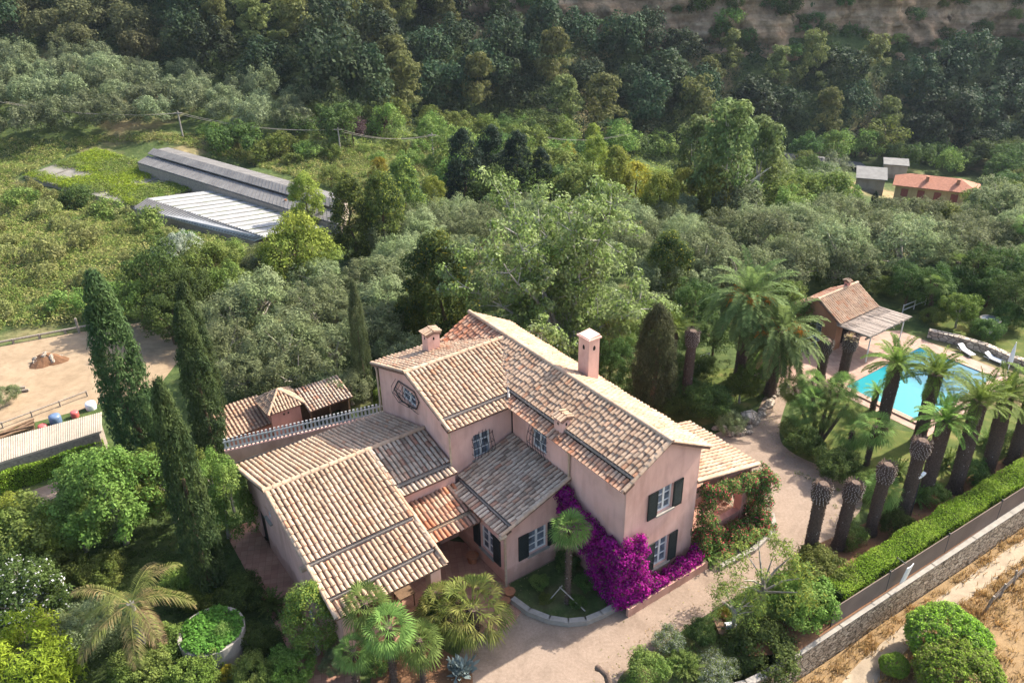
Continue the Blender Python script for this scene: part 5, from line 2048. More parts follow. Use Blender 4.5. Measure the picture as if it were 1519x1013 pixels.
for u, v, w, k, l in ((-2.9, -2.6, 1.0, 'near_dark', 'dark shrub in the round bed below the kitchen window'), (-1.5, -2.7, .9, 'near_dark', 'dark shrub in the round bed beside the bougainvillea'), (-2.7, -4.2, .8, 'near_bush', 'low shrub in the round bed nearest the corner of the middle wing'), (-1.0, -3.6, .7, 'near_dark', 'low dark shrub in the round bed near the kerb'), (-1.9, -4.5, .6, 'near_bush', 'small shrub in the round bed beside the stakes')):
    _p = hs(u, v)
    put(k, _p[0], _p[1], .0, w, l)

# round the lawn and the pool
plant("near_bright", 1100, 572, 52, "small citrus tree on the lawn beyond the villa")
plant("near_bright", 1425, 458, 52, "small bright citrus tree by the pool garden path")
for x, y, w, k, l in [(1050, 597, 70, "near_dark", "dark shrub on the lawn edge near the stout cypress"), (1130, 545, 55, "near_bush", "leafy shrub below the two big date palms"),
                      (1158, 530, 50, "near_bush", "leafy shrub left of the pool terrace"), (1085, 628, 46, "near_grey", "low grey-green shrub by the lawn edge stones"),
                      (1040, 545, 46, "near_dark", "dark shrub right of the bare palm stump"), (1000, 600, 46, "near_dark", "dark shrub left of the bare palm stump"),
                      (1195, 655, 56, "near_dark", "dark shrub under the many stemmed fan palm"), (1240, 690, 62, "near_dark", "dark shrub at the bend of the drive"),
                      (1175, 635, 40, "near_bush", "low shrub at the left of the many stemmed fan palm"), (1290, 720, 50, "near_bush", "green shrub at the foot of the palm row"),
                      (1330, 780, 46, "near_dark", "dark shrub behind the clipped hedge"), (1265, 795, 44, "near_bush", "low shrub between two palm stumps"),
                      (1385, 735, 44, "near_bush", "green shrub between the palm trunks by the hedge"), (1440, 700, 50, "near_dark", "dark shrub between the palm trunks above the hedge"),
                      (1500, 660, 50, "near_dark", "dark shrub at the right edge between palm trunks"), (1465, 490, 46, "near_dark", "low dark shrub under the stone urn"),
                      (905, 520, 60, "darkmid", "dark tree between poplar and tall chimney"), (935, 565, 56, "darkmid", "dark bushy tree close behind the veranda roof"), (988, 545, 60, "darkmid", "dark tree just right of the stout cypress"), (885, 485, 60, "broad", "leafy tree at the foot of the poplar"), (955, 478, 60, "broad", "leafy tree behind the top of the stout cypress"), (1015, 575, 46, "darkmid", "dark tree left of the bare lawn stump"),
                      (925, 505, 40, "broad", "pale leafy shrub between poplar and stout cypress"), (905, 545, 46, "darkmid", "dark bush behind the tall chimney"),
                      (575, 590, 44, "near_bright_bush", "bright shrub at the foot of the villa gable"), (555, 575, 30, "near_dark", "dark shrub beside the open shed"),
                      (1385, 430, 66, "darkmid", "dark tree behind the pool garden"), (1350, 420, 60, "darkmid", "dark tree right of the pool house roof"),
                      (1470, 425, 60, "darkmid", "dark tree behind the stone urn"), (1430, 400, 50, "broad", "leafy tree above the garden path"),
                      (1510, 440, 70, "darkmid", "dark tree at the right edge behind the urn"), (1450, 405, 70, "darkmid", "dark tree behind the bright citrus tree"), (1490, 400, 70, "darkmid", "dark tree among fan palms at the right edge"), (1400, 420, 56, "darkmid", "dark tree left of the bright citrus tree"), (1440, 440, 40, "near_dark", "dark shrub right of the bright citrus tree"), (1495, 470, 50, "near_dark", "dark shrub right of the stone urn"), (1385, 470, 36, "near_bush", "low green shrub at the end of the pergola"), (1190, 470, 60, "broad", "leafy tree touching the pool house wall"),
                      (1165, 440, 56, "broad", "leafy tree left of the pool house roof"), (1030, 450, 70, "darkmid", "dark tree behind the big date palm"), (1000, 500, 50, "darkmid", "dark tree beyond the stout cypress"),
                      (1060, 500, 60, "darkmid", "dark tree under the big date palm"), (1310, 425, 40, "near_bush", "yellowish shrub behind the pergola"),
                      (1225, 600, 0, "", "")]:
    if w:
        plant(k, x, y, w, l)

# ------------------------------------------------------------------ palms
_r = np.random.default_rng(77)
_fruit = fruit_mesh(5)


def palm_at(name, label, base, top, r0, r1, crown, head=0.0, group=None, scale=1.0, extra=(), leanpx=0, bark="palm_bark", boots=True, boot=.07, cut=False):
    x, y = at(*base)[:2]
    r = ray(*top)
    h = CAM_H + r[2] * (y / r[1])
    ln_ = tuple(_r.normal(0, .03 * h, 2)) if r0 > .18 else tuple(_r.normal(0, .02 * h, 2))
    t = palm_trunk("palm_trunk", h, r0 * _r.uniform(.92, 1.1), r1 * _r.uniform(.94, 1.08), _r, head, bark, lean=ln_, boots=boots, boot=boot)
    return palm(name, label, (x, y, 0), t, crown, (ln_[0], ln_[1], h - .05), group, scale, [(n, m, (ln_[0], ln_[1], h + dz)) for n, m, dz in extra])


palm_at("date_palm", "tallest date palm with orange fruit behind the lawn", (1096, 562), (1100, 440), .30, .26, DATE_BIG, scale=.9, extra=[("fruit_cluster", _fruit, -.1)])
palm_at("date_palm", "smaller date palm with orange fruit right of the tallest one", (1142, 585), (1152, 490), .28, .25, DATE_MID, extra=[("fruit_cluster", _fruit, -.1)])
palm_at("date_palm", "date palm with a short crown beside the stout cypress", (990, 585), (985, 488), .22, .2, DATE_CUT[0], scale=.8)
CUTS = [((1306, 640), (1316, 540), "pruned date palm at the near left corner of the pool", .88), ((1362, 655), (1385, 555), "pruned date palm standing before the middle of the pool", .98),
        ((1370, 738), (1396, 628), "pruned date palm in front of the pool, nearest the hedge on the left", .78), ((1415, 728), (1443, 600), "pruned date palm right of the pool's near corner", .88),
        ((1462, 705), (1480, 590), "pruned date palm second from the right edge", .88), ((1500, 690), (1525, 575), "pruned date palm at the right edge of the photo", .88)]
for i, (b, t, l, s) in enumerate(CUTS):
    palm_at("date_palm", l, b, t, .25, .29, DATE_CUT[i % 3], group="pruned date palms round the pool", scale=s)
palm_at("date_palm", "small dark date palm against the pool water", (1294, 608), (1296, 580), .12, .12, DATE_SMALL, scale=.6)
for b, t, l, q in [((1197, 836), (1210, 716), "crownless palm stump with pale cut top on the drive edge", .27), ((1243, 812), (1254, 716), "crownless palm stump second from the left on the drive edge", .26),
                   ((1290, 792), (1303, 688), "crownless palm stump with brownish top, third from the left", .25), ((1338, 768), (1350, 652), "tall crownless palm stump with swollen head before the lamp", .30),
                   ((1216, 562), (1219, 504), "crownless palm stump on the pool terrace, left of two", .28), ((1249, 562), (1256, 500), "crownless palm stump on the pool terrace with ragged dry tuft", .28),
                   ((1016, 602), (1021, 490), "dark crownless palm stump beside the lawn", .27)]:
    palm_at("palm_stump", l, b, t, q * .8, q * .82, None, head=1.0, group="crownless palm stumps")
_tuft = feather_crown(350, 22, .45, "dry_frond", .2, 1.4, .5, .1, 6, .06)
for o in [o for o in COL.objects if o.get("label", "").endswith("ragged dry tuft")]:
    link("dry_tuft", _tuft, o).location = (0, 0, 2.6)

# fan palms
def fan(label, base, top, q, i, scale=1.0, group=None, name="fan_palm", crown=None):
    return palm_at(name, label, base, top, q, q * 1.1, crown or FAN[i % 3], group=group, scale=scale)


fan("fan palm with a skirt of dry leaves in the round bed", (842, 895), (842, 782), .09, 0, .92, crown=FAN_SKIRT)
fan("fan palm nearest the porch corner", (552, 985), (553, 892), .10, 1, .92)
fan("fan palm in the middle of the front bed", (585, 1012), (580, 930), .11, 2, 1.02)
fan("fan palm at the right of the front bed", (628, 1010), (640, 948), .10, 0, .9)
fan("low fan palm at the left of the front bed", (530, 1020), (528, 962), .10, 1, .75)
palm_at("cycad", "broad yellow-green cycad at the patio corner", (702, 948), (700, 900), .2, .2, CYCAD, scale=1.12)
palm_at("cycad", "dark cycad left of the yellow-green one", (664, 938), (664, 900), .2, .2, CYCAD, scale=.9)
for x, y, tx, ty, s, l in [(1285, 690, 1278, 632, 1.0, "fan palm right of the many stemmed clump"), (1258, 672, 1250, 640, .95, "short fan palm at the end of the lawn"), (1300, 770, 1298, 722, .9, "fan palm behind the palm stumps"),
                           (1410, 440, 1412, 388, .95, "fan palm with dry skirt by the garden path"), (1508, 425, 1508, 375, 1.0, "fan palm at the right edge above the urn"), (1376, 470, 1372, 420, .8, "low fan palm near the pergola"),
                           (1500, 400, 1497, 330, .9, "distant fan palm at the right edge")]:
    fan(l, (x, y), (tx, ty), .1, x, s)
for x, y, l in [(1318, 770, "spiky yucca left of the tall stump"), (1358, 745, "spiky yucca with pale leaves between palm trunks"), (1462, 660, "spiky yucca by the right hand palms"), (1330, 705, "spiky yucca on the lawn edge"),
                (1018, 1000, "spiky green rosette at the bottom edge of the drive"), (405, 905, "spiky rosette by the side path"), (1050, 832, "spiky rosette at the foot of the climber"), (1405, 690, "pale spiky yucca right of the lamp")]:
    e = empty("yucca", (*at(x, y)[:2], 0), 0, l, "plant")
    t = MB()
    t.tube([(0, 0, 0), (0, 0, .3)], [.08, .06], 6)
    t.build("trunk", "brown_bark", e)
    c = link("crown", YUCCA, e)
    c.location = (0, 0, .3)
    c.scale = (1.5,) * 3

# the many stemmed fan palm clump
_x, _y = at(1212, 660)[:2]
e = empty("fan_palm", (_x, _y, 0), 0, "many stemmed fan palm with leaning trunks between drive and pool", "palm tree")
for i, (px, py, h) in enumerate([(1178, 575, 1.9), (1205, 590, 2.0), (1232, 578, 2.3), (1258, 600, 2.4), (1190, 610, 1.4), (1222, 615, 1.5), (1250, 570, 2.6), (1205, 565, 2.4)]):
    p = at(px, py, h)
    d = p - np.array([_x, _y, 0])
    m = MB()
    m.tube([(d[0] * .08, d[1] * .08, 0), (d[0] * .45, d[1] * .45, h * .4), (d[0], d[1], h)], [.10, .085, .075], 8)
    m.build("trunk", "brown_bark", e)
    c = link("crown", FAN[i % 3], e)
    c.location = (d[0], d[1], h)
    c.scale = (.82,) * 3
    c.rotation_euler = (.2 * d[1], -.2 * d[0], i)

palm_at("queen_palm", "drooping palm with dry brown fronds in the left garden", (222, 985), (195, 893), .14, .12, QUEEN, scale=.95, bark="grey_bark", boots=False)

# blue-grey agave
e = empty("agave", (*at(683, 1000)[:2], 0), 0, "blue-grey leafy rosette at the edge of the front bed", "plant")
_f = Fronds()
_rr = np.random.default_rng(9)
for i in range(130):
    az, el = i * 2.4, _rr.uniform(-.1, 1.3)
    d = np.array([math.cos(az) * math.cos(el), math.sin(az) * math.cos(el), math.sin(el)])
    s_ = np.array([-math.sin(az), math.cos(az), 0]) * .07
    b = np.array([_rr.normal(0, .18), _rr.normal(0, .18), .25])
    l = _rr.uniform(.3, .5)
    _f.quad(b, b + d * l * .55 - s_ + np.array([0, 0, .03]), b + d * l, b + d * l * .55 + s_ + np.array([0, 0, .03]))
link("leaves", _f.mesh("agave_leaves", ["agave"]), e)


# ------------------------------------------------------------------ the big pale poplar
def poplar():
    r = np.random.default_rng(41)
    x, y, z, w = stand(832, 418, 312, .80, .52)
    h = w * .82
    e = empty("poplar", (x, y, z), 0, "large pale poplar with bare white limbs and loose wind blown leaves behind the villa", "tree")
    m = MB()
    m.tube([(0, 0, -.3), (0, 0, .5), (.1, .1, h * .16)], [.42, .36, .3], 10)
    C = []
    for k in range(17):
        a = 2 * math.pi * k / 17 + r.normal(0, .15)
        tilt = r.uniform(.12, .72) if k % 3 else r.uniform(.8, 1.05)
        ln = h * r.uniform(.72, .92) / (1 if tilt < .7 else 1.25)
        p = np.array([0, 0, h * .12])
        d = np.array([math.cos(a) * math.sin(tilt), math.sin(a) * math.sin(tilt), math.cos(tilt)])
        path = [p]
        for i in range(8):
            d = unit(d + r.normal(0, .09, 3) + np.array([0, 0, .05]))
            p = p + d * ln / 8
            path.append(p)
        m.tube(path, list(np.linspace(.12, .02, 9)), 6, cap=False)
        for i in range(2, 9):
            for q in range(3):
                b = path[i]
                o = unit(d * .5 + r.normal(0, .8, 3) + np.array([0, 0, .2]))
                t = b + o * r.uniform(.9, 1.9)
                m.tube([b, (b + t) / 2 + r.normal(0, .08, 3), t], [.03, .022, .01], 4, cap=False)
                if r.random() < .9:
                    for s in (.55, .8, 1.05):
                        C.append(b + (t - b) * s + r.normal(0, .2, 3))
    C = np.array(C)
    C = C[C[:, 2] > h * .12]
    m.build("limbs", "pale_bark", e)
    V = clump_leaves(C, .5 * (.7 + .7 * r.random(len(C))), 66, .20, .55, r, .3, .8, .2, .5)
    link("crown", np_mesh("poplar_crown", V, quads_of(len(V)), [L["poplar"], L["silver"]], (r.random(len(V) // 4) < .05).astype(np.int32)), e)


poplar()

# ------------------------------------------------------------------ woods and groves
def scatter(zone, dmin, dmax, sp, xr=(-110, 110), r=None, cap=9999, avoid=None):
    """uneven stand of plants: ground points whose picture lies in a zone, at least sp apart"""
    r = r or rng
    out = []
    cell = {}
    tries = int((xr[1] - xr[0]) * (dmax - dmin) / sp ** 2 * 14)
    for x, y in zip(r.uniform(xr[0], xr[1], tries), r.uniform(dmin, dmax, tries)):
        z = tz(x, y)
        px, py, dep = pix(x, y, z)
        if not in_poly(px, py, zone):
            continue
        if avoid and any(in_poly(px, py, a) for a in avoid):
            continue
        k = (int(x // sp), int(y // sp))
        if any((a - x) ** 2 + (b - y) ** 2 < sp * sp for i in (-1, 0, 1) for j in (-1, 0, 1) for a, b in cell.get((k[0] + i, k[1] + j), [])):
            continue
        cell.setdefault(k, []).append((x, y))
        out.append((x, y, z, px, py))
        if len(out) >= cap:
            break
    out.sort(key=lambda p: -p[1])
    return out


F_ZONE = [(-120, -80), (-120, 70), (60, 80), (210, 105), (330, 122), (440, 150), (500, 185), (620, 190), (760, 205), (900, 222), (1165, 226), (1300, 238), (1420, 246), (1640, 262),
          (1640, 138), (1400, 134), (1150, 110), (1000, 94), (900, 92), (760, 84), (690, 50), (640, -80)]
ROADGAP = [(1150, 222), (1300, 236), (1300, 275), (1160, 262)]
pts = scatter(F_ZONE, 104, 186, 5.6, avoid=[ROADGAP])
n_f = n_p = 0
for x, y, z, px, py in pts:
    if px < 240 and py > 25 and rng.random() < .7:
        put("brownish", x, y, z, rng.uniform(5.5, 8), "olive-brown oak tree on the slope at the upper left", "oaks on the upper left slope", False)
    elif rng.random() < .36 and px > 280 and n_p < 150:
        n_p += 1
        put("pine", x, y, z, rng.uniform(6, 9.5), "yellow-green pine rising out of the wooded hillside", "pines on the wooded hillside", False, rng.uniform(.9, 1.25))
    elif n_f < 295:
        n_f += 1
        put("forest", x, y, z, rng.uniform(6.2, 10), "dark green broadleaf tree on the wooded hillside under the cliff", "broadleaf trees on the wooded hillside", False, rng.uniform(.85, 1.2))
print("forest", n_f, "pines", n_p, "pts", len(pts))

G_ZONE = [(-120, 95), (100, 100), (230, 118), (330, 140), (445, 165), (478, 192), (440, 205), (330, 196), (200, 196), (60, 210), (-120, 222)]
for x, y, z, px, py in scatter(G_ZONE, 92, 150, 3.6, r=np.random.default_rng(5)):
    put("olive_far", x, y, z, rng.uniform(4.2, 5.6), "silvery olive tree in the far grove at the upper left", "olive trees of the far upper left grove", False)

GREENH = [(15, 268), (150, 212), (262, 214), (530, 290), (530, 345), (380, 372), (190, 325)]
CLEAR = [(520, 215), (660, 225), (672, 300), (630, 290), (560, 235)]
V_ZONE = [(440, 205), (500, 182), (760, 206), (1165, 228), (1150, 300), (1000, 335), (840, 330), (680, 320), (660, 230), (520, 222)]
_rv = np.random.default_rng(6)
for x, y, z, px, py in scatter(V_ZONE, 66, 150, 4.4, r=_rv, avoid=[CLEAR, [(855, 235), (1095, 240), (1095, 365), (855, 345)]]):
    k = _rv.choice(["mixed", "dark", "bush", "mixed", "dark_bush", "yg_oval" if px > 840 else "mixed"])
    w = _rv.uniform(3.4, 5.6) * (.6 if k == "yg_oval" else 1)
    put(k, x, y, z, w, {"mixed": "leafy mid-green tree on the valley floor", "dark": "dark leafy tree on the valley floor", "bush": "green bush on the valley floor",
                        "dark_bush": "dark bush on the valley floor", "yg_oval": "yellow-green willowy tree on the valley floor"}[k], "valley floor " + k.replace("_", " "), False)
B_ZONE = [(1150, 262), (1310, 300), (1460, 300), (1640, 268), (1640, 330), (1300, 330), (1000, 345), (1000, 330), (1150, 300)]
FARH = [(1220, 248), (1480, 255), (1490, 352), (1225, 352)]
for x, y, z, px, py in scatter(B_ZONE, 66, 150, 4.6, r=_rv, avoid=[FARH]):
    put("olive_far" if _rv.random() < .6 else "mixed", x, y, z, _rv.uniform(3.6, 5.2), "grey-green tree between the orchard and the yellow farmhouse", "trees before the farmhouse", False)
for x, y, z, px, py in scatter([(1465, 235), (1640, 235), (1640, 300), (1470, 300)], 80, 160, 5, r=_rv):
    put("dark", x, y, z, _rv.uniform(4, 6), "dark tree right of the yellow farmhouse", "trees right of the farmhouse", False)
for x, y, z, px, py in scatter([(1180, 240), (1300, 240), (1640, 252), (1640, 282), (1468, 270), (1322, 252), (1240, 252)], 100, 165, 4.4, r=_rv):
    put("mixed" if _rv.random() < .4 else "dark", x, y, z, _rv.uniform(4, 6.5), "leafy tree on the valley floor behind the yellow farmhouse", "trees behind the farmhouse", False)
# gaps in the olive groves and the thicket behind the villa
for x, y, z, px, py in scatter([(560, 330), (700, 330), (1000, 345), (1040, 470), (560, 560)], 40, 80, 3.4, xr=(-30, 40), r=_rv, avoid=[[(690, 460), (940, 500), (960, 640), (600, 640), (560, 500)]]):
    put("olive", x, y, z, _rv.uniform(3.2, 4.4), "olive tree among the trees behind the villa roof", "olive trees behind the villa roof", False)
for x, y, z, px, py in scatter([(1000, 400), (1100, 370), (1560, 330), (1560, 430), (1330, 420), (1230, 415), (1130, 470), (1010, 480)], 48, 90, 4.2, xr=(8, 70), r=_rv):
    put("olive", x, y, z, _rv.uniform(3.4, 4.4), OR_, "olive trees beyond the pool", False)
for x, y in ((40, 282), (75, 292), (110, 300), (150, 312), (185, 322), (215, 335), (250, 348), (290, 360), (330, 372), (368, 380), (400, 372)):
    plant("wild", x + random.uniform(-8, 8), y, random.uniform(26, 40), "rough bush along the front wall of the greenhouses", "bushes before the greenhouses", False)
for x, y, z, px, py in scatter([(1535, 340), (2100, 330), (2100, 600), (1700, 560), (1535, 470)], 25, 75, 5.5, xr=(25, 80), r=_rv):
    put("darkmid" if _rv.random() < .5 else "olive", x, y, z, _rv.uniform(3.4, 5), "garden tree beyond the right edge of the photo", "garden trees beyond the right edge", False)
# bushes on the scrubland at the left and on the cliff ledges
for x, y, z, px, py in scatter([(-80, 300), (100, 300), (190, 340), (380, 380), (300, 420), (180, 420), (120, 470), (-80, 500)], 50, 90, 3.6, xr=(-60, 0), r=_rv):
    k = _rv.choice(["wild", "wild", "wild", "bush", "dark_bush"])
    put(k, x, y, z, _rv.uniform(1.6, 3.6), "wild bush on the rough scrubland at the left", "bushes of the left scrubland", False)
for x, y, z, px, py in scatter([(260, 195), (440, 205), (660, 232), (668, 262), (560, 245), (440, 250)], 80, 130, 3.4, xr=(-50, 10), r=_rv):
    put("bush", x, y, z, _rv.uniform(1.6, 3.2), "bush on the meadow behind the grey greenhouse", "bushes on the meadow", False)
for i in range(260):
    j, k = int(_rv.integers(2, 44)), int(_rv.integers(4, 416))
    if j > 8 and _rv.random() < .35:
        continue
    p = CLIFF[j, k]
    put("dark_bush" if _rv.random() < .8 else "bush", p[0], p[1] - .5, p[2] - .9, _rv.uniform(2.4, 5.5), "dark bush clinging to the pale cliff", "bushes on the cliff", False, .9)


# ------------------------------------------------------------------ low growth nobody could count
def growth(name, zone, dmin, dmax, n, leaf, hmax, size, per=14, rad=.6, seed=0, xr=(-110, 110), avoid=None, asp=.5, zoff=0.0, flat=.7):
    r = np.random.default_rng(seed)
    X, Y = r.uniform(xr[0], xr[1], n * 6), r.uniform(dmin, dmax, n * 6)
    Z = terrain(X, Y)
    px, py, dep = pix(X, Y, Z)
    ok = [in_poly(a, b, zone) and not (avoid and any(in_poly(a, b, q) for q in avoid)) for a, b in zip(px, py)]
    ok = np.flatnonzero(np.array(ok) & (dep > 0))[:n]
    if not len(ok):
        return
    C = np.stack([X[ok], Y[ok], Z[ok] + zoff], 1)
    pn = .5 + .5 * np.sin(C[:, 0] * .55 + 2 * np.sin(C[:, 1] * .31)) * np.cos(C[:, 1] * .47 + C[:, 0] * .13)
    s = .35 + .65 * pn * r.random(len(C)) + .15 * r.random(len(C))
    C[:, 2] += hmax * s * .35
    V = clump_leaves(C, rad * s, per, size, asp, r, .6, flat, .3)
    tag(link(name, np_mesh(name, V, quads_of(len(V)), [L[leaf]])), kind='stuff')


ARENA = [(-140, 500), (135, 480), (270, 462), (275, 565), (150, 720), (-140, 790)]
growth("undergrowth", F_ZONE[:12] + [(1640, 92), (1400, 88), (1150, 66), (1000, 56), (900, 50), (760, 46), (690, 10), (640, -80)], 104, 190, 6500, "forest", 2.4, .42, 22, 2.0, 1, avoid=[ROADGAP])
SCR = [(-120, 215), (140, 205), (280, 200), (460, 215), (660, 225), (680, 320), (560, 350), (400, 400), (260, 470), (130, 485), (-120, 515)]
growth("scrub", SCR, 48, 120, 9000, "scrub", .9, .17, 20, .75, 2, xr=(-75, 10), avoid=[GREENH, ARENA])
growth("green_scrub", SCR, 48, 120, 5200, "scrub_green", 1.3, .17, 24, .9, 3, xr=(-75, 10), avoid=[GREENH, ARENA])
growth("undergrowth", V_ZONE, 60, 150, 2600, "scrub_green", 1.5, .26, 22, 1.2, 4)
growth("undergrowth", [(560, 320), (1640, 290), (1640, 440), (1330, 430), (1200, 430), (1000, 470), (700, 480), (560, 560), (300, 590), (280, 470)], 40, 100, 3400, "dark_green", .8, .16, 18, .7, 5, avoid=[[(690, 460), (940, 500), (960, 640), (600, 640), (560, 500)]])
GB = [(-80, 830), (60, 780), (230, 720), (340, 700), (345, 830), (430, 900), (470, 1060), (-80, 1060)]
growth("ground_cover", GB, 18, 40, 1500, "dark_green", .3, .09, 26, .4, 6, xr=(-40, 5))
growth("ground_cover", [(1160, 690), (1240, 720), (1300, 740), (1340, 700), (1540, 600), (1540, 690), (1380, 780), (1260, 850), (1190, 905), (1150, 870), (1215, 835), (1260, 780)], 18, 50, 420, "mid_green", .25, .07, 22, .32, 7, xr=(5, 40))
growth("ground_cover", [(930, 1060), (905, 1010), (985, 965), (1080, 905), (1180, 880), (1200, 940), (1180, 1060)], 15, 30, 420, "mid_green", .3, .07, 24, .35, 8, xr=(-2, 16))
growth("ground_cover", [(960, 640), (985, 560), (1120, 520), (1160, 520), (1170, 560), (1110, 620), (1040, 645)], 30, 50, 260, "dark_green", .25, .08, 20, .35, 9, xr=(5, 25))


def roof_weeds():
    r = np.random.default_rng(12)
    p0, p1, p2, p3 = OVERGROWN
    n = 4200
    a, b = r.random(n), r.random(n)
    C = p0[None] * ((1 - a) * (1 - b))[:, None] + p1[None] * (a * (1 - b))[:, None] + p2[None] * (a * b)[:, None] + p3[None] * ((1 - a) * b)[:, None]
    k = np.sin(C[:, 0] * .5 + 1.5 * np.sin(C[:, 1] * .4)) + .7 * np.sin(C[:, 1] * .9 + C[:, 0] * .3) + (b - .5) * .5
    C = C[k > -.75 + .3 * r.standard_normal(len(k))]
    C[:, 2] += .12
    V = clump_leaves(C, .5 * (.5 + r.random(len(C))), 18, .17, .5, r, .7, .5, .3)
    tag(link("roof_weeds", np_mesh("roof_weeds", V, quads_of(len(V)), [L["juniper"], L["scrub_green"]], (np.repeat(np.sin(C[:, 0] * .8) + np.cos(C[:, 1] * .6) + .6 * r.standard_normal(len(C)), 18) > .3).astype(np.int32))), kind='stuff')


roof_weeds()


def dry_tufts():
    r = np.random.default_rng(13)
    n = 4200
    u, v = r.uniform(6.0, 16, n), r.uniform(-8, 22, n)
    ok = []
    pp = ground_poly(_pa, -1.55, 2)
    for i in range(n):
        s = u[i] - WALLU(v[i])
        p = hs(u[i], v[i])
        inp = in_poly(p[0], p[1], pp)
        if s > .45 and not inp and (s < 2.6 or r.random() < .35):
            ok.append(i)
    P = np.array([hs(u[i], v[i], -1.55) for i in ok])
    per = 16
    idx = np.repeat(np.arange(len(P)), per)
    B = P[idx] + r.normal(0, .13, (len(idx), 3)) * np.array([1, 1, 0])
    D = unit(r.normal(0, .45, (len(idx), 3)) + np.array([0, 0, 1.0]))
    Ln = r.uniform(.12, .34, len(idx))[:, None]
    W = unit(np.cross(D, r.normal(size=(len(idx), 3)))) * .018
    V = np.stack([B - W, B + W, B + D * Ln + W * .3, B + D * Ln - W * .3], 1).reshape(-1, 3)
    tag(link("dry_grass", np_mesh("dry_grass", V, quads_of(len(V)), [L["straw_grass"]])), kind='stuff')


dry_tufts()


# ------------------------------------------------------------------ hedges
def hedge(name, label, pts, w, h, leaf, n, size=.075, z0=0.0, seed=0, second=None):
    r = np.random.default_rng(seed)
    pts = [np.asarray(p, float) for p in pts]
    seg = [np.linalg.norm(b - a) for a, b in zip(pts[:-1], pts[1:])]
    tot = sum(seg)
    t = np.sort(r.random(n)) * tot
    cum = np.concatenate([[0], np.cumsum(seg)])
    k = np.clip(np.searchsorted(cum, t, 'right') - 1, 0, len(seg) - 1)
    A, B = np.array(pts)[k], np.array(pts)[k + 1]
    f = ((t - cum[k]) / np.array(seg)[k])[:, None]
    base = A + (B - A) * f
    d = unit(B - A)
    side = np.stack([-d[:, 1], d[:, 0], np.zeros(n)], 1)
    wob = 1 + .07 * np.sin(t * 1.7) + .05 * np.sin(t * 4.1 + 1)
    face = r.random(n)
    s = np.where(face < .5, r.uniform(-1, 1, n), np.sign(r.random(n) - .5) * r.uniform(.82, 1.04, n)) * w / 2 * wob
    z = np.where(face < .5, h * r.uniform(.9, 1.04, n), h * r.random(n)) * (1 + .05 * np.sin(t * 2.3 + 2))
    N = np.where((face < .5)[:, None], np.array([0, 0, 1.0]), side * np.sign(s)[:, None])
    P = base + side * s[:, None]
    P[:, 2] += z0 + z
    N = unit(N + r.normal(0, .6, (n, 3)))
    V = leaf_quads(P, N, size * r.uniform(.6, 1.3, n), .6, r)
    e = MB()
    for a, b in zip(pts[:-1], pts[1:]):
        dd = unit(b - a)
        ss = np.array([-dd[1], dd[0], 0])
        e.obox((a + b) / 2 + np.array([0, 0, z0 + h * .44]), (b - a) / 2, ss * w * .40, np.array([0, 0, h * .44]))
    o = empty(name, pts[0], 0, label, "hedge")
    c = link("foliage", np_mesh("hedge_foliage", V, quads_of(len(V)), [L[leaf], L[second or leaf]], (r.random(len(V) // 4) < .25).astype(np.int32)), o)
    g = e.build("inner_twigs", "hedge_core", o)
    for ch in (c, g):
        ch.matrix_parent_inverse = Matrix.Translation(-Vector([float(q) for q in pts[0]]))
    return o


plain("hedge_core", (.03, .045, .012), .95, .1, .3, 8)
_hl = [hs(WALLU(v) - .62, v, 0) for v in (4.3, 8, 12, 16, 20, 24)]
hedge("clipped_hedge", "long bright green clipped hedge above the stone wall", _hl, 1.05, 1.25, "hedge", 42000, .075, 0, 1)
_h2 = [at(-60, 747, 0), at(155, 668, 0)]
hedge("clipped_hedge", "clipped dark sided hedge between the long shed and the lane", _h2, 1.5, 1.1, "hedge", 30000, .085, 0, 2, "mid_green")


# ------------------------------------------------------------------ climbers
def climber(name, label, C, rad, per, size, mats, share, seed, cat="climbing plant", droop=0):
    r = np.random.default_rng(seed)
    C = np.array([hs(*c) for c in C])
    V = clump_leaves(C, rad * (.7 + .6 * r.random(len(C))), per, size, .7, r, .3, 1.0, .35, droop)
    o = link(name, np_mesh(name, V, quads_of(len(V)), [L[m] for m in mats], r.choice(len(mats), len(V) // 4, p=share).astype(np.int32)))
    return tag(o, label, cat)


def bougainvillea():
    r = np.random.default_rng(21)
    C = []

    def fill(n, u, v, z):
        for _ in range(n):
            C.append((r.uniform(*u), r.uniform(*v), r.uniform(*z)))
    for _ in range(230):                               # band climbing up over the wall to the corner
        u = r.uniform(-4.7, -.1)
        top = np.interp(u, [-4.7, -4.0, -3.3, -2.0, -1.0, -.2], [2.6, 3.7, 3.75, 3.2, 2.9, 3.1])
        th = np.interp(u, [-4.7, -3.4, -2.4, -1.2, -.1], [.5, 1.3, 1.5, 2.2, 3.0])
        C.append((u, -2.22 - abs(r.normal(0, .2)), max(.15, top - th * r.random())))
    fill(200, (-1.6, .3), (-2.55, -1.95), (.1, 2.9))
    fill(90, (-.1, .4), (-2.2, -1.15), (.2, 3.3))
    fill(50, (.1, .55), (-2.3, -1.1), (.2, 1.1))
    for _ in range(150):
        v = r.uniform(-2, 1.95)
        C.append((.12 + r.uniform(0, .4), v, r.uniform(.3, .62 + .5 * max(0, v - 1.0))))
    climber("bougainvillea", "vivid magenta bougainvillea sprawling over the villa corner", C, .24, 105, .085, ["magenta", "dark_green", "pink_bract"], [.80, .09, .11], 22)


bougainvillea()


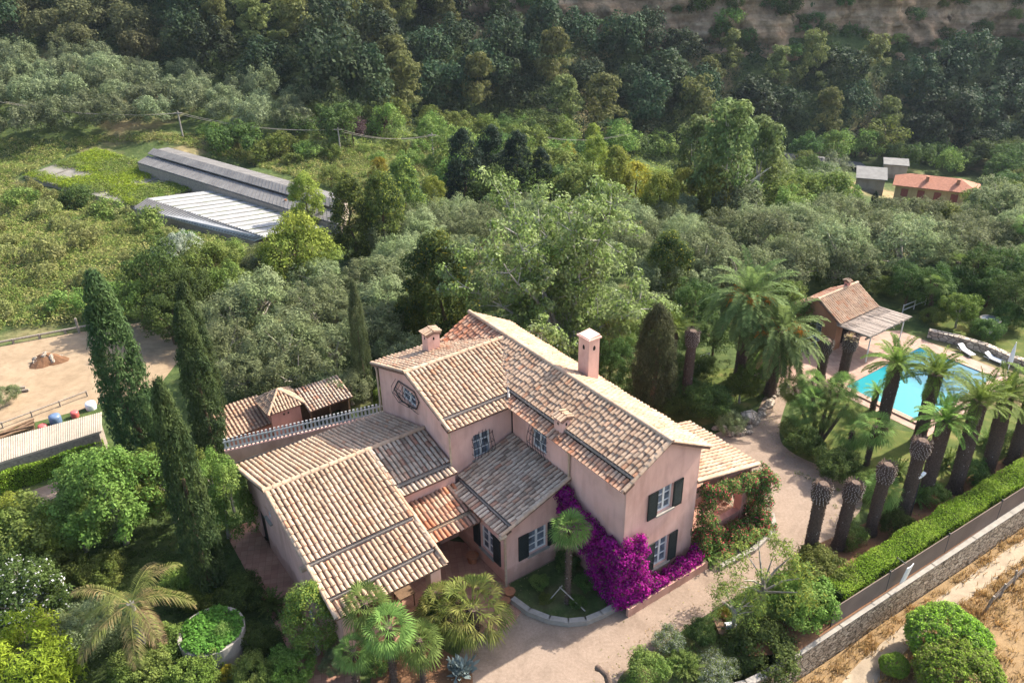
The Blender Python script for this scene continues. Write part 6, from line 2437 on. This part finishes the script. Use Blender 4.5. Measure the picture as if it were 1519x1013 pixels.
def veranda_climber():
    r = np.random.default_rng(23)
    C = []
    zv = lambda v: 4.04 - (v - 2.24) * .235
    for _ in range(150):
        v = r.uniform(2.4, 6.3)
        C.append((-.1 + r.uniform(-.15, .35), v, zv(v) - r.uniform(.25, .95)))
    for _ in range(90):
        C.append((r.uniform(-.4, .5), r.uniform(2.0, 3.1), r.uniform(.1, 2.9)))
    for _ in range(130):
        C.append((r.uniform(-.5, .5), r.uniform(5.7, 6.6), r.uniform(.1, 2.9)))
    for _ in range(170):
        C.append((r.uniform(-.1, .95), r.uniform(2.9, 6.4), r.uniform(.05, .75)))
    for _ in range(60):
        C.append((r.uniform(-3.2, -.2), r.uniform(5.95, 6.5), r.uniform(.1, 1.6)))
    climber("flowering_climber", "green climber with pink flowers framing the veranda arch", C, .22, 80, .075, ["dark_green", "mid_green", "pink_flower"], [.56, .28, .16], 24)


veranda_climber()

# ------------------------------------------------------------------ walls, beds, small things
def wall_run(name, label, pts, w, z0, z1, mat, cap=None, cat="wall", capw=.1, caph=.07):
    o = empty(name, (*pts[0][:2], 0), 0, label, cat)
    m, c = MB(), MB()
    for a, b in zip(pts[:-1], pts[1:]):
        a, b = np.array([a[0], a[1], 0.0]), np.array([b[0], b[1], 0.0])
        d = unit(b - a)
        s = np.array([-d[1], d[0], 0])
        m.obox((a + b) / 2 + np.array([0, 0, (z0 + z1) / 2]), (b - a) / 2 + d * .02, s * w / 2, np.array([0, 0, (z1 - z0) / 2]))
        if cap:
            c.obox((a + b) / 2 + np.array([0, 0, z1 + caph / 2 + .003]), (b - a) / 2 + d * .02, s * (w / 2 + capw * .3), np.array([0, 0, caph / 2]))
    ch = [m.build("masonry", mat, o)]
    if cap:
        ch.append(c.build("coping", cap, o))
    for k in ch:
        k.matrix_parent_inverse = Matrix.Translation(-Vector((float(pts[0][0]), float(pts[0][1]), 0)))
    return o


_bw = [hs(WALLU(v) + .15 - (.9 * ((0 - v) / 3) ** 2 if v < 0 else 0), v) for v in (-2.2, -1, 0, 1.5, 4, 7, 10, 13, 16, 19, 24)]
wall_run("stone_wall", "long rubble stone wall with pale coping holding up the garden above the dry field", _bw, .22, -3.2, -.08, "rubble", "concrete", caph=.04)


def screen():
    m, p = MB(), MB()
    pts = [hs(WALLU(v) + .02, v) for v in (3.6, 7, 11, 15, 19, 24)]
    o = empty("screen_fence", (*pts[0][:2], 0), 0, "brown reed screen fence between the clipped hedge and the stone wall", "fence")
    ch = []
    for a, b in zip(pts[:-1], pts[1:]):
        d = unit(b - a)
        s = np.array([-d[1], d[0], 0])
        m.obox((a + b) / 2 + np.array([0, 0, .50]), (b - a) / 2, s * .02, np.array([0, 0, .52]))
    ch.append(m.build("screen", "screen_fence", o))
    for a in pts[:-1]:
        q = MB()
        q.tube([a + np.array([0, 0, -.05]), a + np.array([0, 0, 1.1])], .035, 6)
        ch.append(q.build("post", "iron", o))
    for k in ch:
        k.matrix_parent_inverse = Matrix.Translation(-Vector((float(pts[0][0]), float(pts[0][1]), 0)))


screen()

# white panel (floodlight shade) on the fence
p = hs(WALLU(8.0) + .12, 7.6, .78)
o = empty("lamp_panel", (*hs(WALLU(8.0) + .12, 7.6)[:2], 0), YAW, "white curved lamp panel hanging over the brown screen fence", "lamp")
m = MB()
for k in range(6):
    a0, a1 = -.5 + k * .2, -.5 + (k + 1) * .2
    f = lambda a: (.20 + .10 * math.cos(a * 2), a * .3, 0)
    m.obox((.16 + .06 * math.cos(a0 * 2), (a0 + a1) * .20, .85), (.012, .0, .0), (0, .04, 0), (.06, 0, .46))
m.build("panel", "white_plastic", o)
m = MB()
m.tube([(-.3, 0, 0), (-.3, 0, 1.35), (.1, 0, 1.3)], .025, 6)
m.build("arm", "iron", o)

# garden lamp among the palms
x, y = at(1349, 768)[:2]
r_ = ray(1363, 706)
h = CAM_H + r_[2] * (y / r_[1])
o = empty("garden_lamp", (x, y, 0), YAW, "slim green lamp post with two white heads among the palm trunks", "lamp post")
m = MB()
m.tube([(0, 0, 0), (0, 0, h)], [.05, .035], 8)
m.build("pole", "iron", o)
for s in (-1, 1):
    m = MB()
    m.obox((0, s * .16, h + .02), (.07, 0, 0), (0, .13, s * .03), (0, 0, .04))
    m.tube([(0, 0, h - .05), (0, s * .1, h)], .02, 5)
    m.build("lamp_head", "white_plastic", o)

# broken fence on the dry field
o = empty("old_fence", (*at(1462, 905, -1.5)[:2], -1.55), 0, "sagging grey rail fence on the dry field at the right edge", "fence")
A, B = at(1462, 905, -1.55), at(1560, 812, -1.55)
d = unit(B - A)
ln = np.linalg.norm(B - A)
for k in range(6):
    q = MB()
    b = d * ln * k / 5
    q.tube([b, b + np.array([random.uniform(-.1, .1), random.uniform(-.1, .1), random.uniform(.75, 1.1)])], .05, 6)
    q.build("post", "old_timber", o)
for k in range(5):
    q = MB()
    for z in (.35, .45, .62):
        a = d * ln * k / 5 + np.array([0, 0, z + random.uniform(-.12, .12)])
        b = d * ln * (k + 1) / 5 + np.array([0, 0, z + random.uniform(-.15, .1)])
        e1 = (b - a) / 2
        q.obox((a + b) / 2, e1, np.array([.02, .02, 0]), np.array([0, 0, .055]))
    q.build("rail", "old_timber", o)

# kerb of the round bed, its soil, stakes
KB = [hs(*p) for p in ((-3.5, -5.75), (-2.7, -5.55), (-1.8, -5.4), (-1.0, -5.0), (-.45, -4.5), (-.1, -3.9), (.02, -3.2), (.05, -2.5))]
wall_run("bed_kerb", "curved stone kerb round the bed with the skirted fan palm", KB[1:], .24, 0, .24, "concrete", None, "kerb")
sheet("palm_bed", [tuple(p[:2]) for p in KB[1:]] + [tuple(hs(0, -2.05)[:2]), tuple(hs(-3.55, -2.05)[:2]), tuple(hs(-3.6, -5.1)[:2])], .018, "ground")
for a, b, l in ((at(830, 870, .9), at(868, 906, .05), "pale wooden stake leaning right against the skirted fan palm"), (at(834, 868, .9), at(812, 893, .05), "pale wooden stake leaning left against the skirted fan palm")):
    m = MB()
    m.tube([a, b], .025, 6)
    tag(m.build("stake", "stake"), l, "stake")
wall_run("planter_wall", "low pink planter wall carrying the bougainvillea along the gable", [hs(.62, -2.35), hs(.66, 2.1)], .14, 0, .42, "pink_stucco")
wall_run("edging_wall", "low stone edging below the flowering climber", [hs(1.05, 2.6), hs(1.2, 4.5), hs(.9, 6.3), hs(.2, 7.0)], .2, 0, .2, "concrete")


# round cistern with ivy
def cistern():
    x, y = at(322, 965)[:2]
    o = empty("cistern", (x, y, 0), 0, "round pale concrete cistern with ivy filled top in the left garden", "cistern")
    m = MB()
    n, r0, r1, h = 40, 1.18, 1.06, 1.1
    P = []
    for rr, z in ((r0, 0), (r0 + .03, h), (r1, h), (r1, h - .3)):
        for k in range(n):
            a = 2 * math.pi * k / n
            P.append((rr * math.cos(a), rr * math.sin(a), z))
    m.faces(P, [(j * n + k, j * n + (k + 1) % n, (j + 1) * n + (k + 1) % n, (j + 1) * n + k) for j in range(3) for k in range(n)])
    m.build("basin", "concrete", o)
    m = MB()
    m.poly([(r1 * math.cos(2 * math.pi * k / n), r1 * math.sin(2 * math.pi * k / n), h - .2) for k in range(n)])
    m.build("soil", "bed_soil", o)
    r = np.random.default_rng(31)
    k = 260
    a, q = r.random(k) * 6.28, r1 * 1.0 * r.random(k) ** .5
    C = np.stack([q * np.cos(a), q * np.sin(a), h - .02 + .12 * r.random(k)], 1)
    V = clump_leaves(C, .2 * np.ones(k), 34, .10, .85, r, 1.0, .5, .3)
    link("ivy", np_mesh("ivy", V, quads_of(len(V)), [L["ivy"]]), o)
    k = 30
    C = np.stack([.45 + r.normal(0, .14, k), -.1 + r.normal(0, .14, k), h + .12 + .12 * r.random(k)], 1)
    V = clump_leaves(C, .16 * np.ones(k), 50, .05, .5, r)
    p = link("shrub", np_mesh("shrub", V, quads_of(len(V)), [L["near" if False else "mid_green"]]))
    p.location = (x, y, 0)
    tag(p, "little round shrub growing out of the cistern ivy", "shrub")


cistern()

# stone edging and boulders along the lawn
_rb = np.random.default_rng(51)


def boulder_mesh(seed):
    r = np.random.default_rng(seed)
    import bmesh
    bm = bmesh.new()
    bmesh.ops.create_icosphere(bm, subdivisions=2, radius=.5)
    ph = r.random(6) * 6
    for v in bm.verts:
        c = v.co
        k = 1 + .18 * math.sin(4 * c.x + ph[0]) + .15 * math.sin(5 * c.y + ph[1]) + .12 * math.sin(6 * c.z + ph[2]) + r.normal(0, .05)
        v.co = Vector((c.x * k, c.y * k * .85, c.z * k * .65))
    me = bpy.data.meshes.new("boulder")
    bm.to_mesh(me)
    bm.free()
    me.materials.append(MATS["rubble_pale"])
    return me


BOULD = [boulder_mesh(60 + i) for i in range(5)]
_ln = [(1168, 572), (1150, 590), (1135, 606), (1122, 625), (1110, 642), (1085, 642), (1058, 634)]
for (a, b) in zip(_ln[:-1], _ln[1:]):
    for k in range(5):
        t = (k + .5) / 5
        q = at(a[0] + (b[0] - a[0]) * t + _rb.normal(0, 2), a[1] + (b[1] - a[1]) * t + _rb.normal(0, 2))
        o = link("boulder", BOULD[int(_rb.integers(5))])
        o.location, o.rotation_euler = (q[0], q[1], .08), (0, 0, _rb.random() * 6)
        o.scale = (float(_rb.uniform(.3, .6)),) * 3
        tag(o, "rough stone edging the lawn beside the gravel drive", "stone", "stones edging the lawn")
for x, y, s, l in [(1112, 628, .9, "large grey boulder at the lawn's tip")]:
    o = link("boulder", BOULD[0])
    o.location, o.scale = (*at(x, y)[:2], .3), (s, s, s * 1.3)
    tag(o, l, "stone")

# dry stone wall behind the pool, urn, loungers, white rails
wall_run("dry_stone_wall", "curving dry stone wall between the pool terrace and the urn lawn", [at(1376, 500), at(1420, 510), at(1460, 522), at(1500, 540), at(1560, 560)], .4, 0, .55, "rubble_pale")


def urn():
    x, y = at(1464, 492)[:2]
    o = empty("stone_urn", (x, y, 0), 0, "pale stone urn with wide rim filled with water on the garden lawn", "urn")
    m = MB()
    n = 20
    prof = [(.32, 0), (.32, .12), (.2, .2), (.17, .4), (.24, .5), (.34, .62), (.38, .78), (.62, .86), (.64, .93), (.56, .93), (.5, .86)]
    P = [(r * math.cos(2 * math.pi * k / n), r * math.sin(2 * math.pi * k / n), z) for r, z in prof for k in range(n)]
    m.faces(P, [(j * n + k, j * n + (k + 1) % n, (j + 1) * n + (k + 1) % n, (j + 1) * n + k) for j in range(len(prof) - 1) for k in range(n)], sm=True)
    m.build("bowl", "concrete", o)
    m = MB()
    m.poly([(.53 * math.cos(2 * math.pi * k / n), .53 * math.sin(2 * math.pi * k / n), .89) for k in range(n)])
    m.build("water", "glass", o)


urn()


def lounger(px, py, rz, label):
    o = empty("sun_lounger", (*at(px, py)[:2], .016), rz, label, "sun lounger", "sun loungers by the pool")
    o.scale = (.62, .62, .62)
    m = MB()
    m.box(-.3, .3, -.95, .35, .26, .32)
    m.obox((0, .62, .46), (.3, 0, 0), (0, .3, .16), (0, -.015, .03))
    m.build("cushion", "cloth_white", o)
    m = MB()
    for x in (-.3, .27):
        m.box(x, x + .03, -.97, .9, .2, .255)
    m.build("frame", "white_plastic", o)
    for x in (-.27, .24):
        for y in (-.8, .4):
            q = MB()
            q.box(x, x + .03, y, y + .03, 0, .2)
            q.build("leg", "white_plastic", o)


lounger(1432, 524, YAW + 1.2, "white sun lounger at the far side of the pool, left of two")
lounger(1474, 536, YAW + 1.5, "white sun lounger at the far side of the pool, right of two")


def umbrella():
    o = empty("closed_parasol", (*at(1494, 552)[:2], .016), 0, "closed white parasol standing beside the right sun lounger", "parasol")
    m = MB()
    m.tube([(0, 0, 0), (0, 0, 2.0)], .025, 6)
    m.build("pole", "white_plastic", o)
    m = MB()
    m.tube([(0, 0, .7), (0, 0, 1.0), (0, 0, 1.5), (0, 0, 1.95)], [.14, .13, .09, .02], 7)
    m.build("canopy", "cloth_white", o)


umbrella()


def rail_fence(name, label, a, b, z=0.0, h=1.0, nrails=2, npost=4, mat="white_paint", cat="fence", r=.035, pickets=0):
    a, b = np.asarray(a, float), np.asarray(b, float)
    o = empty(name, (a[0], a[1], z), 0, label, cat)
    d = np.array([b[0] - a[0], b[1] - a[1], (b[2] - a[2]) if len(a) > 2 else 0])
    for k in range(npost):
        q = MB()
        p = d * k / (npost - 1)
        q.tube([p, p + np.array([0, 0, h])], r, 6)
        q.build("post", mat, o)
    for k in range(nrails):
        q = MB()
        zz = np.array([0, 0, h * (k + 1) / nrails - .06])
        q.tube([zz, d + zz], r * .9, 6)
        q.build("rail", mat, o)
    if pickets:
        q = MB()
        for k in range(pickets):
            p = d * (k + .5) / pickets
            q.tube([p + np.array([0, 0, .05]), p + np.array([0, 0, h])], .014, 4)
        q.build("pickets", mat, o)
    return o


rail_fence("rail_fence", "white rail fence left of the pool house", at(1168, 528), at(1228, 508), 0, .9, 2, 4, pickets=0)
rail_fence("rail_fence", "white rail fence at the right of the pool house pergola", at(1338, 466), at(1372, 452), 0, .7, 2, 3)
rail_fence("rail_fence", "white rail fence behind the lawn beside the bare stump", at(1024, 548), at(1050, 540), 0, .8, 3, 3)
rail_fence("arena_rail", "pale timber rail along the far side of the riding arena", at(-60, 525), at(135, 488), 0, .35, 1, 6, "old_timber", r=.08)
rail_fence("arena_rail", "thin timber rail along the near side of the riding arena", at(-40, 652), at(130, 588), 0, .4, 1, 5, "old_timber", r=.05)
rail_fence("arena_rail", "white double rail at the far corner of the riding arena", at(196, 466), at(240, 458), 0, 1.1, 2, 3)
m = MB()
m.tube([at(118, 494), at(118, 494) + np.array([0, 0, 1.1])], .08, 7)
tag(m.build("fence_post", "old_timber"), "stout weathered post at the corner of the riding arena", "post")


def heap():
    r = np.random.default_rng(71)
    x, y = at(70, 536)[:2]
    o = empty("rubble_heap", (x, y, 0), 0, "heap of earth and stones in the middle of the riding arena", "heap")
    m = MB()
    n, k = 18, 5
    P = [(0, 0, .62)]
    for j in range(1, k):
        for i in range(n):
            a = 2 * math.pi * i / n
            q = 1.15 * j / (k - 1) * (1 + .15 * math.sin(3 * a + 1) + r.normal(0, .06))
            P.append((q * math.cos(a), q * math.sin(a) * .8, max(-.02, .62 * (1 - (j / (k - 1)) ** 1.3) + r.normal(0, .04) * (j < k - 1))))
    F = [(0, 1 + i, 1 + (i + 1) % n) for i in range(n)]
    F += [(1 + (j - 1) * n + i, 1 + j * n + i, 1 + j * n + (i + 1) % n, 1 + (j - 1) * n + (i + 1) % n) for j in range(1, k - 1) for i in range(n)]
    m.faces(P, F)
    m.build("earth", "bed_soil", o)
    for i in range(16):
        b = link("boulder", BOULD[i % 5], o)
        a, q = r.random() * 6.28, r.random() * 1.0
        b.location = (q * math.cos(a), q * math.sin(a) * .8, max(.08, .5 - q * .5))
        b.scale = (float(r.uniform(.25, .5)),) * 3
        b.rotation_euler = tuple(r.random(3) * 6)


heap()
plant("near_grey", 8, 586, 40, "dry grey bush lying in the riding arena at the left edge")
for x, y, l in ((28, 578, "weathered log lying on the arena sand"), (33, 582, "shorter weathered log beside the longer one on the arena sand")):
    m = MB()
    p = at(x, y)
    m.tube([p + np.array([-.45, -.1, .1]), p + np.array([.35, .12, .1])], .09, 7)
    tag(m.build("log", "old_timber"), l, "log")


def barrel(px, py, label, mat, r, h, lying=False):
    x, y = at(px, py)[:2]
    m = MB()
    prof = [(r * .92, 0), (r, h * .3), (r, h * .7), (r * .9, h * .97), (r * .3, h)]
    m.tube([(0, 0, z) for _, z in prof], [q for q, _ in prof], 14)
    o = m.build("barrel", mat)
    o.location = (x, y, .0)
    tag(o, label, "barrel")
    return o


barrel(84, 628, "blue-grey plastic barrel behind the long shed", "blue_plastic", .32, .55)
barrel(112, 618, "red plastic tub behind the long shed", "red_plastic", .22, .35)
barrel(64, 636, "small reddish tub left of the blue barrel", "red_plastic", .24, .25)
barrel(136, 606, "white round tank behind the end of the long shed", "white_plastic", .30, .42)
_rl = np.random.default_rng(81)
for i in range(9):
    m = MB()
    a, b = at(-8, 652 + _rl.normal(0, 3), .15), at(52, 632 + _rl.normal(0, 3), .15)
    z = np.array([0, 0, .12 * (i % 3)])
    m.tube([a + z, (a + b) / 2 + z + _rl.normal(0, .06, 3), b + z], float(_rl.uniform(.05, .09)), 6)
    tag(m.build("pole", "timber"), "long dark timber pole in the stack behind the long shed", "pole", "timber poles behind the long shed")

# utility poles and wires
PP = [((272, 206), 192), ((506, 232), 214), ((643, 238), 214), ((790, 236), 214)]
tops = []
for (b, t), l in zip(PP, ("pale concrete utility pole behind the end of the long grey greenhouse", "pale concrete utility pole on the meadow", "pale concrete utility pole beside the dark conifers", "pale concrete utility pole right of the dark conifers")):
    x, y, z = drop(*b)
    rr = ray(b[0] - 2, t)
    h = CAM_H + rr[2] * (y / rr[1]) - z
    h = max(3.5, h)
    o = empty("utility_pole", (x, y, z), 0, l, "utility pole")
    m = MB()
    m.tube([(0, 0, -.3), (0, 0, h)], [.11, .08], 7)
    m.build("pole", "concrete", o)
    m = MB()
    m.box(-.5, .5, -.05, .05, h - .3, h - .2)
    m.build("crossarm", "concrete", o)
    tops.append(np.array([x, y, z + h - .25]))
x, y, z = drop(20, 205)
tops = [np.array([x, y, z + 4.5])] + tops + [tops[-1] + (tops[-1] - tops[-2])]
m = MB()
for a, b in zip(tops[:-1], tops[1:]):
    for s in (-.4, .4):
        path = []
        for t in np.linspace(0, 1, 13):
            p = a + (b - a) * t + np.array([s, 0, -.8 * 4 * t * (1 - t)])
            path.append(p)
        m.tube(path, .02, 4, cap=False)
tag(m.build("power_line", "concrete"), "pair of pale overhead wires sagging between the utility poles", "power line")

# curved black hose post at the bottom edge, wooden block and white pot on the drive edge
o = empty("crook_post", (*at(898, 1040)[:2], 0), 0, "dark crook shaped post at the bottom edge of the drive", "post")
m = MB()
b = at(898, 1040)
q = [at(898, 1040, 0) - b, at(903, 1012, .75) - b, at(899, 1000, 1.0) - b, at(891, 993, 1.12) - b, at(886, 990, 1.05) - b]
m.tube(q, [.13, .13, .12, .10, .13], 10)
m.build("shaft", "palm_bark", o)
m = MB()
p = at(1068, 930, .1)
m.obox(p, hs(1, 0) * 0 + np.array([.16, .02, 0]), np.array([-.03, .42, 0]), np.array([0, 0, .1]))
tag(m.build("timber_block", "timber"), "old timber sleeper lying at the drive edge by the potted plant", "sleeper")
m = MB()
m.tube([(0, 0, 0), (0, 0, .22)], [.12, .17], 12)
o = m.build("flower_pot", "rusty")
o.location = (*at(1073, 918)[:2], 0)
tag(o, "small terracotta pot holding the yellow-green plant on the drive edge", "flower pot")
m = MB()
m.obox((0, 0, .1), (.2, .03, 0), (-.02, .1, 0), (0, 0, .1))
o = m.build("crate", "white_plastic")
o.location = (*at(1083, 930)[:2], 0)
tag(o, "small white crate beside the timber sleeper", "crate")

# things on the patio and under the canopy
for u, v, s, l in ((-5.6, -5.6, .3, "terracotta pot standing against the middle wing under the canopy end"), (-3.0, -5.5, .26, "terracotta pot at the corner of the middle wing"), (-2.75, -5.85, .2, "small terracotta pot beside the corner pot")):
    m = MB()
    m.tube([(0, 0, 0), (0, 0, s * 1.1), (0, 0, s * 1.25)], [s * .6, s * .85, s * .95], 14)
    o = m.build("flower_pot", "rusty")
    o.location = (*hs(u, v)[:2], .02)
    tag(o, l, "flower pot")
o = empty("garden_table", (*hs(-5.1, -9.2)[:2], .152), YAW, "small dark table inside the porch", "table")
m = MB()
m.box(-.35, .35, -.35, .35, .68, .72)
m.build("tabletop", "timber", o)
for a in (-.3, .27):
    for b in (-.3, .27):
        q = MB()
        q.box(a, a + .04, b, b + .04, 0, .68)
        q.build("leg", "timber", o)


def litter():
    r = np.random.default_rng(91)
    dp = ground_poly(DRIVE)
    P = []
    edge = [(np.array(a), np.array(b)) for a, b in zip(dp, dp[1:] + dp[:1])]
    while len(P) < 1500:
        a, b = edge[int(r.integers(len(edge)))]
        q = a + (b - a) * r.random() + r.normal(0, .55, 2)
        if in_poly(q[0], q[1], dp):
            P.append((q[0], q[1], .02))
    P = np.array(P)
    N = unit(r.normal(0, .25, (len(P), 3)) + np.array([0, 0, 1.0]))
    V = leaf_quads(P, N, r.uniform(.04, .11, len(P)), .5, r)
    tag(link("leaf_litter", np_mesh("leaf_litter", V, quads_of(len(V)), [L["dry_frond"], L["scrub"]], (r.random(len(P)) < .4).astype(np.int32))), kind='stuff')


litter()

# ------------------------------------------------------------------ air
HAZE = .0001
if HAZE:
    hz = bpy.data.materials.new("haze")
    hz.use_nodes = True
    t = hz.node_tree
    t.nodes.clear()
    out = t.nodes.new("ShaderNodeOutputMaterial")
    vol = t.nodes.new("ShaderNodeVolumePrincipled")
    vol.inputs["Color"].default_value = (.72, .82, 1, 1)
    vol.inputs["Density"].default_value = HAZE
    vol.inputs["Anisotropy"].default_value = .2
    t.links.new(vol.outputs[0], out.inputs["Volume"])
    MATS["haze"] = hz
    m = MB()
    m.box(-252, 252, -52, 256, -24, 58)
    tag(m.build("haze", "haze"), kind='stuff')
